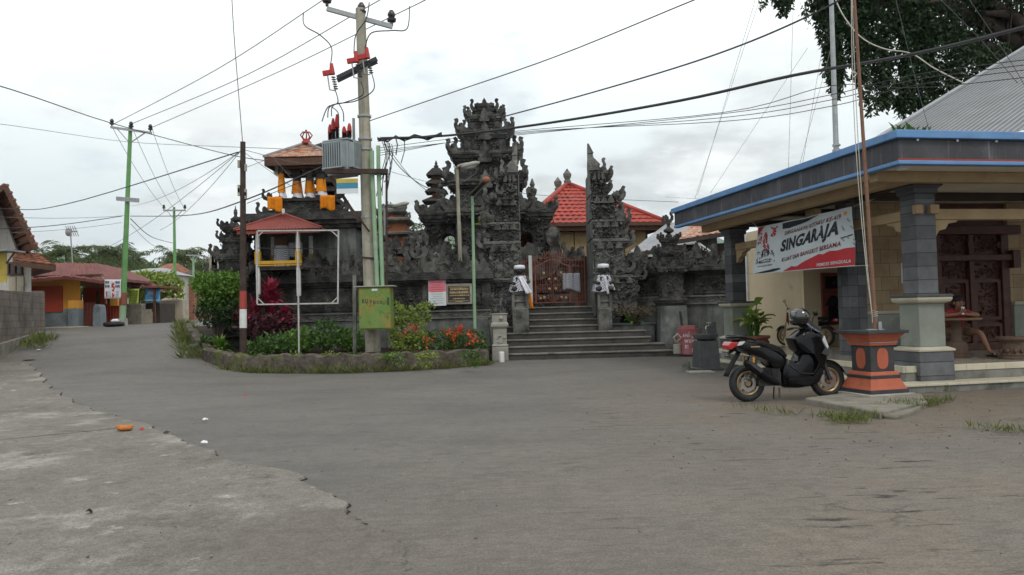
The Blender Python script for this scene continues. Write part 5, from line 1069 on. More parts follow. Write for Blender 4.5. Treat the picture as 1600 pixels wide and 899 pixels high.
# low slab in front of it
b = MB(); pts = [G(1258,631), G(1375,656), G(1450,636), G(1440,624), G(1330,621)]; b.rings([[V((p.x,p.y,z)) for p in pts] for z in (-.03, .07, .09)]); tag(b.build('footing_slab', M['stonewall'], bevel=.02), 'low rough cement slab in front of the orange pedestal', 'slab')
b = MB(); pts = [G(1368,643), G(1380,655), G(1402,657), G(1424,648), G(1440,640), G(1420,634)]; b.rings([[V((p.x,p.y,z)) for p in pts] for z in (-.03, .05)]); tag(b.build('broken_cement', M['stonewall'], bevel=.02), 'broken cement lump in front of the orange pedestal footing', 'cement lump')
# tall steel pole behind the parapet
b = MB(); d = 18.5; a, c = P(1307,250,d), P(1297,-60,d); sp_ = thing('steel_mast', 'tall galvanised steel mast standing behind the pavilion fascia', 'mast', V((a.x, d, 0))); LS = local(sp_); b.X = LS
b.tube([V((a.x + (a.x-c.x)*.5, d, 0)), a, c], [.075,.065,.05], 10); b.build('tube', M['steel'], sp_, smooth=2)
b = MB(); b.X = LS; q = P(1307, 233, d); b.lathe(q.x, d, [(.075,q.z-.08),(.1,q.z-.07),(.1,q.z-.02),(.075,q.z)], 12); b.lathe(q.x, d, [(.075,q.z+.06),(.095,q.z+.07),(.095,q.z+.11),(.07,q.z+.12)], 12); b.build('flange', M['steel'], sp_)
# ------------------------------------------------------------------ drum, basin, pot
c = P(1075, 553, 24.3); dm = thing('oil_drum', 'dented pinkish red drum with white scrawls by the stone wall', 'drum', (c.x, c.y, c.z)); s_ = c.y/1200
r = 16.5*s_; h_ = 39*s_
b = MB(); b.lathe(0,0,[(r,0),(r*1.02,.02),(r,.04),(r,h_*.33),(r*1.03,h_*.345),(r,h_*.36),(r,h_*.66),(r*1.03,h_*.675),(r,h_*.69),(r,h_-.04),(r*1.03,h_-.02),(r*1.03,h_),(r*.95,h_),(r*.94,h_-.12),(0,h_-.12)],28); b.build('body', M['drum'], dm, smooth=2)
b = MB()
def dmap(cx, cz, ww, hh): return lambda u, v: V(((r+.012)*math.sin((cx+ww*(u-.5))/r), -(r+.012)*math.cos((cx+ww*(u-.5))/r), cz + hh*v))
letters(b, 'ANI', dmap(-.12,h_*.68,.2,.1)); letters(b, 'x', dmap(.08,h_*.62,.07,.07)); letters(b, 'wuwe', dmap(.04,h_*.46,.42,.1)); letters(b, 'E', dmap(-.1,h_*.24,.1,.1)); letters(b, 'B', dmap(.1,h_*.08,.09,.12)); b.build('scrawl', M['paper'], dm)
b = MB(); b.box(-.2,.22,-.1,.12,h_-.02,h_+.1); o = b.build('box', M['drum']); o.location = dm.location; tag(o, 'crumpled pale carton lying in the top of the red drum', 'carton')
b = MB(); b.tube([(-.1,.1,h_*.4),(-.16,.25,h_+.55)], .03, 6); b.tube([(-.02,.1,h_*.4),(-.12,.28,h_+.55)], .012, 6, 0); o = b.build('broom_handle', M['black']); o.location = dm.location; tag(o, 'dark stick standing up out of the red drum', 'stick')
b = MB(); c2 = P(1056, 552, 24.3); b.lathe(c2.x, c2.y-.2, [(.12,c2.z),(.12,c2.z+.28),(.08,c2.z+.3)], 12); b.tube([(c2.x-.05,c2.y-.3,c2.z+.35),(c2.x-.12,c2.y-.35,c2.z+.5),(c2.x,c2.y-.35,c2.z+.62),(c2.x+.1,c2.y-.35,c2.z+.5),(c2.x,c2.y-.3,c2.z+.36)], .035, 6); tag(b.build('paint_tin', M['concrete'], smooth=2), 'grey tin with a coiled hose beside the red drum', 'tin')
c = G(1072, 580); b = MB(); b.lathe(c.x, c.y, [(.11,0),(.115,.02),(.105,.2),(.11,.22),(.085,.22),(.08,.08)], 12); tag(b.build('cement_cup', M['riser'], smooth=2), 'small grey cement cup standing on the road near the basin', 'cup')
c = G(1107, 579); s_ = c.y/1200; ba = thing('wash_basin', 'black stone wash basin on a tapered pedestal with a tap', 'basin', (c.x, c.y+.2, 0), rad(8)); h_ = 46*s_
b = MB(); b.stack(0,0,[(.34,.3,0),(.34,.3,.05),(.27,.24,.07),(.24,.21,h_)]); b.build('pedestal', M['basin'], ba, bevel=.015)
b = MB(); b.lathe(0,0,[(.14,h_),(.27,h_+.05),(.31,h_+.13),(.31,h_+.16),(.27,h_+.16),(.2,h_+.1),(0,h_+.08)],20); b.build('bowl', M['basin'], ba, smooth=2)
b = MB(); b.box(.12,.34,.1,.17,h_-.3,h_+.46); b.build('back_slab', M['basin'], ba, bevel=.012)
b = MB(); b.tube([(.2,.1,h_+.33),(.12,.0,h_+.35),(.02,-.03,h_+.35),(0,-.04,h_+.28)], .016, 6); b.tube([(.1,0,h_+.35),(.1,0,h_+.42)], .01, 6); b.bar((.04,0,h_+.43),(.16,0,h_+.43),.02,.02); b.build('tap', M['disc'], ba)
b = MB(); c = G(1098, 583); b.box(-.3,.3,-.2,.3,0,.02); o = b.build('basin_pad', M['concrete']); o.location = (c.x, c.y+.2, .0); tag(o, 'thin cement pad under the wash basin', 'pad')
pp = P(1179, 543, 20.0); pp = V((pp.x, 20.0, ZD)); pt = thing('plant_pot', 'wide brown terracotta pot on the pavilion floor edge', 'pot', pp)
b = MB(); b.lathe(0,0,[(.26,0),(.28,.03),(.34,.12),(.37,.2),(.33,.245),(.36,.26),(.4,.29),(.4,.345),(.35,.345),(.33,.28),(0,.26)],24); b.build('body', M['pot'], pt, smooth=2)
b = MB(); b.lathe(0,0,[(.36,.14),(.38,.16),(.375,.18)],24); b.build('band', M['pot'], pt, smooth=2)
# ------------------------------------------------------------------ left side: walls and houses
def gpt(px, d):
    x = P(px, 500, d).x; return V((x, d, terr(x, d)))
# grey block wall running along the left verge
wa, wb = V((P(-12,500,23.6).x, 23.6, 0)), V((P(61,500,31).x, 31.0, 0)); wa = wa + (wa-wb).normalized()*5; L = (wb-wa).length; rz = math.atan2(wb.y-wa.y, wb.x-wa.x)
t = thing('block_wall', 'weathered grey concrete block wall at the left edge of the road', 'wall', wa, rz)
def zwt(d): return P(40 if d < 28 else 60, 452 if d < 28 else 458, d).z
b = MB(); z0, z1 = .3, 2.62
b.rings([[(0,-.09,0),(L,-.09,0),(L,.09,0),(0,.09,0)],[(0,-.09,2.52),(L,-.09,2.78),(L,.09,2.78),(0,.09,2.52)]]); b.box(L-.35, L+.06, -.2, .2, 0, 2.84); b.build('blocks', M['blockwall'], t, bevel=.01)
b = MB(); b.rings([[(0,-.2,-.3),(L+.1,-.2,-.3),(L+.1,.14,-.3),(0,.14,-.3)],[(0,-.2,.75),(L+.1,-.2,1.25),(L+.1,.14,1.25),(0,.14,.75)]]); b.build('footing', M['stonewall'], t, bevel=.02)
# white house with tiled roofs
d = 33.
hs = thing('white_house', 'stained white house with old clay tiled gable roof behind the block wall', 'house', (P(0,430,d).x, d, 1.1))
hx = hs.location.x; LH = local(hs)
def hp_(px, py, dd=d): return LH @ P(px, py, dd)
DV = V((-5.6,6.2,0)); b = MB(); a, c = hp_(-110, 400), hp_(49, 460); zt0 = hp_(40,400).z
b.rings([[V((a.x,0,z)), V((c.x,0,z)), V((c.x,0,z))+DV, V((a.x,0,z))+DV] for z in (-.3, zt0)]); b.build('wall', M['limewall'], hs)
gb = MB(); gb.prism([(p.x, p.z) for p in [hp_(-110,400), hp_(24,400), hp_(-6,322), hp_(-40,280), hp_(-110,330)]], (0,.3,0), X_, Z_, .15); gb.build('gable', M['limewall'], hs)
p0, p1, l0 = hp_(43,391), hp_(-4,296), hp_(-140,400); FV = -DV*.22
b = MB(); tile_plane(b, p0 + FV, p0 + DV, p1 + DV, p1 + FV, 12); tile_plane(b, l0 + DV, l0 + FV, p1 + FV, p1 + DV, 8)
b.add([p0+FV-Z_*.08, p1+FV-Z_*.08, p1+DV-Z_*.08, p0+DV-Z_*.08], [(0,1,2,3)]); ro = b.build('roof', M['tileold'], hs)
b = MB(); b.bar(p0 + FV + V((.02,-.03,-.12)), p1 + FV + V((.02,-.03,-.12)), .06, .2); b.bar(l0 + FV - Z_*.12, p1 + FV - Z_*.12, .06, .2); b.build('barge_board', M['timber'], ro)
b = MB()
for k in range(8): q = p0.lerp(p1, .06 + k*.12) - Z_*.2; b.bar(q + FV, q + DV*.3, .1, .12)
b.build('rafter', M['timber'], ro)
b = MB()
for k in range(9): q = p0.lerp(p1, .03 + k*.115); b.ball(q + FV + V((.05,-.04,.04)), .09, .06, .07, 8, 5)
b.build('verge_tile', M['tileold'], ro)
b = MB(); e0_, e1_ = hp_(20,407,31.6), hp_(86,415,31.6); tile_plane(b, e0_, e1_, hp_(62,397,33.4) , hp_(18,390,33.4), 6); tile_plane(b, e1_, e1_ + DV, hp_(62,397,33.4) + DV, hp_(62,397,33.4), 6); lo = b.build('lean_to_roof', M['tileold'], hs)
b = MB(); b.bar(e0_ + V((0,0,-.12)), e1_ + V((0,0,-.12)), .06, .2); b.bar(e1_ + V((0,0,-.12)), e1_ + DV + V((0,0,-.12)), .06, .2); b.build('eave_board', M['timber'], lo)
b = MB(); w0, w1 = hp_(13,428,32.9), hp_(33,412,32.9); wy = -.12
for k in range(3): x = w0.x + (w1.x-w0.x)*k/2; b.box(x-.03, x+.03, wy, .0, w0.z, w1.z)
b.box(w0.x-.05, w1.x+.05, wy, 0, w1.z, w1.z+.07); b.box(w0.x-.05, w1.x+.05, wy, 0, w0.z-.07, w0.z); wo = b.build('window', M['timber'], hs)
b = MB(); b.box(w0.x, w1.x, -.06, -.01, w0.z, w1.z); b.build('pane', M['glassdark'], wo)
b = MB(); s0, s1 = hp_(13,456,32.9), hp_(36,432,32.9); b.box(s0.x, (s0.x+s1.x)/2-.02, -.07, -.01, s0.z-.6, s1.z); b.box((s0.x+s1.x)/2+.02, s1.x, -.07, -.01, s0.z-.6, s1.z); b.build('shutter', M['palewall'], hs)
sg = thing('yellow_sign', 'faded yellow panel under a small tin awning at the left frame edge', 'sign', P(-8, 410, 27)); b = MB(); b.X = local(sg); a, c = P(-30,442,27), P(9,395,27); b.box(a.x, c.x, 27, 27.06, a.z, c.z); b.build('panel', M['signyellow'], sg)
b = MB(); b.X = local(sg); a, c = P(-40,386,26.4), P(14,392,26.4); b.box(a.x, c.x, 26.3, 27.3, c.z, c.z+.05); b.build('awning', M['zinc'], sg)
b = MB(); b.X = local(sg); b.tube([P(23,394,27), P(10,412,27)], .03, 5); b.box(a.x+.1, a.x+.2, 27.07, 27.17, .6, c.z); b.build('strut', M['timber'], sg)
# orange house with maroon roof
d = 37.0; oh = thing('orange_house', 'orange and grey shop house with red shutters under a maroon roof', 'house', (P(62,480,d).x, d, terr(-22, d))); OL = local(oh)
def op(px, py, dd=d): return OL @ P(px, py, dd)
zt_ = op(100,434).z; zdd = op(100,483).z
b = MB(); a, c = op(58,500), op(126,500); DO = V((-3.7,5.5,0)); q_ = [V((a.x-3,0,0)), V((c.x,0,0)), V((c.x,0,0))+DO, V((a.x-3,0,0))+DO]; b.rings([[p + Z_*z for p in q_] for z in (zdd, zt_)]); b.build('wall', M['orangewall'], oh); b = MB(); e_ = op(191,440,39.6); b.box(c.x, e_.x, 2.4, 2.7, -.3, zt_); b.build('shaded_shop_front', M['timber'], oh)  # dark brown sheet stands in for the shaded shop interior
b = MB(); q2_ = [p + V((.01,-.04,0)) for p in q_]; b.rings([[p + Z_*z for p in q2_] for z in (-.6, zdd-.001)]); b.build('dado', M['greydado'], oh)
b = MB(); x0, x1 = op(115.5,500).x, op(131.5,500).x; b.box(x0, x1, -.5, -.041, -.6, zdd); po = b.build('pier', M['greydado'], oh, bevel=.01)
b = MB(); b.box(x0, x1, -.5, -.041, zdd+.001, op(120,470).z); b.build('pier_top', M['orangewall'], po, bevel=.01)
b = MB(); x0, x1 = op(61,500).x, op(97,500).x; z0, z1 = op(80,488).z, op(80,450).z; b.box(x0-.6, x1, -.08, -.002, z0, z1); sh = b.build('shutter', M['shutterred'], oh)
b = MB(); b.box(x0-.65, x1+.05, -.1, -.003, z1, z1+.08); b.box(x1, x1+.06, -.1, -.004, z0, z1); b.box((x0-.6+x1)/2-.02, (x0-.6+x1)/2+.02, -.1, -.08, z0, z1); b.build('shutter_frame', M['shutterred'], sh)
b = MB(); x0, x1 = op(130,500,39.3).x, op(164,500,39.3).x; b.box(x0, x1, 2.28, 2.38, -.3, zt_-.4); dr_ = b.build('door', M['shutterred'], oh)
b = MB(); b.box(x0+.7, x1-.25, 2.22, 2.279, -.2, zt_-.6); b.build('door_leaf', M['timber'], dr_)
b = MB(); x0, x1 = op(158,500,38.6).x, op(190,500,38.6).x; b.box(x0, x1, 1.7, 1.8, -.3, op(170,475,38.6).z); 
for k in range(8): x = x0+(x1-x0)*k/7; b.tube([(x,1.65,-.2),(x,1.65,op(170,470,38.6).z)], .025, 5)
b.build('low_fence', M['shutterred'], oh)
b = MB(); x0, x1 = op(129,500,37.2).x, op(149,500,37.2).x
for k in range(9): x = x0+(x1-x0)*k/8; b.tube([(x,.2,-.4),(x,.2,op(140,473,37.2).z)], .02, 5)
for z in (-.1, .6, op(140,474,37.2).z): b.bar((x0,.2,z),(x1,.2,z),.03,.03)
b.build('grille_gate', M['rustiron'], oh)
b = MB(); p = op(156,500,37); b.rings([[(p.x-r_, -.3, z),(p.x+r_, -.3, z),(p.x+r_*.9, .3, z),(p.x-r_*.9,.3,z)] for z, r_ in ((-.5,.2),(.7,.18),(op(156,477).z-.08,.15),(op(156,476).z,.08))]); b.build('gate_pier', M['greydado'], oh, bevel=.02)
b = MB(); b.box(op(172,470,38.5).x, op(184,470,38.5).x, 1.5, 1.66, op(178,478,38.5).z, op(178,466,38.5).z); b.build('orange_panel', M['orangewall'], oh)
b = MB(); A0, A1 = op(44,437,36.4), op(160,436,36.2); A2 = op(236,440,47); T0, T1, T2 = op(72,411,40), op(150,411,40.5), op(205,428,47)
def sheet(mb, a, b_, c, d_, n=14, amp=.03):
    mb.grid(lambda u, v: a.lerp(b_,u).lerp(d_.lerp(c,u), v) + Z_*(amp*math.sin(u*23+v*5) + amp*.6*math.sin(u*51)), n*2, 5)
zE_ = op(100,437,36.4).z; 
pts_e = [op(40,438,36.4), op(62,436,36.3), op(105,432,36.2), op(135,436,36.2), op(165,440,36.4), op(200,437,40), op(238,441,47)]
pts_t = [op(60,413,40), op(78,412,40), op(105,411,40), op(135,412,40), op(152,412,40.3), op(190,420,43), op(222,432,48)]
for i in range(6): sheet(b, pts_e[i], pts_e[i+1], pts_t[i+1], pts_t[i], 5, .02)
for i in range(6): sheet(b, pts_e[i]+V((0,0,-.13)), pts_e[i+1]+V((0,0,-.13)), pts_e[i+1], pts_e[i], 4, .015)
for i in range(6): sheet(b, pts_t[i], pts_t[i+1], pts_t[i+1]+V((0,5,-1.2)), pts_t[i]+V((0,5,-1.2)), 4, .015)
b.build('roof', M['maroon'], oh, solid=.03)
b = MB(); b.box(op(60,440).x, op(166,440).x, -.4, -.3, zt_-.02, zt_+.1); b.build('eave_beam', M['timber'], oh)
b = MB(); a, c = op(60,500), op(133,500); b.box(a.x-2, c.x+.5, -1.4, -.55, -.6, .02); c2 = op(192,500,37); b.box(c.x+.5, c2.x, -.9, 1.5, -.6, -.05); b.build('terrace', M['palewall'], oh, bevel=.03)
# hanging banners
def hangb(label, px0, px1, py0, py1, d, m, marks, name='cloth_banner', skew=0.):
    a, b_ = P(px0,py0,d), P(px1,py0,d); c = P(px0,py1,d); t = thing(name, label, 'banner', a); BL_ = local(t)
    f = lambda u, v, off=0.: BL_ @ (V((a.x + (b_.x-a.x)*u*(1-skew*v) + skew*.2*v, d - .04*math.sin(u*7+v*2) - off, a.z + (c.z-a.z)*v + (b_.z-a.z)*u)))
    g = MB(); g.grid(f, 10, 8); g.build('sheet', m, t, smooth=True, solid=.004)
    if marks:
        g = MB(); mats_ = [x for x, _ in marks]
        for mi, (_, rs) in enumerate(marks):
            for u0, u1, v0, v1 in rs: g.add([f(u0,v0,.012), f(u1,v0,.012), f(u1,v1,.012), f(u0,v1,.012)], [(0,1,2,3)], mi)
        g.build('print', mats_, t)
    g = MB(); g.tube([BL_ @ (a + V((-.15,0,.2))), BL_ @ a], .012, 4); g.tube([BL_ @ (b_ + V((.15,0,.2))), BL_ @ b_], .012, 4); g.build('cord', M['rope'], t)
def rows(u0, u1, v0, v1, n, k):
    r = []
    for i in range(n):
        v = v0 + (v1-v0)*i/n; u = u0
        while u < u1 - .02: l = min(u1-u, R.uniform(.03,.09)*k); r.append((u, u+l, v, v+(v1-v0)/n*.62)); u += l + .025
    return r
hangb('white banner with black and red lettering under the maroon roof beside the green pole', 163.5, 189.5, 437, 467, 35.9, M['cloth_white'], [(M['bannerblack'], rows(.06,.32,.08,.5,2,1)+rows(.62,.92,.08,.5,2,1)), (M['bannerred'], [(.42,.56,.2,.28),(.40,.5,.28,.42),(.5,.58,.36,.52),(.42,.55,.52,.62),(.1,.18,.62,.9),(.42,.5,.7,.95),(.5,.57,.78,.88)]), (M['bannergrey'], rows(.22,.36,.62,.92,4,.8)+rows(.66,.88,.62,.92,4,.8))])
hangb('lime green banner with dark lettering, wider one right of the green pole', 200.5, 218, 451.5, 475, 42, M['lime'], [(M['leaf'], rows(.15,.85,.12,.9,6,1))], skew=.15)
hangb('narrow lime green banner half behind the green pole', 194.5, 199.5, 452, 475, 42.5, M['lime'], [(M['leaf'], rows(.15,.85,.15,.9,6,1))])
hangb('blue banner with pale lettering over the dark roadside stall', 226.5, 250.5, 449.5, 473, 44, M['bluebanner'], [(M['bannerred'], rows(.25,.7,.06,.16,1,2)), (M['cloth_white'], [(0.02,.98,.82,.86)]+rows(.2,.8,.3,.5,2,1)), (M['signblue'], rows(.1,.9,.55,.8,2,3))])
# roadside masonry, stall, balustrade, far houses
def blk(name, label, cat, px0, px1, py0, py1, d, dep, m, top=None):
    x0, x1 = P(px0,480,d).x, P(px1,480,d).x; z0, z1 = min(P(px0,py1,d).z, terr(x0,d)) - .1, P((px0+px1)/2,py0,d).z
    t = thing(name, label, cat, ((x0+x1)/2, d, 0)); w_ = (x1-x0)/2; b = MB(); b.box(-w_,w_,0,dep,z0,z1); b.build('body', m, t, bevel=.03)
    return t, w_, z0, z1
blk('rubble_wall', 'mossy grey rubble wall under the lime banners', 'wall', 196, 221, 475, 500, 41.5, .5, M['stonewall'])
t, w_, z0, z1 = blk('roadside_stall', 'dark wooden roadside stall below the blue banner', 'stall', 221, 250, 474, 503, 44.3, 2, M['beamdark'])
b = MB(); b.box(-w_*.35,w_*.15,-.25,-.02,z0+.9,z1-.75); b.box(-w_*.4,w_*.25,-.35,-.02,z0,z0+.75); b.build('counter', M['palewall'], t); b = MB(); b.box(-w_*.32,w_*.12,-.3,-.26,z0+.75,z1-.85); b.build('red_crate', M['drum'], t)
b = MB(); b.box(-w_-.2,w_+.3,-.6,2.2,z1+.85,z1+.95); b.build('roof', M['maroon'], t)
for x in (-w_+.1, w_-.1): b = MB(); b.box(x-.05,x+.05,-.5,-.4,z0,z1+.85); b.build('post', M['timber'], t)
t, w_, z0, z1 = blk('balustrade_wall', 'pale stained balustrade wall along the road beyond the stall', 'wall', 250, 284, 472, 503, 47, .5, M['palewall'])
b = MB(); b.box(-w_-.1,w_+.1,-.1,.6,z1-.15,z1+.02); b.box(-w_-.1,w_+.1,-.12,.6,z0+.55,z0+.7)
for k in range(7): x = -w_ + 2*w_*k/6; b.box(x-.13,x+.13,-.16,.5,z0,z1+.1)
b.build('coping', M['palewall'], t, bevel=.02)
b = MB(); relief(b, (-w_,.1,z1), X_, Y_, 2*w_, .3, 30, .4); b.build('urn', M['palewall'], t)
blk('rubble_house', 'red brick rubble building at the far end of the road', 'house', 281, 304, 445, 500, 62, 6, M['terracotta'])
blk('gate_post', 'pale gate post at the far end of the balustrade wall', 'post', 285, 290, 483, 503, 52, .5, M['palewall'])
def roofhouse(label, px0, px1, pyE, pyT, d, m, wm, name='far_house'):
    x0, x1 = P(px0,450,d).x, P(px1,450,d).x; zE, zT = P(px0,pyE,d).z, P(px0,pyT,d).z; t = thing(name, label, 'house', ((x0+x1)/2, d, terr(x0,d))); zo = t.location.z; w_ = (x1-x0)/2
    b = MB(); b.box(-w_*.85,w_*.85,.4,6,-.5,zE-zo+.05); b.build('wall', wm, t)
    b = MB(); E = [V((-w_,0,zE-zo)),V((w_,0,zE-zo)),V((w_,7,zE-zo)),V((-w_,7,zE-zo))]; tl, tr = V((-w_*.4,3.5,zT-zo)), V((w_*.4,3.5,zT-zo)); b.add(E+[tl,tr], [(0,1,5,4),(1,2,5),(2,3,4,5),(3,0,4),(3,2,1,0)]); b.build('roof', m, t, bevel=.04)
roofhouse('grey roofed house just behind the green pole and yellow shrubs', 176, 246, 428, 416, 56, M['zinc'], M['limewall'])
roofhouse('brown thatched house rising beyond the yellow flowered shrubs', 224, 268, 428, 409, 75, M['tileold'], M['palewall'])
roofhouse('dark grey tiled house right of the second green pole', 262, 290, 438, 420, 70, M['beamdark'], M['limewall'])
roofhouse('small white house with brown tiled roof at the end of the road', 278, 312, 450, 436, 82, M['tileold'], M['limewall'])
roofhouse('far pale roofed house between the palms at the road end', 296, 336, 444, 428, 110, M['palewall'], M['limewall'])
b = MB(); p = gpt(178, 35.6); b.lathe(p.x, p.y, [(.33,p.z),(.44,p.z+.04),(.46,p.z+.12),(.42,p.z+.2),(.28,p.z+.2),(.25,p.z+.1),(.3,p.z+.02)], 18); tag(b.build('old_tyre', M['black'], smooth=True), 'old black tyre lying at the kerb under the white banner', 'tyre')
b = MB(); b.lathe(p.x+.05, p.y, [(.16,p.z+.2),(.2,p.z+.26),(.1,p.z+.34),(0,p.z+.35)], 10); tag(b.build('white_bundle', M['cloth_white'], smooth=True), 'small white bundle on top of the old tyre', 'bundle')
# antenna on the orange house
at_ = thing('tv_antenna', 'thin television antenna mast above the maroon roof', 'antenna', P(113, 412, 40)); b = MB(); b.X = local(at_); p = P(113.5,414,40); q = P(110,362,40); b.tube([p, q], .035, 5); b.build('mast', M['steel'], at_)
b = MB(); b.X = local(at_); b.tube([P(105,361,40), P(121,362,40)], .03, 5)
for k in range(5): p = P(106+k*3.4, 361.5, 40); b.tube([p-Z_*.25+Y_*.2, p+Z_*.25-Y_*.2], .018, 4)
b.ball(P(107,363,40), .18, .1, .22, 8, 6); b.build('array', M['steel'], at_)
# ------------------------------------------------------------------ poles
def gpole(label, pb, ptp, d, r0, r1, arms, m, base=True):
    a = P(*pb, d); c = P(*ptp, d); a.z = min(a.z, terr(a.x, a.y)); t = thing('utility_pole', label, 'utility pole', a, group='power poles'); PLo = local(t)
    b = MB(); b.X = PLo; n = 8; b.tube([a.lerp(c,k/n) for k in range(n+1)], [r0 + (r1-r0)*k/n for k in range(n+1)], 12); b.build('shaft', m, t, smooth=2)
    if base:
        b = MB(); b.X = PLo; b.tube([a.lerp(c,.004), a.lerp(c,.10)], [r0*1.06, r0*1.03], 12); b.build('dark_band', M['palegreen'], t, smooth=2)
        b = MB(); b.X = PLo; b.tube([a.lerp(c,.102), a.lerp(c,.165)], [r0*1.05, r0*1.02], 12); b.build('red_band', M['rustiron'], t, smooth=2)
        b = MB(); b.X = PLo; b.tube([a - Z_*.2, a + Z_*.35], [r0*1.9, r0*1.7], 8); b.build('footing', M['concrete'], t)
    for (f, px0, py0, px1, py1, ins) in arms:
        ab = MB(); ab.X = PLo; p, q = P(px0,py0,d-.15), P(px1,py1,d-.15); ab.bar(p, q, .09, .1)
        if ins:
            mid = a.lerp(c, f - .075)
            ab.bar(mid, p.lerp(q,.14), .04, .04); ab.bar(mid, p.lerp(q,.86), .04, .04)
        ao = ab.build('crossarm', M['steel'], t)
        for k in range(ins):
            w_ = p.lerp(q, .03 + .94*k/max(1,ins-1)); ib = MB(); ib.X = PLo; ib.lathe(w_.x, w_.y, [(.03,w_.z),(.03,w_.z+.12),(.1,w_.z+.14),(.11,w_.z+.2),(.06,w_.z+.23),(.09,w_.z+.27),(.09,w_.z+.32),(.05,w_.z+.4)], 10); ib.build('insulator', M['brownins'], t, smooth=2)
    return t
gpole('tall green power pole with wide crossarm beside the white banner', (191,508), (204,196), 36, .14, .085, [(.985,173,199,237,208,3),(.63,182,309,217,312,0),(.63,182,312,217,315,0)], M['green'])
gpole('second green power pole down the road behind yellow shrubs', (274,476), (272,324), 54, .13, .08, [(.97,255,329,290,329,2)], M['green'], False)
gpole('farthest pale green pole at the bend of the road', (303,505), (302,397), 66, .13, .08, [(.97,291,399,314,400,3)], M['palegreen'])
# wooden pole with red and white band
a = P(380, 572, 22.3); a.z = 0; c = P(379.5, 222, 22.3); wp = thing('wooden_pole', 'dark wooden pole with red and white painted band at the planter corner', 'pole', a); WL = local(wp)
b = MB(); b.X = WL; n = 10; b.tube([a.lerp(c,k/n) for k in range(n+1)], [.105 - .03*k/n for k in range(n+1)], 10); b.build('shaft', M['wood'], wp, smooth=2)
def fz(py): return (572-py)/350.
b = MB(); b.X = WL; b.tube([a.lerp(c,fz(506)), a.lerp(c,fz(477.5))], [.104,.101], 12); b.build('white_band', M['white'], wp, smooth=2)
b = MB(); b.X = WL; b.tube([a.lerp(c,fz(477)), a.lerp(c,fz(450))], [.102,.099], 12); b.build('red_band', M['postred'], wp, smooth=2)
b = MB(); b.X = WL
for py in (262, 305, 300): p = a.lerp(c, fz(py)); b.box(p.x-.13, p.x-.07, p.y-.08, p.y, p.z, p.z+.22); b.box(p.x+.07, p.x+.12, p.y-.08, p.y, p.z-.1, p.z+.1)
b.build('meter_clip', M['polecon'], wp)
# empty sign frame
sf = thing('sign_frame', 'empty white metal sign frame on a single leg in front of the wall', 'sign frame', V((P(466,530,23.2).x, 23.2, .45))); SLo = local(sf)
def sp2(px, py): return P(px, py, 23.2)
b = MB(); b.X = SLo
for p, q in (((402,361),(529,360)),((402,361),(402,475)),((529,360),(528,474)),((402,476),(529,474))): b.bar(sp2(*p), sp2(*q), .042, .042)
for p, q in (((402,371),(412,361)),((518,361),(529,371)),((402,465),(413,476)),((518,474),(528,464))): b.bar(sp2(*p), sp2(*q), .028, .028)
b.build('frame', M['framewhite'], sf)
b = MB(); b.X = SLo; b.bar(sp2(403,388), sp2(528,389), .02, .02); b.bar(sp2(403,417), sp2(528,418), .02, .02); b.build('thin_rail', M['wood'], sf)
b = MB(); b.X = SLo; q = sp2(467,535); q.z = .3; b.bar(q, sp2(465,361), .042, .042, up=(0,1,0)); b.build('leg', M['framewhite'], sf)
# concrete pole with transformer
DPp = 23.2; a = P(583, 552, DPp); a.z = .4; c = P(563, 14, DPp); cp = thing('utility_pole', 'tall concrete power pole carrying the grey transformer', 'utility pole', a, group='power poles'); CL = local(cp)
def cpt(px, py, dd=DPp): return P(px, py, dd)
b = MB(); b.X = CL; n = 12; b.tube([a.lerp(c,k/n) for k in range(n+1)], [.235 - .09*k/n for k in range(n+1)], 16); b.build('shaft', M['polecon'], cp, smooth=2)
b = MB(); b.X = CL; b.bar(cpt(511,14), cpt(613,42), .11, .13); top_arm = b.build('crossarm', M['steel'], cp)
b = MB(); b.X = CL; b.bar(cpt(527,122,DPp-.25), cpt(589,92,DPp-.25), .1, .12); b.bar(cpt(527,126,DPp+.15), cpt(589,96,DPp+.15), .1, .12); low_arm = b.build('crossarm', M['trafodark'], cp)
for px, py in ((511,10),(565,28),(612,40)):
    p = cpt(px, py); b = MB(); b.X = CL; b.lathe(p.x, p.y, [(.05,p.z),(.05,p.z+.1),(.13,p.z+.12),(.15,p.z+.2),(.08,p.z+.24),(.12,p.z+.3),(.12,p.z+.36),(.08,p.z+.42),(.06,p.z+.46)], 12); b.build('insulator', M['brownins'], cp, smooth=2)
for px, py in ((518,115),(556,96),(573,90)):
    p = cpt(px, py, DPp-.35); b = MB(); b.X = CL; f_ = thing('fuse_cutout', 'red capped fuse cutout on the concrete pole, ' + {518:'lowest, at left',556:'middle one',573:'nearest the right arm end'}[px], 'fuse', p, 0, 'fuse cutouts'); FLo = local(f_)
    b = MB(); b.X = FLo; b.bar(p + V((-.26,0,-.0)), p + V((.02,0,.04)), .1, .14); b.tube([p + V((.02,0,-.03)), p + V((.0,0,.3))], [.09,.05], 8); b.build('red_cap', M['redcap'], f_)
    b = MB(); b.X = FLo
    for k in range(6): b.lathe(p.x+.05+.015*k, p.y, [(.035,p.z-.1-.07*k),(.075,p.z-.115-.07*k),(.035,p.z-.14-.07*k)], 10)
    b.build('insulator', M['greyins'], f_); b = MB(); b.X = FLo; b.tube([p + V((-.12,0,-.05)), p + V((-.06,-.02,-.5)), p + V((.1,-.02,-.53))], .022, 6); b.build('fuse_tube', M['steel'], f_)
b = MB(); b.X = CL
for py in (184, 220, 236, 342, 405): p = a.lerp(c, (552-py)/538.); b.lathe(p.x, p.y, [(.2,p.z-.03),(.215,p.z-.03),(.215,p.z+.03),(.2,p.z+.03)], 14)
b.build('band_clamp', M['steel'], cp)
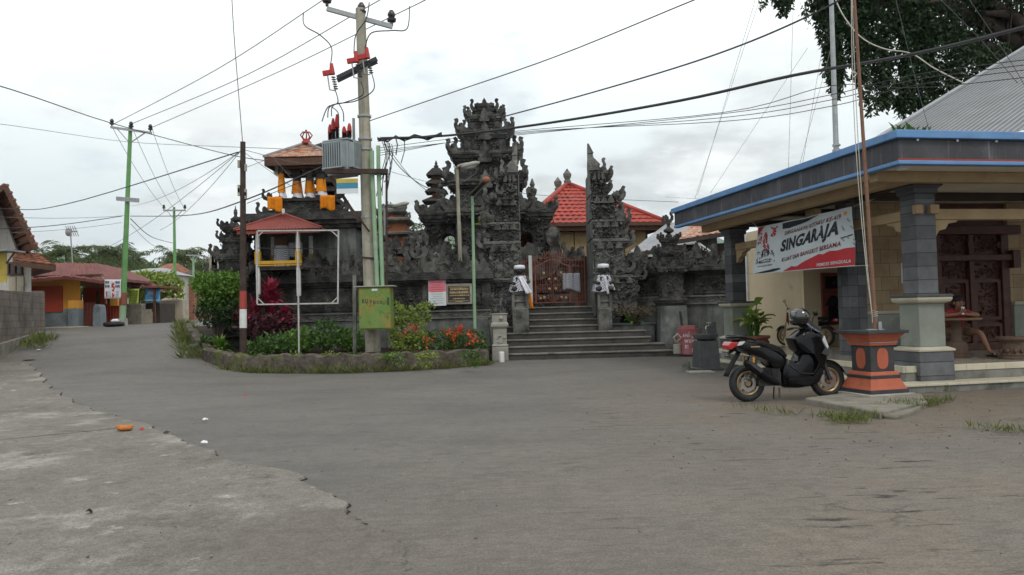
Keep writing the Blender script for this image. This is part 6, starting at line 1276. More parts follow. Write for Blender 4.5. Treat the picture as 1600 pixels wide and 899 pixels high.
# platform and struts
b = MB(); b.X = CL; b.bar(cpt(508,268,DPp-.45), cpt(606,268,DPp-.45), .1, .14); b.bar(cpt(508,270,DPp+.3), cpt(606,270,DPp+.3), .1, .14); b.bar(cpt(520,266,DPp-.45), cpt(520,266,DPp+.3), .1, .1); b.bar(cpt(604,268,DPp-.3), cpt(604,450,DPp-.3), .06, .06, up=(0,1,0)); b.build('platform', M['wood'], cp)
b = MB(); b.X = CL; b.bar(cpt(516,276,DPp-.3), cpt(562,347,DPp-.3), .09, .09); b.bar(cpt(530,300,DPp-.2), cpt(577,362,DPp-.25), .05, .05); b.bar(cpt(561,402,DPp-.2), cpt(602,406,DPp-.2), .05, .06); b.build('strut', M['wood'], cp)
tr_ = thing('transformer', 'grey ribbed transformer with red capped bushings mounted on the concrete pole', 'transformer', cpt(536,276), rad(-24)); tz0 = tr_.location.z; s_ = DPp/1200
b = MB(); W2, D2, H2 = .42, .34, 1.02; b.box(-W2,W2,-D2,D2,.12,H2); b.box(-W2-.04,W2+.04,-D2-.04,D2+.04,H2,H2+.05); b.box(-W2*.9,W2*.9,-D2*.8,D2*.8,0,.12); b.build('tank', M['trafo'], tr_, bevel=.015)
def fins(x0, y0, x1, y1, dx, dy):
    k = 9; b = MB(); b.X = None
    for i in range(k):
        px_, py_ = x0+(x1-x0)*(i+.5)/k, y0+(y1-y0)*(i+.5)/k
        if dx: b.box(px_, px_+dx, py_-.012, py_+.012, .2, H2-.08)
        else: b.box(px_-.014, px_+.014, py_+dy, py_, .2, H2-.08)
    if dx: b.box(x0+dx*.92, x0+dx, min(y0,y1), max(y0,y1), .17, .21); b.box(x0+dx*.92, x0+dx, min(y0,y1), max(y0,y1), H2-.09, H2-.05)
    else: b.box(x0, x1, y0+dy, y0+dy*.92, .17, .21); b.box(x0, x1, y0+dy, y0+dy*.92, H2-.09, H2-.05)
    b.build('radiator', M['trafo'], tr_)
fins(-W2+.05,-D2,W2-.05,-D2,0,-.2); fins(W2,-D2+.04,W2,D2-.04,.2,0); fins(-W2,-D2+.04,-W2,D2-.04,-.12,0)
b = MB(); b.box(-W2-.16,-W2-.128,-.16,.1,.55,.85); b.build('plate', M['white'], tr_)
for i, (x, y, hh, q) in enumerate([(-.36,-.12,.55,0),(-.18,-.2,.7,1),(-.02,-.22,.8,0),(.16,-.12,.42,0),(.34,-.1,.5,0),(.05,.12,.36,1)]):
    b = MB(); z = H2+.05
    for k in range(8): b.lathe(x+.0, y, [(.04,z+hh*.42*k/8+.06),(.075,z+hh*.42*k/8+.08),(.04,z+hh*.42*k/8+.1)], 10)
    b.lathe(x,y,[(.05,z),(.05,z+.06),(.035,z+.08),(.035,z+hh*.5)],8); bo = b.build('bushing', M['brownins'], tr_)
    b = MB(); b.lathe(x,y,[(.04,z+hh*.45),(.07,z+hh*.5),(.06,z+hh*.78),(.03,z+hh*.98)],10); b.build('red_cap', M['redcap'], bo, smooth=2)
b = MB(); b.box(.3,.36,.1,.16,H2,H2+.75); b.tube([(-W2,.1,H2+.12),(.1,.1,H2+.16)], .07, 8); b.build('conservator', M['trafo'], tr_)
bl = thing('warning_plate', 'yellow blue and white plate hanging below the transformer', 'sign', cpt(542,291,DPp-.4)); BLp = local(bl); b = MB(); b.X = BLp; p, q = cpt(526,303,DPp-.55), cpt(559,279,DPp-.55); h_ = q.z-p.z
b.box(p.x,q.x,p.y,p.y+.02,p.z,p.z+h_*.33); b.build('white_panel', M['paper'], bl); b = MB(); b.X = BLp; b.box(p.x,q.x,p.y,p.y+.02,p.z+h_*.33,p.z+h_*.72); b.build('blue_panel', M['signblue'], bl); b = MB(); b.X = BLp; b.box(p.x,q.x,p.y,p.y+.02,p.z+h_*.72,q.z); b.build('yellow_panel', M['signyellow'], bl)
for i, (p, q, r) in enumerate([((590,452),(580,236),.065),((598,452),(590,228),.06)]):
    b = MB(); p, q = cpt(*p, DPp-.32), cpt(*q, DPp-.32); pts = [p.lerp(q,k/6) for k in range(7)]; pts[-1].x += .02; b.tube(pts, r, 8)
    o = b.build('cable_conduit', M['palegreen'], smooth=2); tag(o, ('pale green cable pipe strapped closest to the concrete pole', 'outer brighter green cable pipe right of the concrete pole')[i], 'pipe', 'cable pipes on the concrete pole')
dbx = thing('distribution_box', 'rusty green electrical cabinet with stencilled letters on the concrete pole', 'cabinet', cpt(586,518,DPp-.35)); DL = local(dbx)
b = MB(); b.X = DL; p, q = cpt(561,516,DPp-.85), cpt(610,448,DPp-.85); b.box(p.x,q.x,p.y,p.y+.55,p.z,q.z); body = b.build('body', M['boxgreen'], dbx, bevel=.015)
b = MB(); b.X = DL; b.box(p.x+.03,q.x-.02,p.y-.025,p.y-.002,p.z+.04,q.z-.03); door = b.build('door', M['boxgreen'], dbx, bevel=.008)
b = MB(); b.X = DL; b.box(p.x-.12,q.x+.1,p.y-.08,p.y+.6,q.z+.002,q.z+.035); b.build('roof', M['concrete'], dbx, bevel=.006)
b = MB(); b.X = DL; b.box(q.x-.09,q.x-.05,p.y-.045,p.y-.026,(p.z+q.z)/2+.1,(p.z+q.z)/2+.3); b.build('handle', M['trafodark'], door)
b = MB(); b.X = DL
zc = p.z + (q.z-p.z)*.62; w_ = q.x-p.x
letters(b, 'KU', lambda u, v: V((p.x+w_*(.12+.17*u), p.y-.028, zc+.13*v)), 0, .03); letters(b, 'P1', lambda u, v: V((p.x+w_*(.36+.12*u), p.y-.028, zc-.05+.15*v)), 0, .0); letters(b, '002', lambda u, v: V((p.x+w_*(.48+.26*u), p.y-.028, zc-.02+.09*v)), 0, .0); b.build('stencil', M['bannerblack'], door)
b = MB(); b.X = DL; b.box(p.x+w_*.42,p.x+w_*.6,p.y-.028,p.y-.0255,q.z-.11,q.z-.05); b.build('label', M['paper'], door)
b = MB(); p = cpt(560,445,DPp-.2); p2 = cpt(554,520,DPp-.2); b.bar(p2 - Z_*.6, cpt(554,430,DPp-.2), .1, .1, up=(0,1,0)); tag(b.build('timber_stake', M['riser']), 'grey upright timber stake left of the green cabinet', 'stake')
# street lamps
def lamp(label, pb, ptp, d, r, m, arm, head, kind):
    a = P(*pb, d); c = P(*ptp, d); t = thing('street_lamp', label, 'street lamp', a); LL = local(t); b = MB(); b.X = LL; b.tube([a, a.lerp(c,.5), c], [r, r*.9, r*.75], 12); b.build('pole', m, t, smooth=2)
    b = MB(); b.X = LL
    if kind == 0:
        pts = [P(x, y, d-.1*i) for i, (x, y) in enumerate(arm)]; b.tube(pts, .05, 8); b.build('arm', m, t, smooth=2)
        b = MB(); b.X = LL; p = P(*head, d-.4); b.ball(p, .34, .16, .1, 14, 8, M=Matrix.Rotation(-.25, 3, 'Y')); b.build('lamp_head', M['concrete'], t, smooth=True)
        b = MB(); b.X = LL; b.ball(p - Z_*.05, .24, .12, .09, 12, 6, M=Matrix.Rotation(-.25, 3, 'Y')); b.build('lens', M['clearlens'], t, smooth=True)
    else:
        p, q = P(*arm[0], d-.05), P(*arm[1], d-.9); b.bar(p, q, .17, .07); hd_ = b.build('lamp_head', M['beamdark'], t, bevel=.015)
        b = MB(); b.X = LL; off = (q-p).normalized().cross(X_).normalized(); b.bar(p+V((.075,-.02,-.05)), q+V((.075,-.02,-.05)), .03, .03); b.build('side_rail', M['steel'], hd_)
        b = MB(); b.X = LL; b.ball(q, .13, .1, .1, 10, 6); b.build('photo_cell', M['tileold'], hd_, smooth=True)
lamp('tall tan street lamp with curved arm in front of the gate tower', (725,560), (714,262), 26.5, .078, M['polecon'], [(714,264),(716,260),(722,258),(730,256)], (735,258), 0)
lamp('thin pale green street lamp with slanted flat head before the gate tower', (742,514), (738,304), 24.4, .055, M['palegreen'], [(737,305),(760,281)], None, 1)
lamp('small street lamp rising behind the orange brick tower', (601,440), (601,322), 29.2, .06, M['steel'], [(601,324),(604,320),(610,320),(618,321)], (626,321), 0)
# ------------------------------------------------------------------ overhead wires
def wire(pts, r, label, m='wire', sag=0., grp='overhead wires', name='overhead_wire', n=14):
    """pts: (px, py, d); sag in metres between the two ends"""
    W = [P(*p) for p in pts]; out = []
    if len(W) == 2:
        out = [W[0].lerp(W[1], k/n) - Z_*(4*sag*(k/n)*(1-k/n)) for k in range(n+1)]
    else:
        for i in range(len(W)-1):                      # smooth through all the points
            p0, p1, p2, p3 = W[max(0,i-1)], W[i], W[i+1], W[min(len(W)-1,i+2)]
            for k in range(6):
                u = k/6; out.append(.5*((2*p1) + (p2-p0)*u + (2*p0-5*p1+4*p2-p3)*u*u + (3*p1-p0-3*p2+p3)*u**3))
        out.append(W[-1])
    b = MB(); b.tube(out, r, 4); return tag(b.build(name, M[m], smooth=True), label, 'wire', grp)
# three high lines from the near upper frame back to the green pole
wire([(174,196,36),(340,108,29),(502,2,23.2),(640,-90,18)], .014, 'high line from left end of the near green crossarm to the concrete pole', 'wirelight')
wire([(205,194,36),(380,120,29),(562,18,23.2),(700,-60,18)], .014, 'high line from middle of the near green crossarm to the concrete pole', 'wirelight')
wire([(236,200,36),(430,115,29),(612,26,23.2),(665,0,20),(760,-50,17)], .014, 'high line from right end of the near green crossarm to the concrete pole', 'wirelight')
for x0, x1 in ((174,258),(205,272),(236,288)): wire([(x0,196,36),(x1,326,54)], .012, {174:'leftmost thin line between the two green poles',205:'middle thin line between the two green poles',236:'rightmost thin line between the two green poles'}[x0], 'wirelight', .35)
wire([(-500,20,13),(-30,126,20),(172,192,30),(350,240,35),(420,252,30)], .018, 'dark cable sagging from the upper left edge past the green pole to the rusty roof', sag=0)
wire([(-500,140,18),(-30,190,24),(200,222,36),(420,232,28),(560,238,23.3)], .011, 'thin line crossing level just below the near green crossarm', 'wirelight')
wire([(-500,290,20),(-20,325,26),(100,320,30),(372,238,22.4)], .018, 'dark cable rising from the left edge to the top of the wooden pole')
wire([(-20,338,28),(195,337,36)], .012, 'thin line running level from the left edge to the near green pole', 'wirelight', .1)
wire([(-500,372,20),(-20,358,27),(90,352,31.5),(190,338,36)], .02, 'thick dark cable from the left edge to the near green pole clamp')
wire([(-20,365,29),(190,348,36)], .011, 'thin line beneath the thick cable at the left edge', 'wirelight', .1)
wire([(204,338,36),(300,336,30),(385,312,22.4),(500,262,23),(560,238,23.2)], .02, 'thick dark cable from the near green pole past the wooden pole to the transformer')
wire([(204,342,36),(236,370,45),(270,380,54)], .02, 'dark cable dipping from the near green pole to the second green pole')
wire([(204,350,36),(240,384,45),(272,388,54)], .012, 'thin dark line drooping between the two green poles', 'wirelight')
for i, (x, y, m_) in enumerate([(205,262,0),(250,300,0),(150,335,0)]):
    wire([(x,y+60,40),(376,236,22.4)], .009, ('faint line fanning from the near green pole to the wooden pole top','faint line fanning from the second green pole to the wooden pole top','lowest faint line fanning to the wooden pole top')[i], 'wirelight', .3)
wire([(384,235,22.4),(480,256,23.3),(560,240,23.3)], .009, 'thin line from the wooden pole top across the rusty roof', 'wirelight'); wire([(384,240,22.4),(470,300,25),(430,250,25.5)], .007, 'slack thin line dropping beside the horn speakers', 'wirelight')
wire([(384,262,22.4),(470,232,23.2),(556,220,23.2)], .009, 'thin line rising from the wooden pole to the concrete pole', 'wirelight'); wire([(386,318,22.4),(470,285,23.2),(512,275,23.2)], .012, 'thin dark line from the wooden pole to the transformer platform')
wire([(361,-30,20),(366,60,21),(379,222,22.3)], .012, 'single dark line dropping from above to the wooden pole')
# low voltage bundle to the right
wire([(596,216,23.1),(700,212,22),(860,192,20.5),(1060,158,18),(1240,118,16),(1420,86,14),(1620,38,12),(2100,-90,9)], .036, 'thick twisted black cable sweeping from the concrete pole to the upper right')
b = MB()
pts0 = [P(*p) for p in [(590,218,23.1),(606,220,23),(618,214,22.9),(632,219,22.8),(648,213,22.6),(668,216,22.4),(690,210,22.1)]]; [b.tube([p + V((.0,.05*math.cos(q*2+i),.05*math.sin(i*2.1+q*1.7))) for i, p in enumerate(pts0)], .018, 5) for q in range(5)]; b.tube([pts0[2], pts0[2] - Z_*.25 + V((.05,0,0)), pts0[2] - Z_*.55], .018, 5); b.tube([pts0[3], pts0[3] - Z_*.3, pts0[3] - Z_*.7 - V((.12,0,0))], .014, 5); tag(b.build('cable_bundle', M['wire'], smooth=True), 'knotted black cable bundle leaving the concrete pole', 'cable')
for i, (ya, yb_) in enumerate([((236),(142)),((240),(150)),((244),(160)),((232),(128))]):
    wire([(588,ya,23.2),(800,212 - i*2,21),(1130,178+i*6 - (20 if i==3 else 0),17.5),(1300,yb_+6,16),(1460,112+i*8,14.5),(1900,60+i*8,11.5)], .009, ('topmost of four thin lines below the thick cable','second of four thin lines below the thick cable','third of four thin lines below the thick cable','thin line hugging the underside of the thick cable')[i])
wire([(575,190,23.2),(700,147,21.5),(870,88,19),(1085,0,16.5),(1200,-45,15)], .014, 'single line rising steeply from the concrete pole to the upper frame edge', sag=0)
wire([(785,183,24),(900,152,21.5),(1050,108,19),(1160,70,17.5),(1262,26,16),(1350,-20,15)], .02, 'dark line rising from behind the gate tower to the tree')
wire([(600,225,23.1),(625,262,24),(660,290,26),(690,300,30)], .013, 'dark line drooping from the concrete pole to the thatched shrine', sag=0)
wire([(600,222,23.1),(640,275,25),(672,302,30)], .01, 'lower dark line drooping from the concrete pole to the thatched shrine')
wire([(588,262,23.2),(700,290,27),(745,270,28)], .008, 'faint line from the concrete pole toward the tan lamp', 'wirelight'); wire([(795,300,30),(880,308,31),(1060,316,26)], .01, 'thin line crossing in front of the red tiled roof', 'wirelight')
wire([(1040,308,30),(1400,330,30)], .006, 'thin line running low across the sky left of the fascia', 'wirelight'); 
for i, (xa, ya, xb_, yb_) in enumerate([(1180,0,1090,305),(1190,-10,1086,310),(1262,75,1110,302),(1300,70,1250,255),(1240,-10,1232,262),(1285,75,1254,256)]):
    wire([(xa,ya,19.5),(xb_,yb_,21 if xb_ < 1200 else 17.5)], .005, ('steep fine guy line at the far left of the fascia','fine guy line beside the far left one','slanting fine guy line reaching the tree from the fascia left end','short fine guy line left of the steel mast','nearly upright fine guy line left of the steel mast','second short fine guy line left of the steel mast')[i], 'wirelight', .0, 'fine guy lines above the fascia')
# white service cable on the right
wire([(1304,-4,18),(1318,25,17.7),(1345,58,17.3),(1380,76,17),(1424,84,16.7),(1460,107,16.4),(1510,132,16)], .014, 'pale service cable looping from the steel mast to the zinc roof', 'rope')
wire([(1470,0,18),(1530,60,17),(1590,130,16)], .007, 'fine dark line slanting down in front of the tree'); wire([(1515,0,18),(1575,90,17),(1610,150,16)], .007, 'second fine dark line slanting down to the zinc roof'); wire([(1400,0,18),(1432,130,17),(1452,205,16)], .006, 'steep fine line hanging through the tree to the roof edge')
# jumpers on the pole
for i, pts in enumerate([[(474,20,23.2),(476,40,23),(500,55,22.9),(518,75,22.9),(516,104,22.9)],[(577,4,23.1),(572,30,23),(556,55,22.9),(553,84,22.9)],[(640,10,23.1),(636,45,23),(612,48,22.9),(580,52,22.9),(570,76,22.9)],[(522,136,22.9),(528,160,22.8),(512,168,22.8),(503,190,22.8)],[(564,128,22.9),(567,148,22.8),(540,160,22.8),(516,166,22.8),(512,184,22.8)],[(580,112,22.9),(584,140,22.8),(556,158,22.8),(522,164,22.8),(518,182,22.8)],[(528,160,22.8),(536,175,22.8),(537,190,22.8)],[(516,166,22.8),(528,176,22.8),(529,195,22.8)]]):
    wire(pts, .018, ('leftmost black jumper looping down to the low red fuse','black jumper from the top arm to the middle fuse','black jumper looping from the right end of the top arm','black lead from the low fuse to the transformer','black lead from the middle fuse to the transformer','black lead from the right fuse to the transformer','short right lead curving into the transformer bushing','inner right lead curving into the transformer bushing')[i], 'wire', 0, 'jumper leads on the concrete pole', 'jumper_lead')
for i in range(7):
    x = 590 + i*3.0; wire([(x+4,214+i*2,23.0),(x+R.uniform(2,14),240,22.9),(x+R.uniform(-2,10),268,22.95),(x-2,300+R.uniform(-20,25),22.9)], .014, 'loose black cable hanging down beside the green cable pipes', 'wire', 0, 'loose cables by the cable pipes', 'hanging_cable')
# ------------------------------------------------------------------ foliage
NR_ = np.random.default_rng(5)
def unit(a): return a / np.maximum(1e-9, np.linalg.norm(a, axis=1, keepdims=True))
def leaves(name, pts, size, m, parent=None, aspect=.5, dirs=None, bias=(0,0,0), var=.45, origin=None):
    """one small folded leaf at each point"""
    pts = np.asarray(pts, float); n = len(pts)
    d = NR_.normal(size=(n,3)) if dirs is None else np.asarray(dirs, float) + NR_.normal(size=(n,3))*.25
    d = unit(unit(d) + np.array(bias)); q = NR_.normal(size=(n,3)); sd = unit(np.cross(d, q)); nm = np.cross(sd, d)
    s = (size*(1 + var*NR_.uniform(-1,1,n)))[:,None]
    if origin is not None: pts = pts - np.array(origin)
    vs = np.stack([pts, pts + d*s*.45 + sd*s*aspect*.5 + nm*s*.06, pts + d*s, pts + d*s*.45 - sd*s*aspect*.5 + nm*s*.06], 1).reshape(-1,3)
    me = bpy.data.meshes.new(name); me.vertices.add(4*n); me.vertices.foreach_set('co', vs.ravel()); me.loops.add(4*n); me.loops.foreach_set('vertex_index', np.arange(4*n)); me.polygons.add(n)
    me.polygons.foreach_set('loop_start', np.arange(0,4*n,4)); me.polygons.foreach_set('loop_total', np.full(n,4)); me.materials.append(m); me.update(calc_edges=True)
    o = bpy.data.objects.new(name, me); COL.objects.link(o)
    if parent is not None: o.parent = parent
    return o
def clump(c, r, n, shell=.55):
    d = unit(NR_.normal(size=(n,3))); rr = NR_.uniform(shell**3, 1, n)**(1/3); bump = 1 + .16*np.sin(d[:,0]*7+c[0])*np.sin(d[:,2]*6+d[:,1]*5)
    return np.array(c) + d * (rr*bump)[:,None] * np.array(r)
def bush(label, c, blobs, m, size, cat='shrub', stems=6, aspect=.5, name='shrub', group=None, zg=None, flower=None):
    """blobs: (centre xyz, radii, leaves)"""
    c = V(c); t = thing(name, label, cat, c, group=group)
    pts = np.concatenate([clump(b[0], b[1], b[2]) for b in blobs]); leaves('foliage', pts, size, m, t, aspect, origin=c)
    s = MB()
    for k in range(stems):
        b = blobs[k % len(blobs)]; e = V(b[0]) - c + V((R.uniform(-.4,.4)*b[1][0], R.uniform(-.4,.4)*b[1][1], 0)); s.tube([(R.uniform(-.12,.12), R.uniform(-.08,.08), -.05), e*.5 + V((R.uniform(-.06,.06),0,.03)), e], [.022,.016,.008], 5)
    s.build('stem', M['bark'], t)
    if flower:
        fp_ = []
        for (p, k) in flower:
            for i in range(k): fp_.append(V(p) + V((R.gauss(0,.07), R.gauss(0,.06), R.gauss(0,.045))))
        leaves('blossom', [tuple(p) for p in fp_], .07, M['flower'], t, .8, origin=c)
    return t
def palm(label, px, pyb, pyt, d, fl, n=20, m='palmleaf', lean=.06):
    a = gpt(px, d); c = P(px, pyt, d); a.x = P(px, pyb, d).x - lean*(c.z-a.z); t = thing('palm_tree', label, 'palm tree', a, group='palms behind the houses')
    h_ = c - a; b = MB(); pts = [h_*(k/8) + V((lean*h_.z*math.sin(math.pi*k/8)*.5,0,0)) for k in range(9)]; b.tube(pts, [.2-.09*k/8 for k in range(9)], 8); b.build('trunk', M['palmbark'], t, smooth=True)
    P_, D_ = [], []
    for k in range(n):
        az = 6.283*k/n + R.uniform(-.3,.3); el = R.uniform(-.35,1.15); L_ = fl*R.uniform(.95,1.3); dx = V((math.cos(az), math.sin(az), 0)); p = V(h_); v = dx*math.cos(el) + Z_*math.sin(el); sd = Z_.cross(dx)
        for j in range(34):
            p = p + v*(L_/34); v = (v - Z_*.042).normalized()
            for sg in (-1,1):
                P_.append(tuple(p)); q = sd*sg*.75 + v*.6 - Z_*(.3+.3*j/34); D_.append(tuple(q))
    leaves('crown', P_, fl*.3, M[m], t, .11, dirs=D_, var=.2)
    return t
# planter bed
edge = [G(*p) for p in [(287,517),(292,532),(302,548),(322,566),(345,575),(372,581),(420,583),(480,584),(530,584),(580,582),(640,580),(700,576),(764,570)]]
tops = [P(*p) for p in []]
zt = [1.35,1.22,1.0,.66,.56,.52,.5,.5,.5,.5,.5,.48,.46]
pl = thing('planter_wall', 'low mossy stone kerb wall holding the planting bed at the road bend', 'planter', edge[6]); LPl = local(pl)
fine = []
for i in range(len(edge)-1):
    for k in range(6): u = k/6; fine.append((edge[i].lerp(edge[i+1],u), zt[i]+(zt[i+1]-zt[i])*u))
fine.append((edge[-1], zt[-1])); rg = []
for i, (p, z) in enumerate(fine):
    t_ = (fine[min(i+1,len(fine)-1)][0] - fine[max(i-1,0)][0]).normalized(); nn = V((-t_.y, t_.x, 0)); j1, j2 = R.uniform(-.06,.06), R.uniform(-.05,.05)
    rg.append([LPl @ V((p.x,p.y,p.z-.1)), LPl @ (V((p.x,p.y,z-.03+j2)) + nn*(.03+j1)), LPl @ (V((p.x,p.y,z+j2)) + nn*.08), LPl @ (V((p.x,p.y,z+j2)) + nn*.27), LPl @ (V((p.x,p.y,p.z-.1)) + nn*.3)])
b = MB(); b.rings(rg); b.build('kerb_stone', M['planter'], pl)
b = MB(); outer = [p + V((0,.15,0)) for p, z in fine[12:]]; b.add([V((p.x,p.y,.43)) for p in outer] + [V((p.x, 25.68, .45)) for p in outer], [(i, i+1, len(outer)+i+1, len(outer)+i) for i in range(len(outer)-1)])
tag(b.build('planter_soil', M['soil'], smooth=True), kind='structure')
b = MB(); q = [p for p, z in fine[:13]]; b.add([V((p.x+.2,p.y,z-.08)) for (p, z) in fine[:13]] + [V((P(400,500,26).x, p.y+.6, z-.05)) for (p, z) in fine[:13]], [(i, i+1, 14+i, 13+i) for i in range(12)])
tag(b.build('verge_soil', M['soil'], smooth=True), kind='structure')
# shrubs in the bed
c = P(340,520,24.7); c.z = .62
bush('big round dark hedge bush with bright top at the road bend', c, [(P(338,446,24.7),(.8,.6,.42),1700),(P(322,440,24.8),(.5,.5,.32),800),(P(362,444,24.6),(.36,.4,.4),700),(P(340,470,24.8),(.7,.5,.5),1300)], M['leafbright'], .10, 'bush', 10, .6, 'hedge_bush')
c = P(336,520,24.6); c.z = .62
bush('lower part of the round hedge bush, its shade painted in dark leaves', c, [(P(335,488,24.7),(.65,.4,.5),1200),(P(362,490,24.6),(.4,.35,.5),700)], M['leafdark'], .10, 'bush', 6, .5, 'hedge_bush')  # darker leaf colour paints shade into the underside of the bush
def strap(label, px, py, d, zc, n, L_, m, up=.7, w_=.09, cat='plant', name='strap_leaf_plant', stemh=0., spread=1.):
    c = P(px,py,d); c.z = zc; t = thing(name, label, cat, c); b = MB()
    for k in range(n):
        az = R.uniform(0,6.283); el = R.uniform(.2,1.45); l = L_*R.uniform(.65,1.15); dx = V((math.cos(az)*spread, math.sin(az)*spread, 0)); p = V((R.uniform(-.05,.05)*spread,R.uniform(-.05,.05),stemh*R.uniform(.6,1))); v = dx*math.cos(el)+Z_*math.sin(el)*up*1.3; sd = Z_.cross(dx).normalized(); A = []
        for j in range(6):
            ww = w_*math.sin(math.pi*(.12+.86*j/5))*.5; A.append((p-sd*ww, p+sd*ww)); p = p + v*(l/5); v = v - Z_*.2
        b.add([q for pr in A for q in pr], [(2*j,2*j+1,2*j+3,2*j+2) for j in range(5)])
    b.build('leaf_blades', M[m], t)
    if stemh:
        b = MB()
        for k in range(4): b.tube([(R.uniform(-.1,.1),R.uniform(-.1,.1),-.05),(R.uniform(-.15,.15),R.uniform(-.15,.15),stemh)], .02, 5)
        b.build('stem', M['bark'], t)
    return t
strap('long strap leaved green plant below the hedge bush', 344, 524, 23.5, .6, 70, .8, 'leafbright', .75, .07)
strap('small bright strap leaved tuft at the left planter corner', 318, 532, 23.8, .75, 40, .6, 'leaf', .75, .07)
strap('crimson leaved cordyline, its tall middle clump behind the sign frame', 423, 500, 24.6, .5, 130, .72, 'redleaf', 1., .17, 'plant', 'crimson_plant', 1.75)
strap('crimson leaved cordyline clump left of the sign frame', 396, 500, 24.4, .5, 60, .6, 'redleaf', .9, .16, 'plant', 'crimson_plant', 1.35)
strap('crimson leaved cordyline clump leaning right toward the frame leg', 446, 500, 24.3, .5, 46, .65, 'redleaf', .7, .15, 'plant', 'crimson_plant', 1.15)
c = P(415,530,24.1); c.z = .5
bush('dull purple leaved undergrowth beneath the crimson plants', c, [(P(405,508,24.1),(.6,.4,.35),420),(P(436,505,24.1),(.5,.4,.35),320),(P(375,497,24.4),(.25,.3,.2),90)], M['purpleleaf'], .17, 'plant', 10, .4, 'purple_plant')
for i, (px, py, rx, rz_, n, lb) in enumerate([(425,534,.55,.25,420,'low leafy green plant nearest the wooden pole'),(468,528,.5,.36,480,'leafy green plant around the sign frame leg'),(508,522,.55,.45,650,'tallest leafy green plant left of the green cabinet'),(545,530,.5,.34,520,'leafy green plant touching the concrete pole foot'),(395,541,.35,.16,200,'small creeping plant at the wooden pole foot')]):
    d = 23.4 + (i % 2)*.4; c = P(px,545,d); c.z = .47; bush(lb, c, [(P(px,py,d),(rx,.5,rz_),n),(P(px+8,py+9,d-.2),(rx*.9,.4,rz_*.5),n//2)], M['leafbright'] if i % 2 else M['leaf'], .115, 'plant', 8, .5, 'leafy_plant', 'leafy plants in the planter bed')
c = P(640,545,23.8); c.z = .47
bush('tall yellow green flowering shrub right of the green cabinet', c, [(P(636,515,23.9),(.65,.5,.55),900),(P(622,492,24.1),(.35,.35,.4),360),(P(655,490,24.2),(.4,.3,.3),300),(P(668,478,24.6),(.3,.25,.14),110),(P(640,535,23.6),(.7,.5,.3),600)], M['leafyellow'], .10, 'shrub', 10, .5, flower=[(P(641,511,23.3),16),(P(634,519,23.3),10),(P(650,520,23.4),8),(P(628,526,23.3),8),(P(646,512,23.3),10)])
c = P(715,550,23.8); c.z = .46
bush('dark green flowering shrub thick with red blossom by the stairs', c, [(P(690,535,23.7),(.75,.5,.4),1000),(P(728,535,23.8),(.65,.5,.42),1000),(P(748,545,23.6),(.35,.35,.22),300)], M['leaf'], .10, 'shrub', 10, .45,
     flower=[(P(x,y,23.2),k) for x,y,k in [(710,521,22),(716,517,26),(722,516,26),(704,518,14),(700,522,10),(736,522,16),(740,528,14),(742,533,12),(708,531,10),(730,537,10),(673,531,9),(667,526,8),(720,510,12),(710,536,9),(694,517,8),(669,540,8)]])
b = MB(); o = strap('small green fern on the raised planter right of the stairs', 986, 482, 25.6, 1.05, 46, .6, 'leafbright', .8, .08, 'fern', 'fern_plant')
c = P(995,490,25.5); c.z = 1.05
bush('brown drying low bush on the raised planter right of the stairs', c, [(P(985,486,25.4),(.4,.3,.17),320),(P(1012,487,25.4),(.35,.3,.17),300)], M['drygrass'], .12, 'bush', 8, .18, 'dry_bush')
for i, (px, n, lb) in enumerate([(405,150,'trailing weed spilling over the kerb right of the wooden pole'),(455,150,'trailing weed spilling over the kerb under the frame leg'),(515,170,'trailing weed spilling over the kerb left of the green cabinet'),(558,90,'small trailing weed on the kerb below the concrete pole'),(612,110,'trailing weed spilling over the kerb right of the green cabinet'),(668,150,'trailing weed spilling over the kerb below the blossoms'),(735,160,'trailing weed spilling over the kerb end by the stairs')]):
    g0 = G(px, 582); c = V((g0.x, g0.y+.12, .45)); bush(lb, c, [((g0.x, g0.y+.12, .44), (.34,.16,.11), n), ((g0.x+R.uniform(-.2,.2), g0.y-.01, .28), (.22,.07,.17), n//2)], M[('leaf','leafbright','leafyellow')[i % 3]], .075, 'weed', 3, .5, 'kerb_weed', 'weeds spilling over the planter kerb')
# potted dumb cane
t = thing('potted_plant', 'broad leaved variegated green plant growing in the terracotta pot', 'plant', pt.location + Z_*.3); b = MB(); stb = MB()
for k in range(26):
    az = R.uniform(0,6.283); l = R.uniform(.4,.62); h_ = R.uniform(.1,.85); dx = V((math.cos(az),math.sin(az)*.8,0)); base = V((R.uniform(-.1,.1),R.uniform(-.1,.1),0)); p = base*1.6 + Z_*h_ + dx*.06; stb.tube([base, base*1.4+Z_*h_*.6, p], [.022,.018,.012], 5)
    v = dx*.75 + Z_*R.uniform(.35,.9); sd = Z_.cross(dx).normalized(); A = []
    for j in range(6): ww = .12*math.sin(math.pi*(.08+.9*j/5)); A.append((p-sd*ww+Z_*ww*.3, p+V((0,0,-.01)), p+sd*ww+Z_*ww*.3)); p = p + v*(l/5); v = v - Z_*.2
    b.add([q for tr3 in A for q in tr3], [f for j in range(5) for f in ((3*j,3*j+1,3*j+4,3*j+3),(3*j+1,3*j+2,3*j+5,3*j+4))])
b.build('leaf', M['leafpot'], t); stb.build('stem', M['leaf'], t)
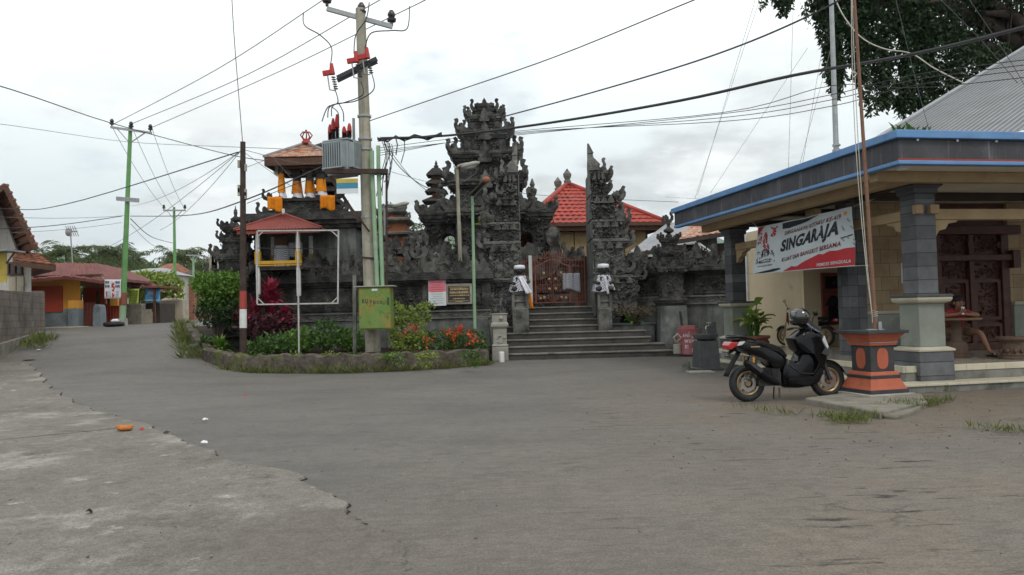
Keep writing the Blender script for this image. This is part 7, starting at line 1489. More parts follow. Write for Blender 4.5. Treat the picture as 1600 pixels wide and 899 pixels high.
# yellow flowered shrubs by the far wall
for i, (px, py, d, rx, rz_, n, lb) in enumerate([(222,446,50,1.3,.85,900,'yellow green shrub behind the lime banners'),(248,450,51,1.4,1.0,1100,'yellow green shrub above the blue banner'),(266,455,50,.7,1.0,600,'yellow green shrub leaning on the second green pole')]):
    c = gpt(px, d); t = bush(lb, c, [(P(px,py,d),(rx,1.1,rz_),n),(P(px+7,py-10,d+.5),(rx*.7,.9,rz_*.6),n//2),(P(px+5,py+14,d),(rx*.8,.9,rz_*.7),n//2)], M['leafyellow'], .24, 'shrub', 8, .55, 'flowering_shrub', 'yellow shrubs along the far wall'); leaves('blossom', clump(P(px,py,d-.9),(rx,.4,rz_*.8),26), .15, M['white_leaf'], t, .8, origin=c)
# palms and far trees
for px, pyb, pyt, d, fl, lb in [(103,440,398,88,2.9,'broad palm above the orange house left of the antenna'),(170,440,398,95,2.9,'palm just left of the near green pole'),(184,440,404,102,2.6,'palm half behind the near green pole'),(154,440,408,110,2.6,'palm between the antenna and the near green pole'),(212,440,406,130,2.6,'small distant palm right of the near green pole'),(276,450,404,92,2.8,'dense palm behind the second green pole'),(292,450,404,100,2.6,'palm between the second and third green poles'),(318,450,414,120,2.6,'palm behind the farthest green pole'),(66,440,406,98,2.4,'palm peeping over the white house tiles'),(415,440,372,80,2.6,'palm hidden beyond the tower'),(634,440,376,46,1.7,'small palm between the brick tower and the stone shrine')]:
    if px != 415: palm(lb, px, pyb, pyt, d, fl)
far = [(60,418,150,7,4),(90,420,160,9,4.5),(125,420,150,8,3.6),(145,419,150,6,4),(165,418,150,7,4.6),(190,420,155,8,4),(215,424,160,7,3.4),(240,424,160,8,3.2),(262,428,160,6,3.4),(290,426,160,8,4.6),(315,428,160,7,4.6),(340,428,160,8,5)]
for i, (px, py, d, rx, rz_) in enumerate(far):
    py += 3
    a = gpt(px, d); c = P(px, py, d); t = thing('broadleaf_tree', 'rounded green tree in the belt behind the houses', 'tree', a, group='tree belt behind the houses')
    b = MB(); b.tube([(0,0,-.2),(0.1,0,(c.z-a.z)*.5),(0,0,c.z-a.z)], [.4,.3,.15], 8); b.build('trunk', M['bark'], t)
    leaves('crown', np.concatenate([clump(c,(rx*.62,3,rz_*.62),420), clump(c+V((rx*.4,0,-rz_*.3)),(rx*.5,3,rz_*.5),300), clump(c+V((-rx*.45,0,-rz_*.2)),(rx*.5,3,rz_*.5),300), clump(c-V((0,0,rz_*.8)),(rx*.7,3,rz_*.6),300)]), .75, M['leaf'], t, .6, origin=a)
# greenery glimpsed inside the temple court
c = V((P(606,425,36).x, 36, 0)); bush('bright green shrub seen through the low stone arch', c, [(P(606,428,36),(.6,.5,.6),420)], M['leafbright'], .14, 'shrub', 4)
c = V((P(704,420,35).x, 35, 0)); bush('green shrub seen through the gate tower side arch', c, [(P(704,400,35),(.5,.5,.8),420),(P(700,430,35),(.6,.5,.6),300)], M['leaf'], .14, 'shrub', 4)
# ------------------------------------------------------------------ banyan
DBn = 27.0; a = V((P(1690,400,DBn+2).x, DBn+2, 0)); bt = thing('banyan_tree', 'huge dark banyan with hanging foliage over the zinc roof', 'tree', a)
b = MB(); tk = [V((0,0,-.2)), V((.1,0,2)), V((-.2,-.2,5)), V((-.5,-.3,8.5)), V((-.4,-.3,12)), V((0,0,15))]; b.tube(tk, [1.5,1.1,.95,.85,.6,.3], 14)
b.build('trunk', M['bark'], bt, smooth=True)
lm = MB()
for tgt in [(1300,20),(1350,10),(1400,0),(1470,-10),(1540,20),(1600,60),(1240,-20),(1420,-60),(1550,-80)]:
    q = P(*tgt, DBn) - a; s0 = V((-.4,-.3,R.uniform(7.5,10))); lm.tube([s0, s0.lerp(q,.35)+Z_*.9, s0.lerp(q,.7)+Z_*.9, q], [.4,.28,.17,.07], 7)
lm.build('limb', M['bark'], bt, smooth=True)
rt = MB()
for k in range(26):
    px = R.uniform(1500,1600) if k < 20 else R.uniform(1400,1520); d_ = DBn + R.uniform(.2,1.8); p = P(px, -30, d_) - a; q = P(px+R.uniform(-4,4), R.uniform(40,120), d_) - a; rt.tube([p, p.lerp(q,.5)+V((R.uniform(-.1,.1),0,0)), q], [.05,.035,.012], 5)
rt.build('aerial_root', M['bark'], bt)
PX = []
def bc(px, py, rx, ry, n, dd=0, shell=.3):
    n = int(n*1.7)
    c = P(px,py,DBn+dd); k = DBn/1200; PX.append(clump(c, (rx*k, max(.5, rx*k*.8), ry*k), n, shell))
for args in [(1190,2,8,8,40),(1226,8,9,16,120),(1222,-12,20,18,200),(1280,10,26,34,800),(1296,50,22,40,850),(1303,95,15,38,560),(1309,125,10,30,320),(1315,145,6,16,130),(1330,20,32,40,900),(1340,70,20,40,600),(1345,105,12,32,260),(1352,140,7,24,110),(1363,165,6,16,70),(1372,30,34,46,1000),(1375,95,20,42,560),(1384,140,16,34,420),(1400,60,34,50,1000),(1408,125,24,42,720),(1418,160,18,24,360),(1432,40,36,50,1000),(1440,110,26,46,760),(1440,165,14,20,240),(1468,60,40,60,1200),(1476,125,30,40,700),(1510,40,40,60,1000,1),(1515,105,34,46,700),(1552,50,42,60,1000,1.5),(1560,100,36,34,560),(1598,60,40,60,1000,1.5),(1640,40,50,70,1000,1),(1455,-20,120,40,1600),(1330,-20,70,26,1000),(1590,-30,90,50,1500)]: bc(*args)
PX = np.concatenate(PX)
# the crown hangs in curtains: thin it along upright slots so that the sky shows through
k_ = np.sin(PX[:,0]*7.3 + 1.5*np.sin(PX[:,2]*1.1)) + .8*np.sin(PX[:,0]*2.9+PX[:,2]*.8+1) ; PX = PX[k_ > -1.25]
leaves('crown', PX, .17, M['banyan'], bt, .5, bias=(0,0,-.9), origin=a)
# ------------------------------------------------------------------ grass
def tufts(name, spots, m, hgt, kindlabel=None):
    """spots: (x, y, z, radius, blades)"""
    P_, D_, S_ = [], [], []
    for x, y, z, r, n in spots:
        for k in range(int(n*1.9)):
            q = r*math.sqrt(R.random()); t_ = R.uniform(0,6.283); P_.append((x+q*math.cos(t_), y+q*.6*math.sin(t_), z)); D_.append((R.gauss(0,.6), R.gauss(0,.6), 1))
    return tag(leaves(name, P_, hgt, M[m], None, .075, dirs=D_, var=.6), kind='stuff')
sp_l = []
for i, (p, z) in enumerate(fine):
    if i >= 20: n = 26 if i < 40 else 18; sp_l.append((p.x+R.uniform(-.1,.1), p.y-.07, 0, .2, n if R.random() < .8 else 4))
for px, k in ((400,90),(412,90),(388,60),(430,60)): p = G(px,581); sp_l.append((p.x, p.y-.02, 0, .28, k))
for px in range(600, 765, 12): p = G(px, 579-(px-600)*.05); sp_l.append((p.x, p.y-.06, 0, .25, 40))
tufts('roadside_grass', sp_l, 'grass', .22)
vs_ = []
for px, py, n in [(300,560,60),(296,548,90),(290,535,110),(288,525,110),(285,515,100),(288,508,80),(300,538,120),(310,556,50),(296,520,120),(60,536,60),(66,531,60),(72,533,50),(60,545,40),(30,548,20),(50,540,50),(212,501,60),(206,503,50),(200,505,30)]:
    p = G(px,py); vs_.append((p.x,p.y,p.z,.42,n))
tufts('verge_grass', vs_, 'grass', .3)
gs = []
for px, py, n in [(1165,640,14),(1185,645,16),(1210,648,20),(1235,650,18),(1300,652,30),(1315,656,60),(1325,660,70),(1340,662,60),(1350,655,50),(1310,664,40),(1285,655,20),(1400,637,70),(1420,640,70),(1440,636,80),(1455,634,70),(1470,630,60),(1385,640,40),(1530,672,24),(1560,676,30),(1590,678,30),(1130,578,14),(1450,612,30),(1480,612,20)]:
    p = G(px,py); gs.append((p.x,p.y,.01,.2,n))
tufts('weeds', gs, 'grass', .11)
# dead leaves and twigs strewn over the road
pp_ = []
for k in range(300):
    px, py = (R.uniform(980,1600), R.uniform(610,740)) if k < 230 else (R.uniform(0,1600), R.uniform(570,890)); p = G(px,py); pp_.append((p.x,p.y,.02 + (.03 if p.x < edge_x(p.y) else 0)))
tag(leaves('leaf_litter', pp_, .035, M['litter'], None, .3, dirs=[(R.gauss(0,1),R.gauss(0,1),.02) for _ in pp_], bias=(0,0,0)), kind='stuff')
b = MB()
for k in range(46):
    px, py = R.uniform(0,700), R.uniform(600,880); p = G(px,py); r_ = R.uniform(.006,.015); b.ball((p.x,p.y,.03), r_, r_*1.3, r_*.7, 6, 4)
tag(b.build('gravel', M['stonewall']), kind='stuff')
p = G(195,677); hk = MB(); hk.ball((0,0,.04), .115, .07, .042, 14, 8); hk.ball((-.07,.0,.062), .05, .05, .03, 10, 6); hk.ball((.06,.01,.06), .055, .045, .028, 10, 6)
o = hk.build('coconut_husk', M['husk'], smooth=True); o.location = (p.x,p.y,p.z+.028); tag(o, 'orange coconut husk lying at the edge of the concrete', 'husk')
for px, py, m_, lb, s_ in [(q0, q1, q2, q3, q4*.7) for q0, q1, q2, q3, q4 in [(383,622,'redcap','small red wrapper on the road in front of the planter',.06),(222,676,'redcap','red scrap beside the orange coconut husk',.06),(320,660,'paper','white crumpled scrap on the road right of the husk',.08),(318,697,'paper','flat pale scrap at the broken concrete edge',.07),(60,549,'paper','white litter scrap by the block wall',.12),(45,563,'drygrass','pale straw heap at the left road edge',.3),(260,681,'litter','dark clod on the broken concrete edge',.07),(140,808,'soil','dark round pebble on the concrete apron',.04)]]:
    p = G(px,py); b = MB(); b.X = Matrix.Translation(p + Z_*.02); vs = [V((math.cos(t)*s_*R.uniform(.6,1.2), math.sin(t)*s_*R.uniform(.5,.9), .01+R.uniform(0,.025))) for t in [k*6.283/8 for k in range(8)]]; b.add(vs + [V((0,0,.05))], [(k,(k+1)%8,8) for k in range(8)])
    tag(b.build('litter_scrap', M[m_]), lb, 'litter')
b = MB(); p = G(355,735); b.add([], []); 
# pale feathered stone pieces behind the hedge
t = thing('pale_finials', 'pale grey pointed finials standing behind the hedge bush', 'ornament', (P(336,440,30).x, 30, 0)); b = MB()
for px, py in ((332,392),(336,384),(340,396)): q = P(px,py,30); x = q.x - t.location.x; b.rings([[(x-w_,-.1,z),(x+w_,-.1,z),(x+w_,.1,z),(x-w_,.1,z)] for z, w_ in ((0,.12),(q.z-1.0,.12),(q.z-.4,.1),(q.z,.015))])
b.build('blade', M['palewall'], t)
# ------------------------------------------------------------------ maxi scooter
def shell(mb, pts, w_, X=None, n=(-1,-.96,-.86,-.68,-.4,0,.4,.68,.86,.96,1), sc=(.7,.8,.88,.945,.985,1,.985,.945,.88,.8,.7), taper=None):
    """side outline (x, z) given a rounded thickness across y"""
    cx = sum(p[0] for p in pts)/len(pts); cz_ = sum(p[1] for p in pts)/len(pts)
    mb.rings([[V((cx+(x-cx)*s, w_*t*(taper(x, z) if taper else 1), cz_+(z-cz_)*s)) for x, z in pts] for t, s in zip(n, sc)])
def wheel(parent, x, r, wd, rr, name='wheel', drum=False):
    t = bpy.data.objects.new(name, None); COL.objects.link(t); t.parent = parent
    b = MB(); b.X = Matrix.Translation((x,0,r)) @ Matrix.Rotation(rad(90),4,'X'); k = r-rr
    pr = [(rr,-wd*.36),(rr+k*.3,-wd*.47),(rr+k*.62,-wd*.5),(rr+k*.86,-wd*.38),(r-.004,-wd*.2),(r,0),(r-.004,wd*.2),(rr+k*.86,wd*.38),(rr+k*.62,wd*.5),(rr+k*.3,wd*.47),(rr,wd*.36)]
    N_ = 36; b.rings([[(p[0]*math.cos(2*math.pi*j/N_), p[0]*math.sin(2*math.pi*j/N_), p[1]) for p in pr] for j in range(N_)], closed=True); b.build('tyre', M['black'], t, smooth=True)
    b = MB(); b.X = Matrix.Translation((x,0,r)) @ Matrix.Rotation(rad(90),4,'X'); pr = [(rr+.004,-wd*.36),(rr-.012,-wd*.4),(rr-.03,-wd*.3),(rr-.035,0),(rr-.03,wd*.3),(rr-.012,wd*.4),(rr+.004,wd*.36)]
    b.rings([[(p[0]*math.cos(2*math.pi*j/N_), p[0]*math.sin(2*math.pi*j/N_), p[1]) for p in pr] for j in range(N_)], closed=True)
    for k in range(5):
        for da in (-.13,.13):
            a = k*2*math.pi/5 + .3; b.bar((.035*math.cos(a), .035*math.sin(a), 0), ((rr-.025)*math.cos(a+da), (rr-.025)*math.sin(a+da), 0), .02, .05, up=(0,0,1))
    b.lathe(0,0,[(.045,-.05),(.05,-.03),(.05,.03),(.045,.05)],14); b.build('rim', M['rim'], t, smooth=2)
    b = MB(); b.X = Matrix.Translation((x,0,r)) @ Matrix.Rotation(rad(90),4,'X'); N2 = 28; ri, ro, y = .07, rr*.68, wd*.36
    b.rings([[(q*math.cos(2*math.pi*j/N2), q*math.sin(2*math.pi*j/N2), yy) for q, yy in ((ri,y),(ro,y),(ro,y+.006),(ri,y+.006))] for j in range(N2)], closed=True); b.build('brake_disc', M['disc'], t, smooth=2)
    return t
ga = G(1168,628); gb = ga + V((math.cos(rad(10)), math.sin(rad(10)), 0))*1.409; yaw = math.atan2(gb.y-ga.y, gb.x-ga.x); WB = (gb-ga).length; K = WB/1.34
sc_ = thing('scooter', 'black maxi scooter with bronze wheels parked before the pavilion steps', 'scooter', ga, yaw)
sc_.scale = (K,K,K)
print('wheelbase', WB, 'yaw', math.degrees(yaw))
wheel(sc_, 0, .285, .13, .185); wheel(sc_, 1.34, .285, .115, .19)
BB, BMt = M['bikeblack'], M['bikematte']
b = MB(); shell(b, [(-.31,.90),(-.2,.945),(.0,.94),(.13,.885),(.3,.83),(.44,.77),(.6,.66),(.62,.56),(.54,.46),(.42,.47),(.36,.555),(.2,.66),(-.05,.745),(-.22,.78),(-.30,.80)], .165, taper=lambda x, z: .55 + .45*min(1, max(0, (x+.35)/.5))); b.build('tail_fairing', BB, sc_, smooth=3)
b = MB(); shell(b, [(.06,.93),(.16,.935),(.3,.90),(.40,.87),(.5,.83),(.58,.77),(.655,.68),(.63,.645),(.5,.72),(.4,.77),(.25,.83),(.1,.875),(.0,.9)], .16, taper=lambda x, z: .75 + .25*min(1, max(0, x/.3)) - .25*max(0, (x-.5)/.15)); b.build('seat', M['seat'], sc_, smooth=3)
b = MB(); shell(b, [(.58,.665),(.7,.6),(.8,.6),(.87,.74),(1.0,.76),(1.1,.7),(1.14,.5),(1.12,.28),(1.05,.2),(.82,.175),(.6,.19),(.52,.25),(.5,.42)], .15); b.build('centre_fairing', BB, sc_, smooth=3)
b = MB(); b.box(.58,1.02,-.21,-.12,.315,.355); b.box(.58,1.02,.12,.21,.315,.355); shell(b, [(.56,.36),(.98,.33),(1.14,.5),(1.18,.44),(1.06,.24),(.86,.22),(.6,.26)], .2, n=(-1,-.95,-.85,.85,.95,1), sc=(.86,.95,1,1,.95,.86)); b.build('footboard', BMt, sc_, smooth=2)
b = MB(); shell(b, [(.88,1.07),(.72,.95),(.78,.78),(.86,.72),(1.0,.70),(1.1,.52),(1.04,.36),(1.13,.24),(1.2,.36),(1.33,.58),(1.315,.74),(1.27,.96),(1.17,1.06),(1.05,1.11)], .20, taper=lambda x, z: (1.0 if z < 1.0 else .8) * (1 - .45*max(0, (x-1.1)/.22))); b.build('front_fairing', BB, sc_, smooth=3)
b = MB(); b.grid(lambda u, v: V((1.02+.1*(1-v)+.14*(1-v)**2 - .0*abs(u-.5), (u-.5)*.36*(1-.35*v), 1.06+.25*v - .16*(2*(u-.5))**2*(.4+.6*v)*.6)) - V((.12*(2*(u-.5))**2,0,0)), 12, 8); b.build('windscreen', M['visor'], sc_, smooth=True, solid=.006)
b = MB()
for sg in (-1,1): b.prism([(1.24,.98),(1.305,.8),(1.28,.76),(1.2,.9)], (0,sg*.125,0), X_, Z_, .05)
b.build('headlight', M['clearlens'], sc_, bevel=.01)
b = MB(); b.grid(lambda u, v: V((1.34+.31*math.cos(.35+2.0*u), (v-.5)*.14, .285+.31*math.sin(.35+2.0*u) - .05*(2*(v-.5))**2)), 14, 6); b.build('front_fender', BB, sc_, smooth=True, solid=.008)
b = MB()
for sg in (-1,1): b.tube([(1.18,sg*.075,.78),(1.34,sg*.085,.29)], [.026,.03], 10)
b.tube([(1.06,0,1.12),(1.18,0,.78)], .035, 8); b.build('fork', M['engine'], sc_, smooth=2)
b = MB(); b.tube([(.9,-.34,1.07),(.95,-.2,1.1),(1.0,0,1.08),(.95,.2,1.1),(.9,.34,1.07)], .014, 8); b.build('handlebar', M['engine'], sc_, smooth=True)
for sg in (-1,1):
    b = MB(); b.tube([(.9,sg*.34,1.07),(.93,sg*.23,1.09)], .019, 10); b.build('grip', BMt, sc_, smooth=2)
    b = MB(); b.tube([(.98,sg*.2,1.13),(1.0,sg*.25,1.27),(1.0,sg*.29,1.3)], .008, 6); b.build('mirror_stalk', M['engine'], sc_)
    b = MB(); b.ball((1.0,sg*.31,1.33), .022, .07, .045, 12, 8); b.build('mirror', BB, sc_, smooth=True)
    b = MB(); b.tube([(.97,sg*.33,1.09),(.99,sg*.2,1.1)], .007, 6); b.build('brake_lever', M['disc'], sc_)
b = MB(); b.prism([(-.34,.87),(-.30,.925),(-.16,.92),(-.2,.86),(-.3,.80),(-.33,.81)], (0,0,0), X_, Z_, .24); b.build('tail_lamp', M['taillight'], sc_, bevel=.02)
b = MB()
for sg in (-1,1): b.prism([(-.2,.86),(-.155,.925),(-.06,.925),(-.12,.87)], (0,sg*.112,0), X_, Z_, .04)
b.build('turn_signal', M['clearlens'], sc_, bevel=.01)
b = MB(); b.tube([(.1,-.13,.945),(-.1,-.14,1.0),(-.26,-.1,1.0),(-.3,0,.99),(-.26,.1,1.0),(-.1,.14,1.0),(.1,.13,.945)], .02, 8); b.prism([(-.28,.97),(-.08,.975),(-.08,1.0),(-.28,1.0)], (0,0,0), X_, Z_, .18); b.build('grab_rail', BB, sc_, smooth=2)
b = MB(); b.grid(lambda u, v: V((-.08-.26*u, (v-.5)*.15, .80-.40*u**1.2)), 8, 4); b.build('rear_fender', BMt, sc_, smooth=True, solid=.012)
b = MB(); b.add([V((-.29,-.11,.68)),V((-.29,.11,.68)),V((-.345,.11,.775)),V((-.345,-.11,.775))], [(0,1,2,3)]); bk = MB(); bk.bar((-.2,0,.8),(-.32,0,.73),.1,.02); bk.build('plate_bracket', M['bikematte'], sc_); po = b.build('number_plate', M['plate'], sc_, solid=.006)
b = MB(); 
fpl = lambda u, v, o=0.: V((-.300-.05*v-.006, .095-.19*u, .69+.075*v))
letters(b, 'DK 2817', lambda u, v: fpl(u, .25+.75*v), 0, .02); b.build('plate_lettering', M['paper'], po)
b = MB(); b.tube([(.44,-.17,.27),(.3,-.19,.34),(.16,-.2,.43),(-.06,-.2,.58),(-.12,-.2,.62)], [.035,.06,.068,.066,.045], 14); ex = b.build('exhaust', BMt, sc_, smooth=2)
b = MB(); b.prism([(.14,.50),(-.08,.65),(-.1,.61),(.1,.45)], (0,-.265,0), X_, Z_, .018); b.build('heat_shield', M['engine'], ex, bevel=.005)
b = MB(); b.box(.14,.5,-.12,.12,.24,.44); b.lathe(0,0,[(0,0),(.001,.001)],4)
for k in range(6): b.box(.34+.022*k,.345+.022*k+.006,-.17,.15,.3,.5)
b.box(.0,.3,.06,.15,.2,.4); b.build('engine', M['engine'], sc_, bevel=.01)
for sg in (-1,1):
    b = MB(); b.tube([(-.02,sg*.13,.32),(.12,sg*.14,.68)], .018, 10)
    for k in range(7): p = V((-.0+.017*k,sg*.13,.38+.035*k)); b.lathe(p.x,p.y,[(.026,p.z),(.034,p.z+.008),(.026,p.z+.016)],10)
    b.build('shock_absorber', M['engine'], sc_, smooth=2)
    b = MB(); b.box(.03,.055,sg*.155-.012,sg*.155+.012,.6,.69); b.build('reflector', M['amber'], sc_, bevel=.004)
b = MB(); b.tube([(.5,.1,.2),(.54,.2,.005)], .012, 6); b.tube([(.5,-.06,.2),(.48,-.1,.05)], .014, 6); b.build('side_stand', M['engine'], sc_)
b = MB(); b.X = Matrix.Identity(4); letters(b, 'MAXI', lambda u, v: V((-.02+.17*u, -.166, .83-.035*u+.028*v)), 0, .03) if False else b.box(.0,.15,-.169,-.164,.835,.85); b.build('gilt_badge', M['gold'], sc_)
b = MB()
for sg in (-1,1): b.tube([(.62,sg*.158,.55),(.8,sg*.163,.42),(1.02,sg*.163,.40),(1.12,sg*.17,.54)], .004, 5); b.tube([(.44,sg*.168,.77),(.2,sg*.17,.83),(-.1,sg*.14,.88)], .004, 5)
b.build('trim_line', M['engine'], sc_)
b = MB()
for sg in (-1,1): b.prism([(1.16,.70),(1.27,.66),(1.3,.74),(1.24,.80)], (0,sg*.16,0), X_, Z_, .03)
b.build('side_vent', M['engine'], sc_, bevel=.006)
b = MB(); b.box(.62,.98,-.2,-.11,.356,.364); b.box(.62,.98,.11,.2,.356,.364); b.build('foot_mat', M['seat'], sc_)
b = MB()
for k in range(4): b.tube([(.98,-.12+.08*k,1.12),(1.03,-.1+.06*k,1.0),(1.05,0,.85)], .006, 4)
b.build('cable', M['wire'], sc_)
# helmet on the handlebar
hp2 = Matrix.Translation(ga) @ Matrix.Rotation(yaw,4,'Z') @ V((.90*K,-.05,1.27*K)); hm = thing('helmet', 'glossy black full face helmet resting on the scooter handlebar', 'helmet', hp2, yaw + rad(150))
b = MB(); b.ball((0,0,0), .152, .128, .148, 24, 16); b.X = Matrix.Identity(4); b.ball((.07,0,-.075), .1, .1, .065, 18, 10); b.build('shell', M['helmet'], hm, smooth=True)
b = MB(); b.grid(lambda u, v: V((.158*math.cos((u-.5)*2.2)*math.cos(v*.75-.2), .136*math.sin((u-.5)*2.2)*math.cos(v*.75-.2), .02+.152*math.sin(v*.75-.2))), 16, 8); b.build('visor', M['visor'], hm, smooth=True, solid=.004)
b = MB(); b.tube([(.16*math.cos(a),.135*math.sin(a),-.06) for a in [-2.2+4.4*k/16 for k in range(17)]], .012, 6); b.build('rim_trim', BMt, hm)
# ------------------------------------------------------------------ second motorcycle on the pavilion floor
m2a = pw(1.55, 4.2, ZD); q1 = P(1222,545,17.5); q2 = P(1290,545,16.6)
def onfloor(px, py):
    r = ray(px, py); t = (ZD - EYE.z)/r.z; return EYE + r*t
fa, fb = onfloor(1290,542), onfloor(1214,540); fb = fa + (fb-fa).normalized()*1.3
mp = thing('moped', 'small maroon and black motorcycle standing on the tiled floor behind the scooter', 'motorcycle', fa, math.atan2(fb.y-fa.y, fb.x-fa.x)); K2 = 1.0; print('moped wb', (fb-fa).length); mp.scale = (K2,)*3
wheel(mp, 0, .27, .08, .2); wheel(mp, 1.22, .27, .075, .2)
b = MB(); shell(b, [(-.3,.72),(.0,.70),(.3,.68),(.62,.6),(.72,.5),(.5,.42),(.2,.5),(-.1,.6)], .11); b.build('side_fairing', BB, mp, smooth=2)
b = MB(); shell(b, [(-.28,.79),(.0,.79),(.35,.77),(.62,.72),(.66,.66),(.3,.69),(-.25,.73)], .12); b.build('seat', M['seat'], mp, smooth=2)
b = MB(); shell(b, [(.62,.6),(.8,.45),(.95,.4),(1.12,.7),(1.1,.92),(1.0,1.0),(.92,.88),(.86,.62),(.72,.5)], .13); b.build('leg_shield', M['maroonbike'], mp, smooth=2)
b = MB(); b.ball((1.06,0,.95), .1, .12, .09, 12, 8); b.build('headlight', M['clearlens'], mp, smooth=True)
b = MB(); b.tube([(.9,-.33,1.0),(.98,-.1,1.03),(.98,.1,1.03),(.9,.33,1.0)], .016, 8); b.build('handlebar', M['engine'], mp)
for sg in (-1,1):
    b = MB(); b.tube([(.97,sg*.2,1.03),(.98,sg*.3,1.2)], .008, 5); b.build('mirror_stalk', M['engine'], mp)
    b = MB(); b.ball((.97,sg*.32,1.23), .02, .085, .05, 12, 8); b.build('mirror', M['mirror'], mp, smooth=True)
    b = MB(); b.tube([(1.08,sg*.07,.8),(1.22,sg*.07,.27)], .022, 8); b.build('fork', M['disc'], mp)
b = MB(); b.grid(lambda u, v: V((.3*math.cos(.5+2.3*u), (v-.5)*.12, .27+.3*math.sin(.5+2.3*u))), 12, 4); b.build('rear_fender', M['maroonbike'], mp, smooth=True, solid=.01)
b = MB(); b.grid(lambda u, v: V((1.22+.29*math.cos(.5+2.1*u), (v-.5)*.1, .27+.29*math.sin(.5+2.1*u))), 12, 4); b.build('front_fender', M['maroonbike'], mp, smooth=True, solid=.01)
b = MB(); b.box(.35,.68,-.09,.09,.22,.44); b.tube([(.5,-.14,.25),(.0,-.16,.3),(-.25,-.16,.38)], [.02,.04,.05], 10); b.tube([(0,-.1,.27),(.4,-.06,.35)], .03, 6); b.build('engine', M['engine'], mp, bevel=.01)
b = MB(); b.box(-.34,-.28,-.06,.06,.66,.74); b.build('tail_lamp', M['taillight'], mp, bevel=.01)
b = MB(); b.tube([(.45,.08,.25),(.42,.2,.0)], .012, 5); b.build('side_stand', M['engine'], mp)
# ------------------------------------------------------------------ person at a table
DPn = 15.35; X0 = P(1500, 490, DPn).x
pe = thing('person', 'seated person in a dark red shirt leaning on the table over a phone', 'person', (X0+.1, DPn+.4, ZD)); po_ = V(pe.location)
def skinmesh(name, verts, edges, radii, m, sub=2):
    me = bpy.data.meshes.new(name); me.from_pydata([V(v) - po_ for v in verts], edges, []); me.materials.append(m); o = bpy.data.objects.new(name, me); COL.objects.link(o); o.parent = pe
    md = o.modifiers.new('skin', 'SKIN'); md.use_smooth_shade = True
    sv = me.skin_vertices[0].data
    for i, r in enumerate(radii): sv[i].radius = (r, r) if not isinstance(r, tuple) else r; sv[i].use_root = (i == 0)
    s_ = o.modifiers.new('sub', 'SUBSURF'); s_.levels = sub; s_.render_levels = sub
    return o
Y0 = DPn; zt_ = 1.19
Bv = {'pel':(X0+.10,Y0+.42,.93),'bel':(X0+.08,Y0+.33,1.08),'che':(X0+.04,Y0+.2,1.24),'nek':(X0+.01,Y0+.1,1.345),'nk2':(X0+.0,Y0+.05,1.385),'chin':(X0-.01,Y0+.0,1.425),'hd':(X0-.015,Y0-.005,1.49),'top':(X0-.015,Y0+.02,1.56),
 'shR':(X0-.16,Y0+.17,1.285),'elR':(X0-.33,Y0-.02,1.235),'wrR':(X0-.13,Y0-.17,1.27),'shL':(X0+.2,Y0+.17,1.285),'elL':(X0+.36,Y0-.02,1.235),'wrL':(X0+.01,Y0-.17,1.26),
 'hpR':(X0+.0,Y0+.4,.90),'knR':(X0-.12,Y0-.02,.91),'anR':(X0-.16,Y0+.05,.50),'ftR':(X0-.18,Y0-.1,.45),'hpL':(X0+.2,Y0+.4,.90),'knL':(X0+.40,Y0+.02,.90),'anL':(X0+.5,Y0-.08,.51),'ftL':(X0+.54,Y0-.22,.45)}
E_ = [('pel','bel'),('bel','che'),('che','nek'),('nek','nk2'),('nk2','chin'),('chin','hd'),('hd','top'),('che','shR'),('shR','elR'),('elR','wrR'),('che','shL'),('shL','elL'),('elL','wrL'),('pel','hpR'),('hpR','knR'),('knR','anR'),('anR','ftR'),('pel','hpL'),('hpL','knL'),('knL','anL'),('anL','ftL')]
Rr = {'pel':.13,'bel':.125,'che':.13,'nek':.06,'nk2':.052,'chin':.07,'hd':.092,'top':.062,'shR':.068,'elR':.045,'wrR':.03,'shL':.068,'elL':.045,'wrL':.03,'hpR':.09,'knR':.062,'anR':.04,'ftR':.04,'hpL':.09,'knL':.062,'anL':.04,'ftL':.04}
ks = list(Bv); vs = [Bv[k] for k in ks]; es = [(ks.index(a), ks.index(b)) for a, b in E_]; rs = [Rr[k] for k in ks]
for wn_, sg in (('wrR',1),('wrL',-1)):                                   # palm, four fingers and a thumb on each hand
    w_ = V(Bv[wn_]); pm_ = w_ + V((sg*.04,-.03,.035)); vs.append(tuple(pm_)); rs.append(.03); pi = len(vs)-1; es.append((ks.index(wn_), pi))
    for f in range(4):
        l = (.065,.075,.07,.055)[f]; k0 = pm_ + V((sg*.02, -.035+.02*f, .012+.006*f)); k1 = k0 + V((sg*.028,-.012,l*.45)); k2 = k1 + V((sg*.006,-.01,l*.5)); i0 = len(vs); vs += [tuple(k0), tuple(k1), tuple(k2)]; rs += [.0095,.009,.008]; es += [(pi,i0),(i0,i0+1),(i0+1,i0+2)]
    k0 = pm_ + V((-sg*.004,-.04,.02)); k1 = k0 + V((sg*.015,-.02,.035)); i0 = len(vs); vs += [tuple(k0), tuple(k1)]; rs += [.011,.009]; es += [(pi,i0),(i0,i0+1)]
skinmesh('body', vs, es, rs, M['skin'])
sk = ['pel','bel','che','nek','shR','shL']; sv_ = [Bv[k] for k in sk] + [tuple(V(Bv['shR']).lerp(V(Bv['elR']),.62)), tuple(V(Bv['shL']).lerp(V(Bv['elL']),.62))]
skinmesh('shirt', sv_, [(0,1),(1,2),(2,3),(2,4),(2,5),(4,6),(5,7)], [.152,.15,.152,.075,.09,.09,.075,.075], M['redshirt'])
sk = ['pel','hpR','hpL']; sv_ = [Bv[k] for k in sk] + [tuple(V(Bv['hpR']).lerp(V(Bv['knR']),.8)), tuple(V(Bv['hpL']).lerp(V(Bv['knL']),.8))]
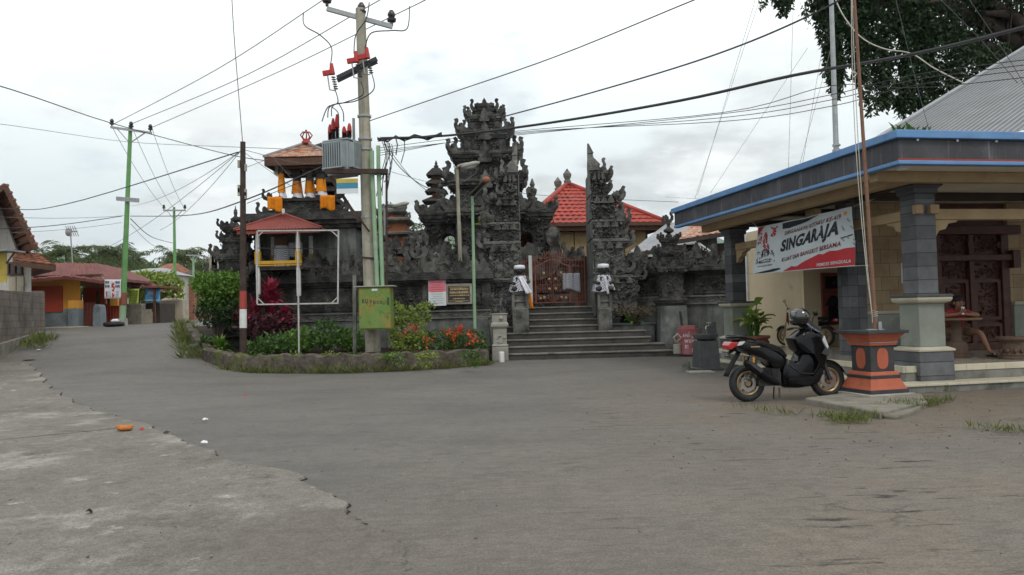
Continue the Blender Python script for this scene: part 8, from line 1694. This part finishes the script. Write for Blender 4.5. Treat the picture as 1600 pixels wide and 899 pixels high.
skinmesh('shorts', sv_, [(0,1),(0,2),(1,3),(2,4)], [.155,.112,.112,.09,.09], M['shorts'])
hc = V(Bv['hd']) - po_; b = MB(); b.ball(hc + V((0,.045,.058)), .105, .108, .085, 16, 10); b.ball(hc + V((0,.075,-.005)), .098, .07, .085, 14, 8); b.ball(hc + V((0,-.055,.092)), .08, .035, .022, 12, 6)
b.build('hair', M['hair'], pe, smooth=True)
b = MB(); b.ball(hc + V((0,-.108,-.005)), .016, .022, .026, 8, 6)
for sg in (-1,1): b.ball(hc + V((sg*.1,.0,-.005)), .015, .025, .034, 8, 6)
b.build('nose_and_ears', M['skin'], pe, smooth=True)
b = MB()
for sg in (-1,1): b.ball(hc + V((sg*.036,-.088,.015)), .014, .01, .007, 8, 5); b.box(hc.x+sg*.036-.022, hc.x+sg*.036+.022, hc.y-.096, hc.y-.082, hc.z+.034, hc.z+.041)
b.box(hc.x-.022,hc.x+.022,hc.y-.092,hc.y-.075,hc.z-.05,hc.z-.043); b.build('eyes_brows_mouth', M['hair'], pe)
b = MB()
for k in ('L','R'):
    f_ = V(Bv['ft'+k]) - po_; a_ = V(Bv['an'+k]) - po_; b.bar(V((f_.x,f_.y-.08,.018)), V((a_.x,a_.y+.06,.018)), .1, .03); b.bar(f_ + V((-.05,.03,.0)), f_ + V((.05,.03,.0)), .03, .09)
b.build('sandal', M['black'], pe, bevel=.01)
ph = thing('phone', 'pale phone held upright in both hands of the seated person', 'phone', (X0-.06, Y0-.215, 1.33)); b = MB(); b.box(-.035,.035,-.005,.005,-.07,.08); b.build('case', M['paper'], ph, bevel=.006); b = MB(); b.box(-.03,.03,.0052,.0065,-.062,.072); b.build('screen', M['glassdark'], ph)
def stool(label, px, py, h_=.42):
    p = onfloor(px, py); t = thing('stone_stool', label, 'stool', p, group='carved stools on the pavilion floor'); k = h_/.42; b = MB(); b.lathe(0,0,[(.23,0),(.24,.03),(.2,.05),(.21,.09),(.17,.13),(.19,.2),(.17,.3),(.2,.33),(.21,.36)],18); b.build('base', M['stoneseat'], t, smooth=2)
    b = MB(); b.lathe(0,0,[(.2,.361),(.27,.365),(.28,.39),(.27,.42),(0,.425)],20); b.build('seat', M['stoneseat'], t, smooth=2)
    b = MB()
    for q in range(10): a = q*.628; b.ball((.2*math.cos(a),.2*math.sin(a),.16), .035,.035,.045,6,5)
    b.build('carving', M['lip'] if False else M['stoneseat'], t, smooth=True); return t
stool('carved stone stool left, partly hidden by the front column', 1489, 556); stool('carved stone stool standing free right of the seated person', 1582, 561)
b = MB(); p = onfloor(1582, 563); b.lathe(p.x,p.y,[(.36,ZD+.001),(.37,ZD+.02),(.33,ZD+.05),(0,ZD+.05)],20) if False else None
tb = thing('round_table', 'round brown stone table under the elbows of the seated person', 'table', (P(1503,497,15.05).x, Y0-.08, ZD)); b = MB(); b.lathe(0,0,[(0,.735),(.44,.735),(.46,.75),(.46,.775),(.44,.785),(0,.785)],28); b.build('table_top', M['tabletop'], tb, smooth=2)
b = MB(); b.lathe(0,0,[(.24,0),(.25,.04),(.19,.07),(.2,.2),(.18,.3),(.1,.34),(.085,.5),(.085,.66),(.15,.734)],18); b.build('pedestal', M['stoneseat'], tb, smooth=2)
st2 = thing('person_stool', 'stool beneath the seated person', 'stool', (X0+.1, Y0+.42, ZD)); b = MB(); b.lathe(0,0,[(.2,0),(.21,.04),(.15,.1),(.16,.3),(.2,.36),(.21,.395),(0,.40)],16); b.build('base', M['stoneseat'], st2, smooth=2)
# roofs beyond the right wall
def slope(label, pts, m, wallm, d2=8):
    """quad roof plane from four (px, py, d), eave first, over a low wall"""
    W = [P(*p) for p in pts]; c = (W[0]+W[1])/2; t = thing('court_house', label, 'house', V((c.x,c.y,0))); b = MB(); b.X = local(t); ribs(b, W[0], W[1], W[2], W[3], .22, .02); b.build('roof', m, t, solid=.02)
    b = MB(); b.X = local(t); a, e_ = W[0], W[1]; n_ = V((-(e_-a).y, (e_-a).x, 0)).normalized()*.7; zz = min(a.z, e_.z) - .12
    b.rings([[V((p.x,p.y,z)) + n_*k for p, k in ((a,1),(e_,1),(e_,1.3),(a,1.3))] for z in (0, zz)]); b.build('wall', wallm, t)
    b = MB(); b.X = local(t); b.bar(a - Z_*.1, e_ - Z_*.1, .06, .16); b.build('eave_board', M['beamdark'], t)
slope('court house with pale grey sheet roof beyond the right temple wall', [(980,396,31),(1120,376,31),(1135,333,36),(1040,350,36)], M['zinc'], M['beamdark'])
slope('court house with partly rusted sheet roof beside the pavilion fascia', [(1045,376,28.6),(1165,357,28.2),(1165,342,30.5),(1085,350,31)], M['rust'], M['beamdark'])
b = MB(); c = P(1092,380,28); b.bar((c.x,28,c.z-.6),(c.x,28,c.z),.05,.05,up=(0,1,0)); b.bar((c.x,28,c.z),(c.x+.4,28,c.z-.3),.05,.05); 
for k in range(4): b.bar((c.x+.1*k+.05,28,c.z-.7),(c.x+.1*k+.05,28,c.z-.06*k-.05),.02,.02,up=(0,1,0))
tag(b.build('white_railing', M['white']), 'short white railing seen above the right temple wall', 'railing')
b = MB(); a, c = P(1095,430,28.9), P(1120,362,28.9); b.box(a.x,c.x,28.9,29.4,0,c.z); tag(b.build('court_wall', M['plinth']), 'pale grey rendered wall under the rusted sheet roof', 'wall')
# ------------------------------------------------------------------ humid air
hm_ = bpy.data.materials.new('humid air'); hm_.use_nodes = True; nt = hm_.node_tree; nt.nodes.remove(nt.nodes['Principled BSDF'])
pv = nt.nodes.new('ShaderNodeVolumePrincipled'); pv.inputs['Color'].default_value = (.82,.9,.97,1); pv.inputs['Density'].default_value = .0001; pv.inputs['Anisotropy'].default_value = .2; lk(nt, pv.outputs[0], nt.nodes['Material Output'].inputs['Volume'])
b = MB(); b.box(-4300, 4300, -60, 3400, -6.5, 440); tag(b.build('haze', hm_), kind='stuff')
SC.cycles.volume_bounces = 1
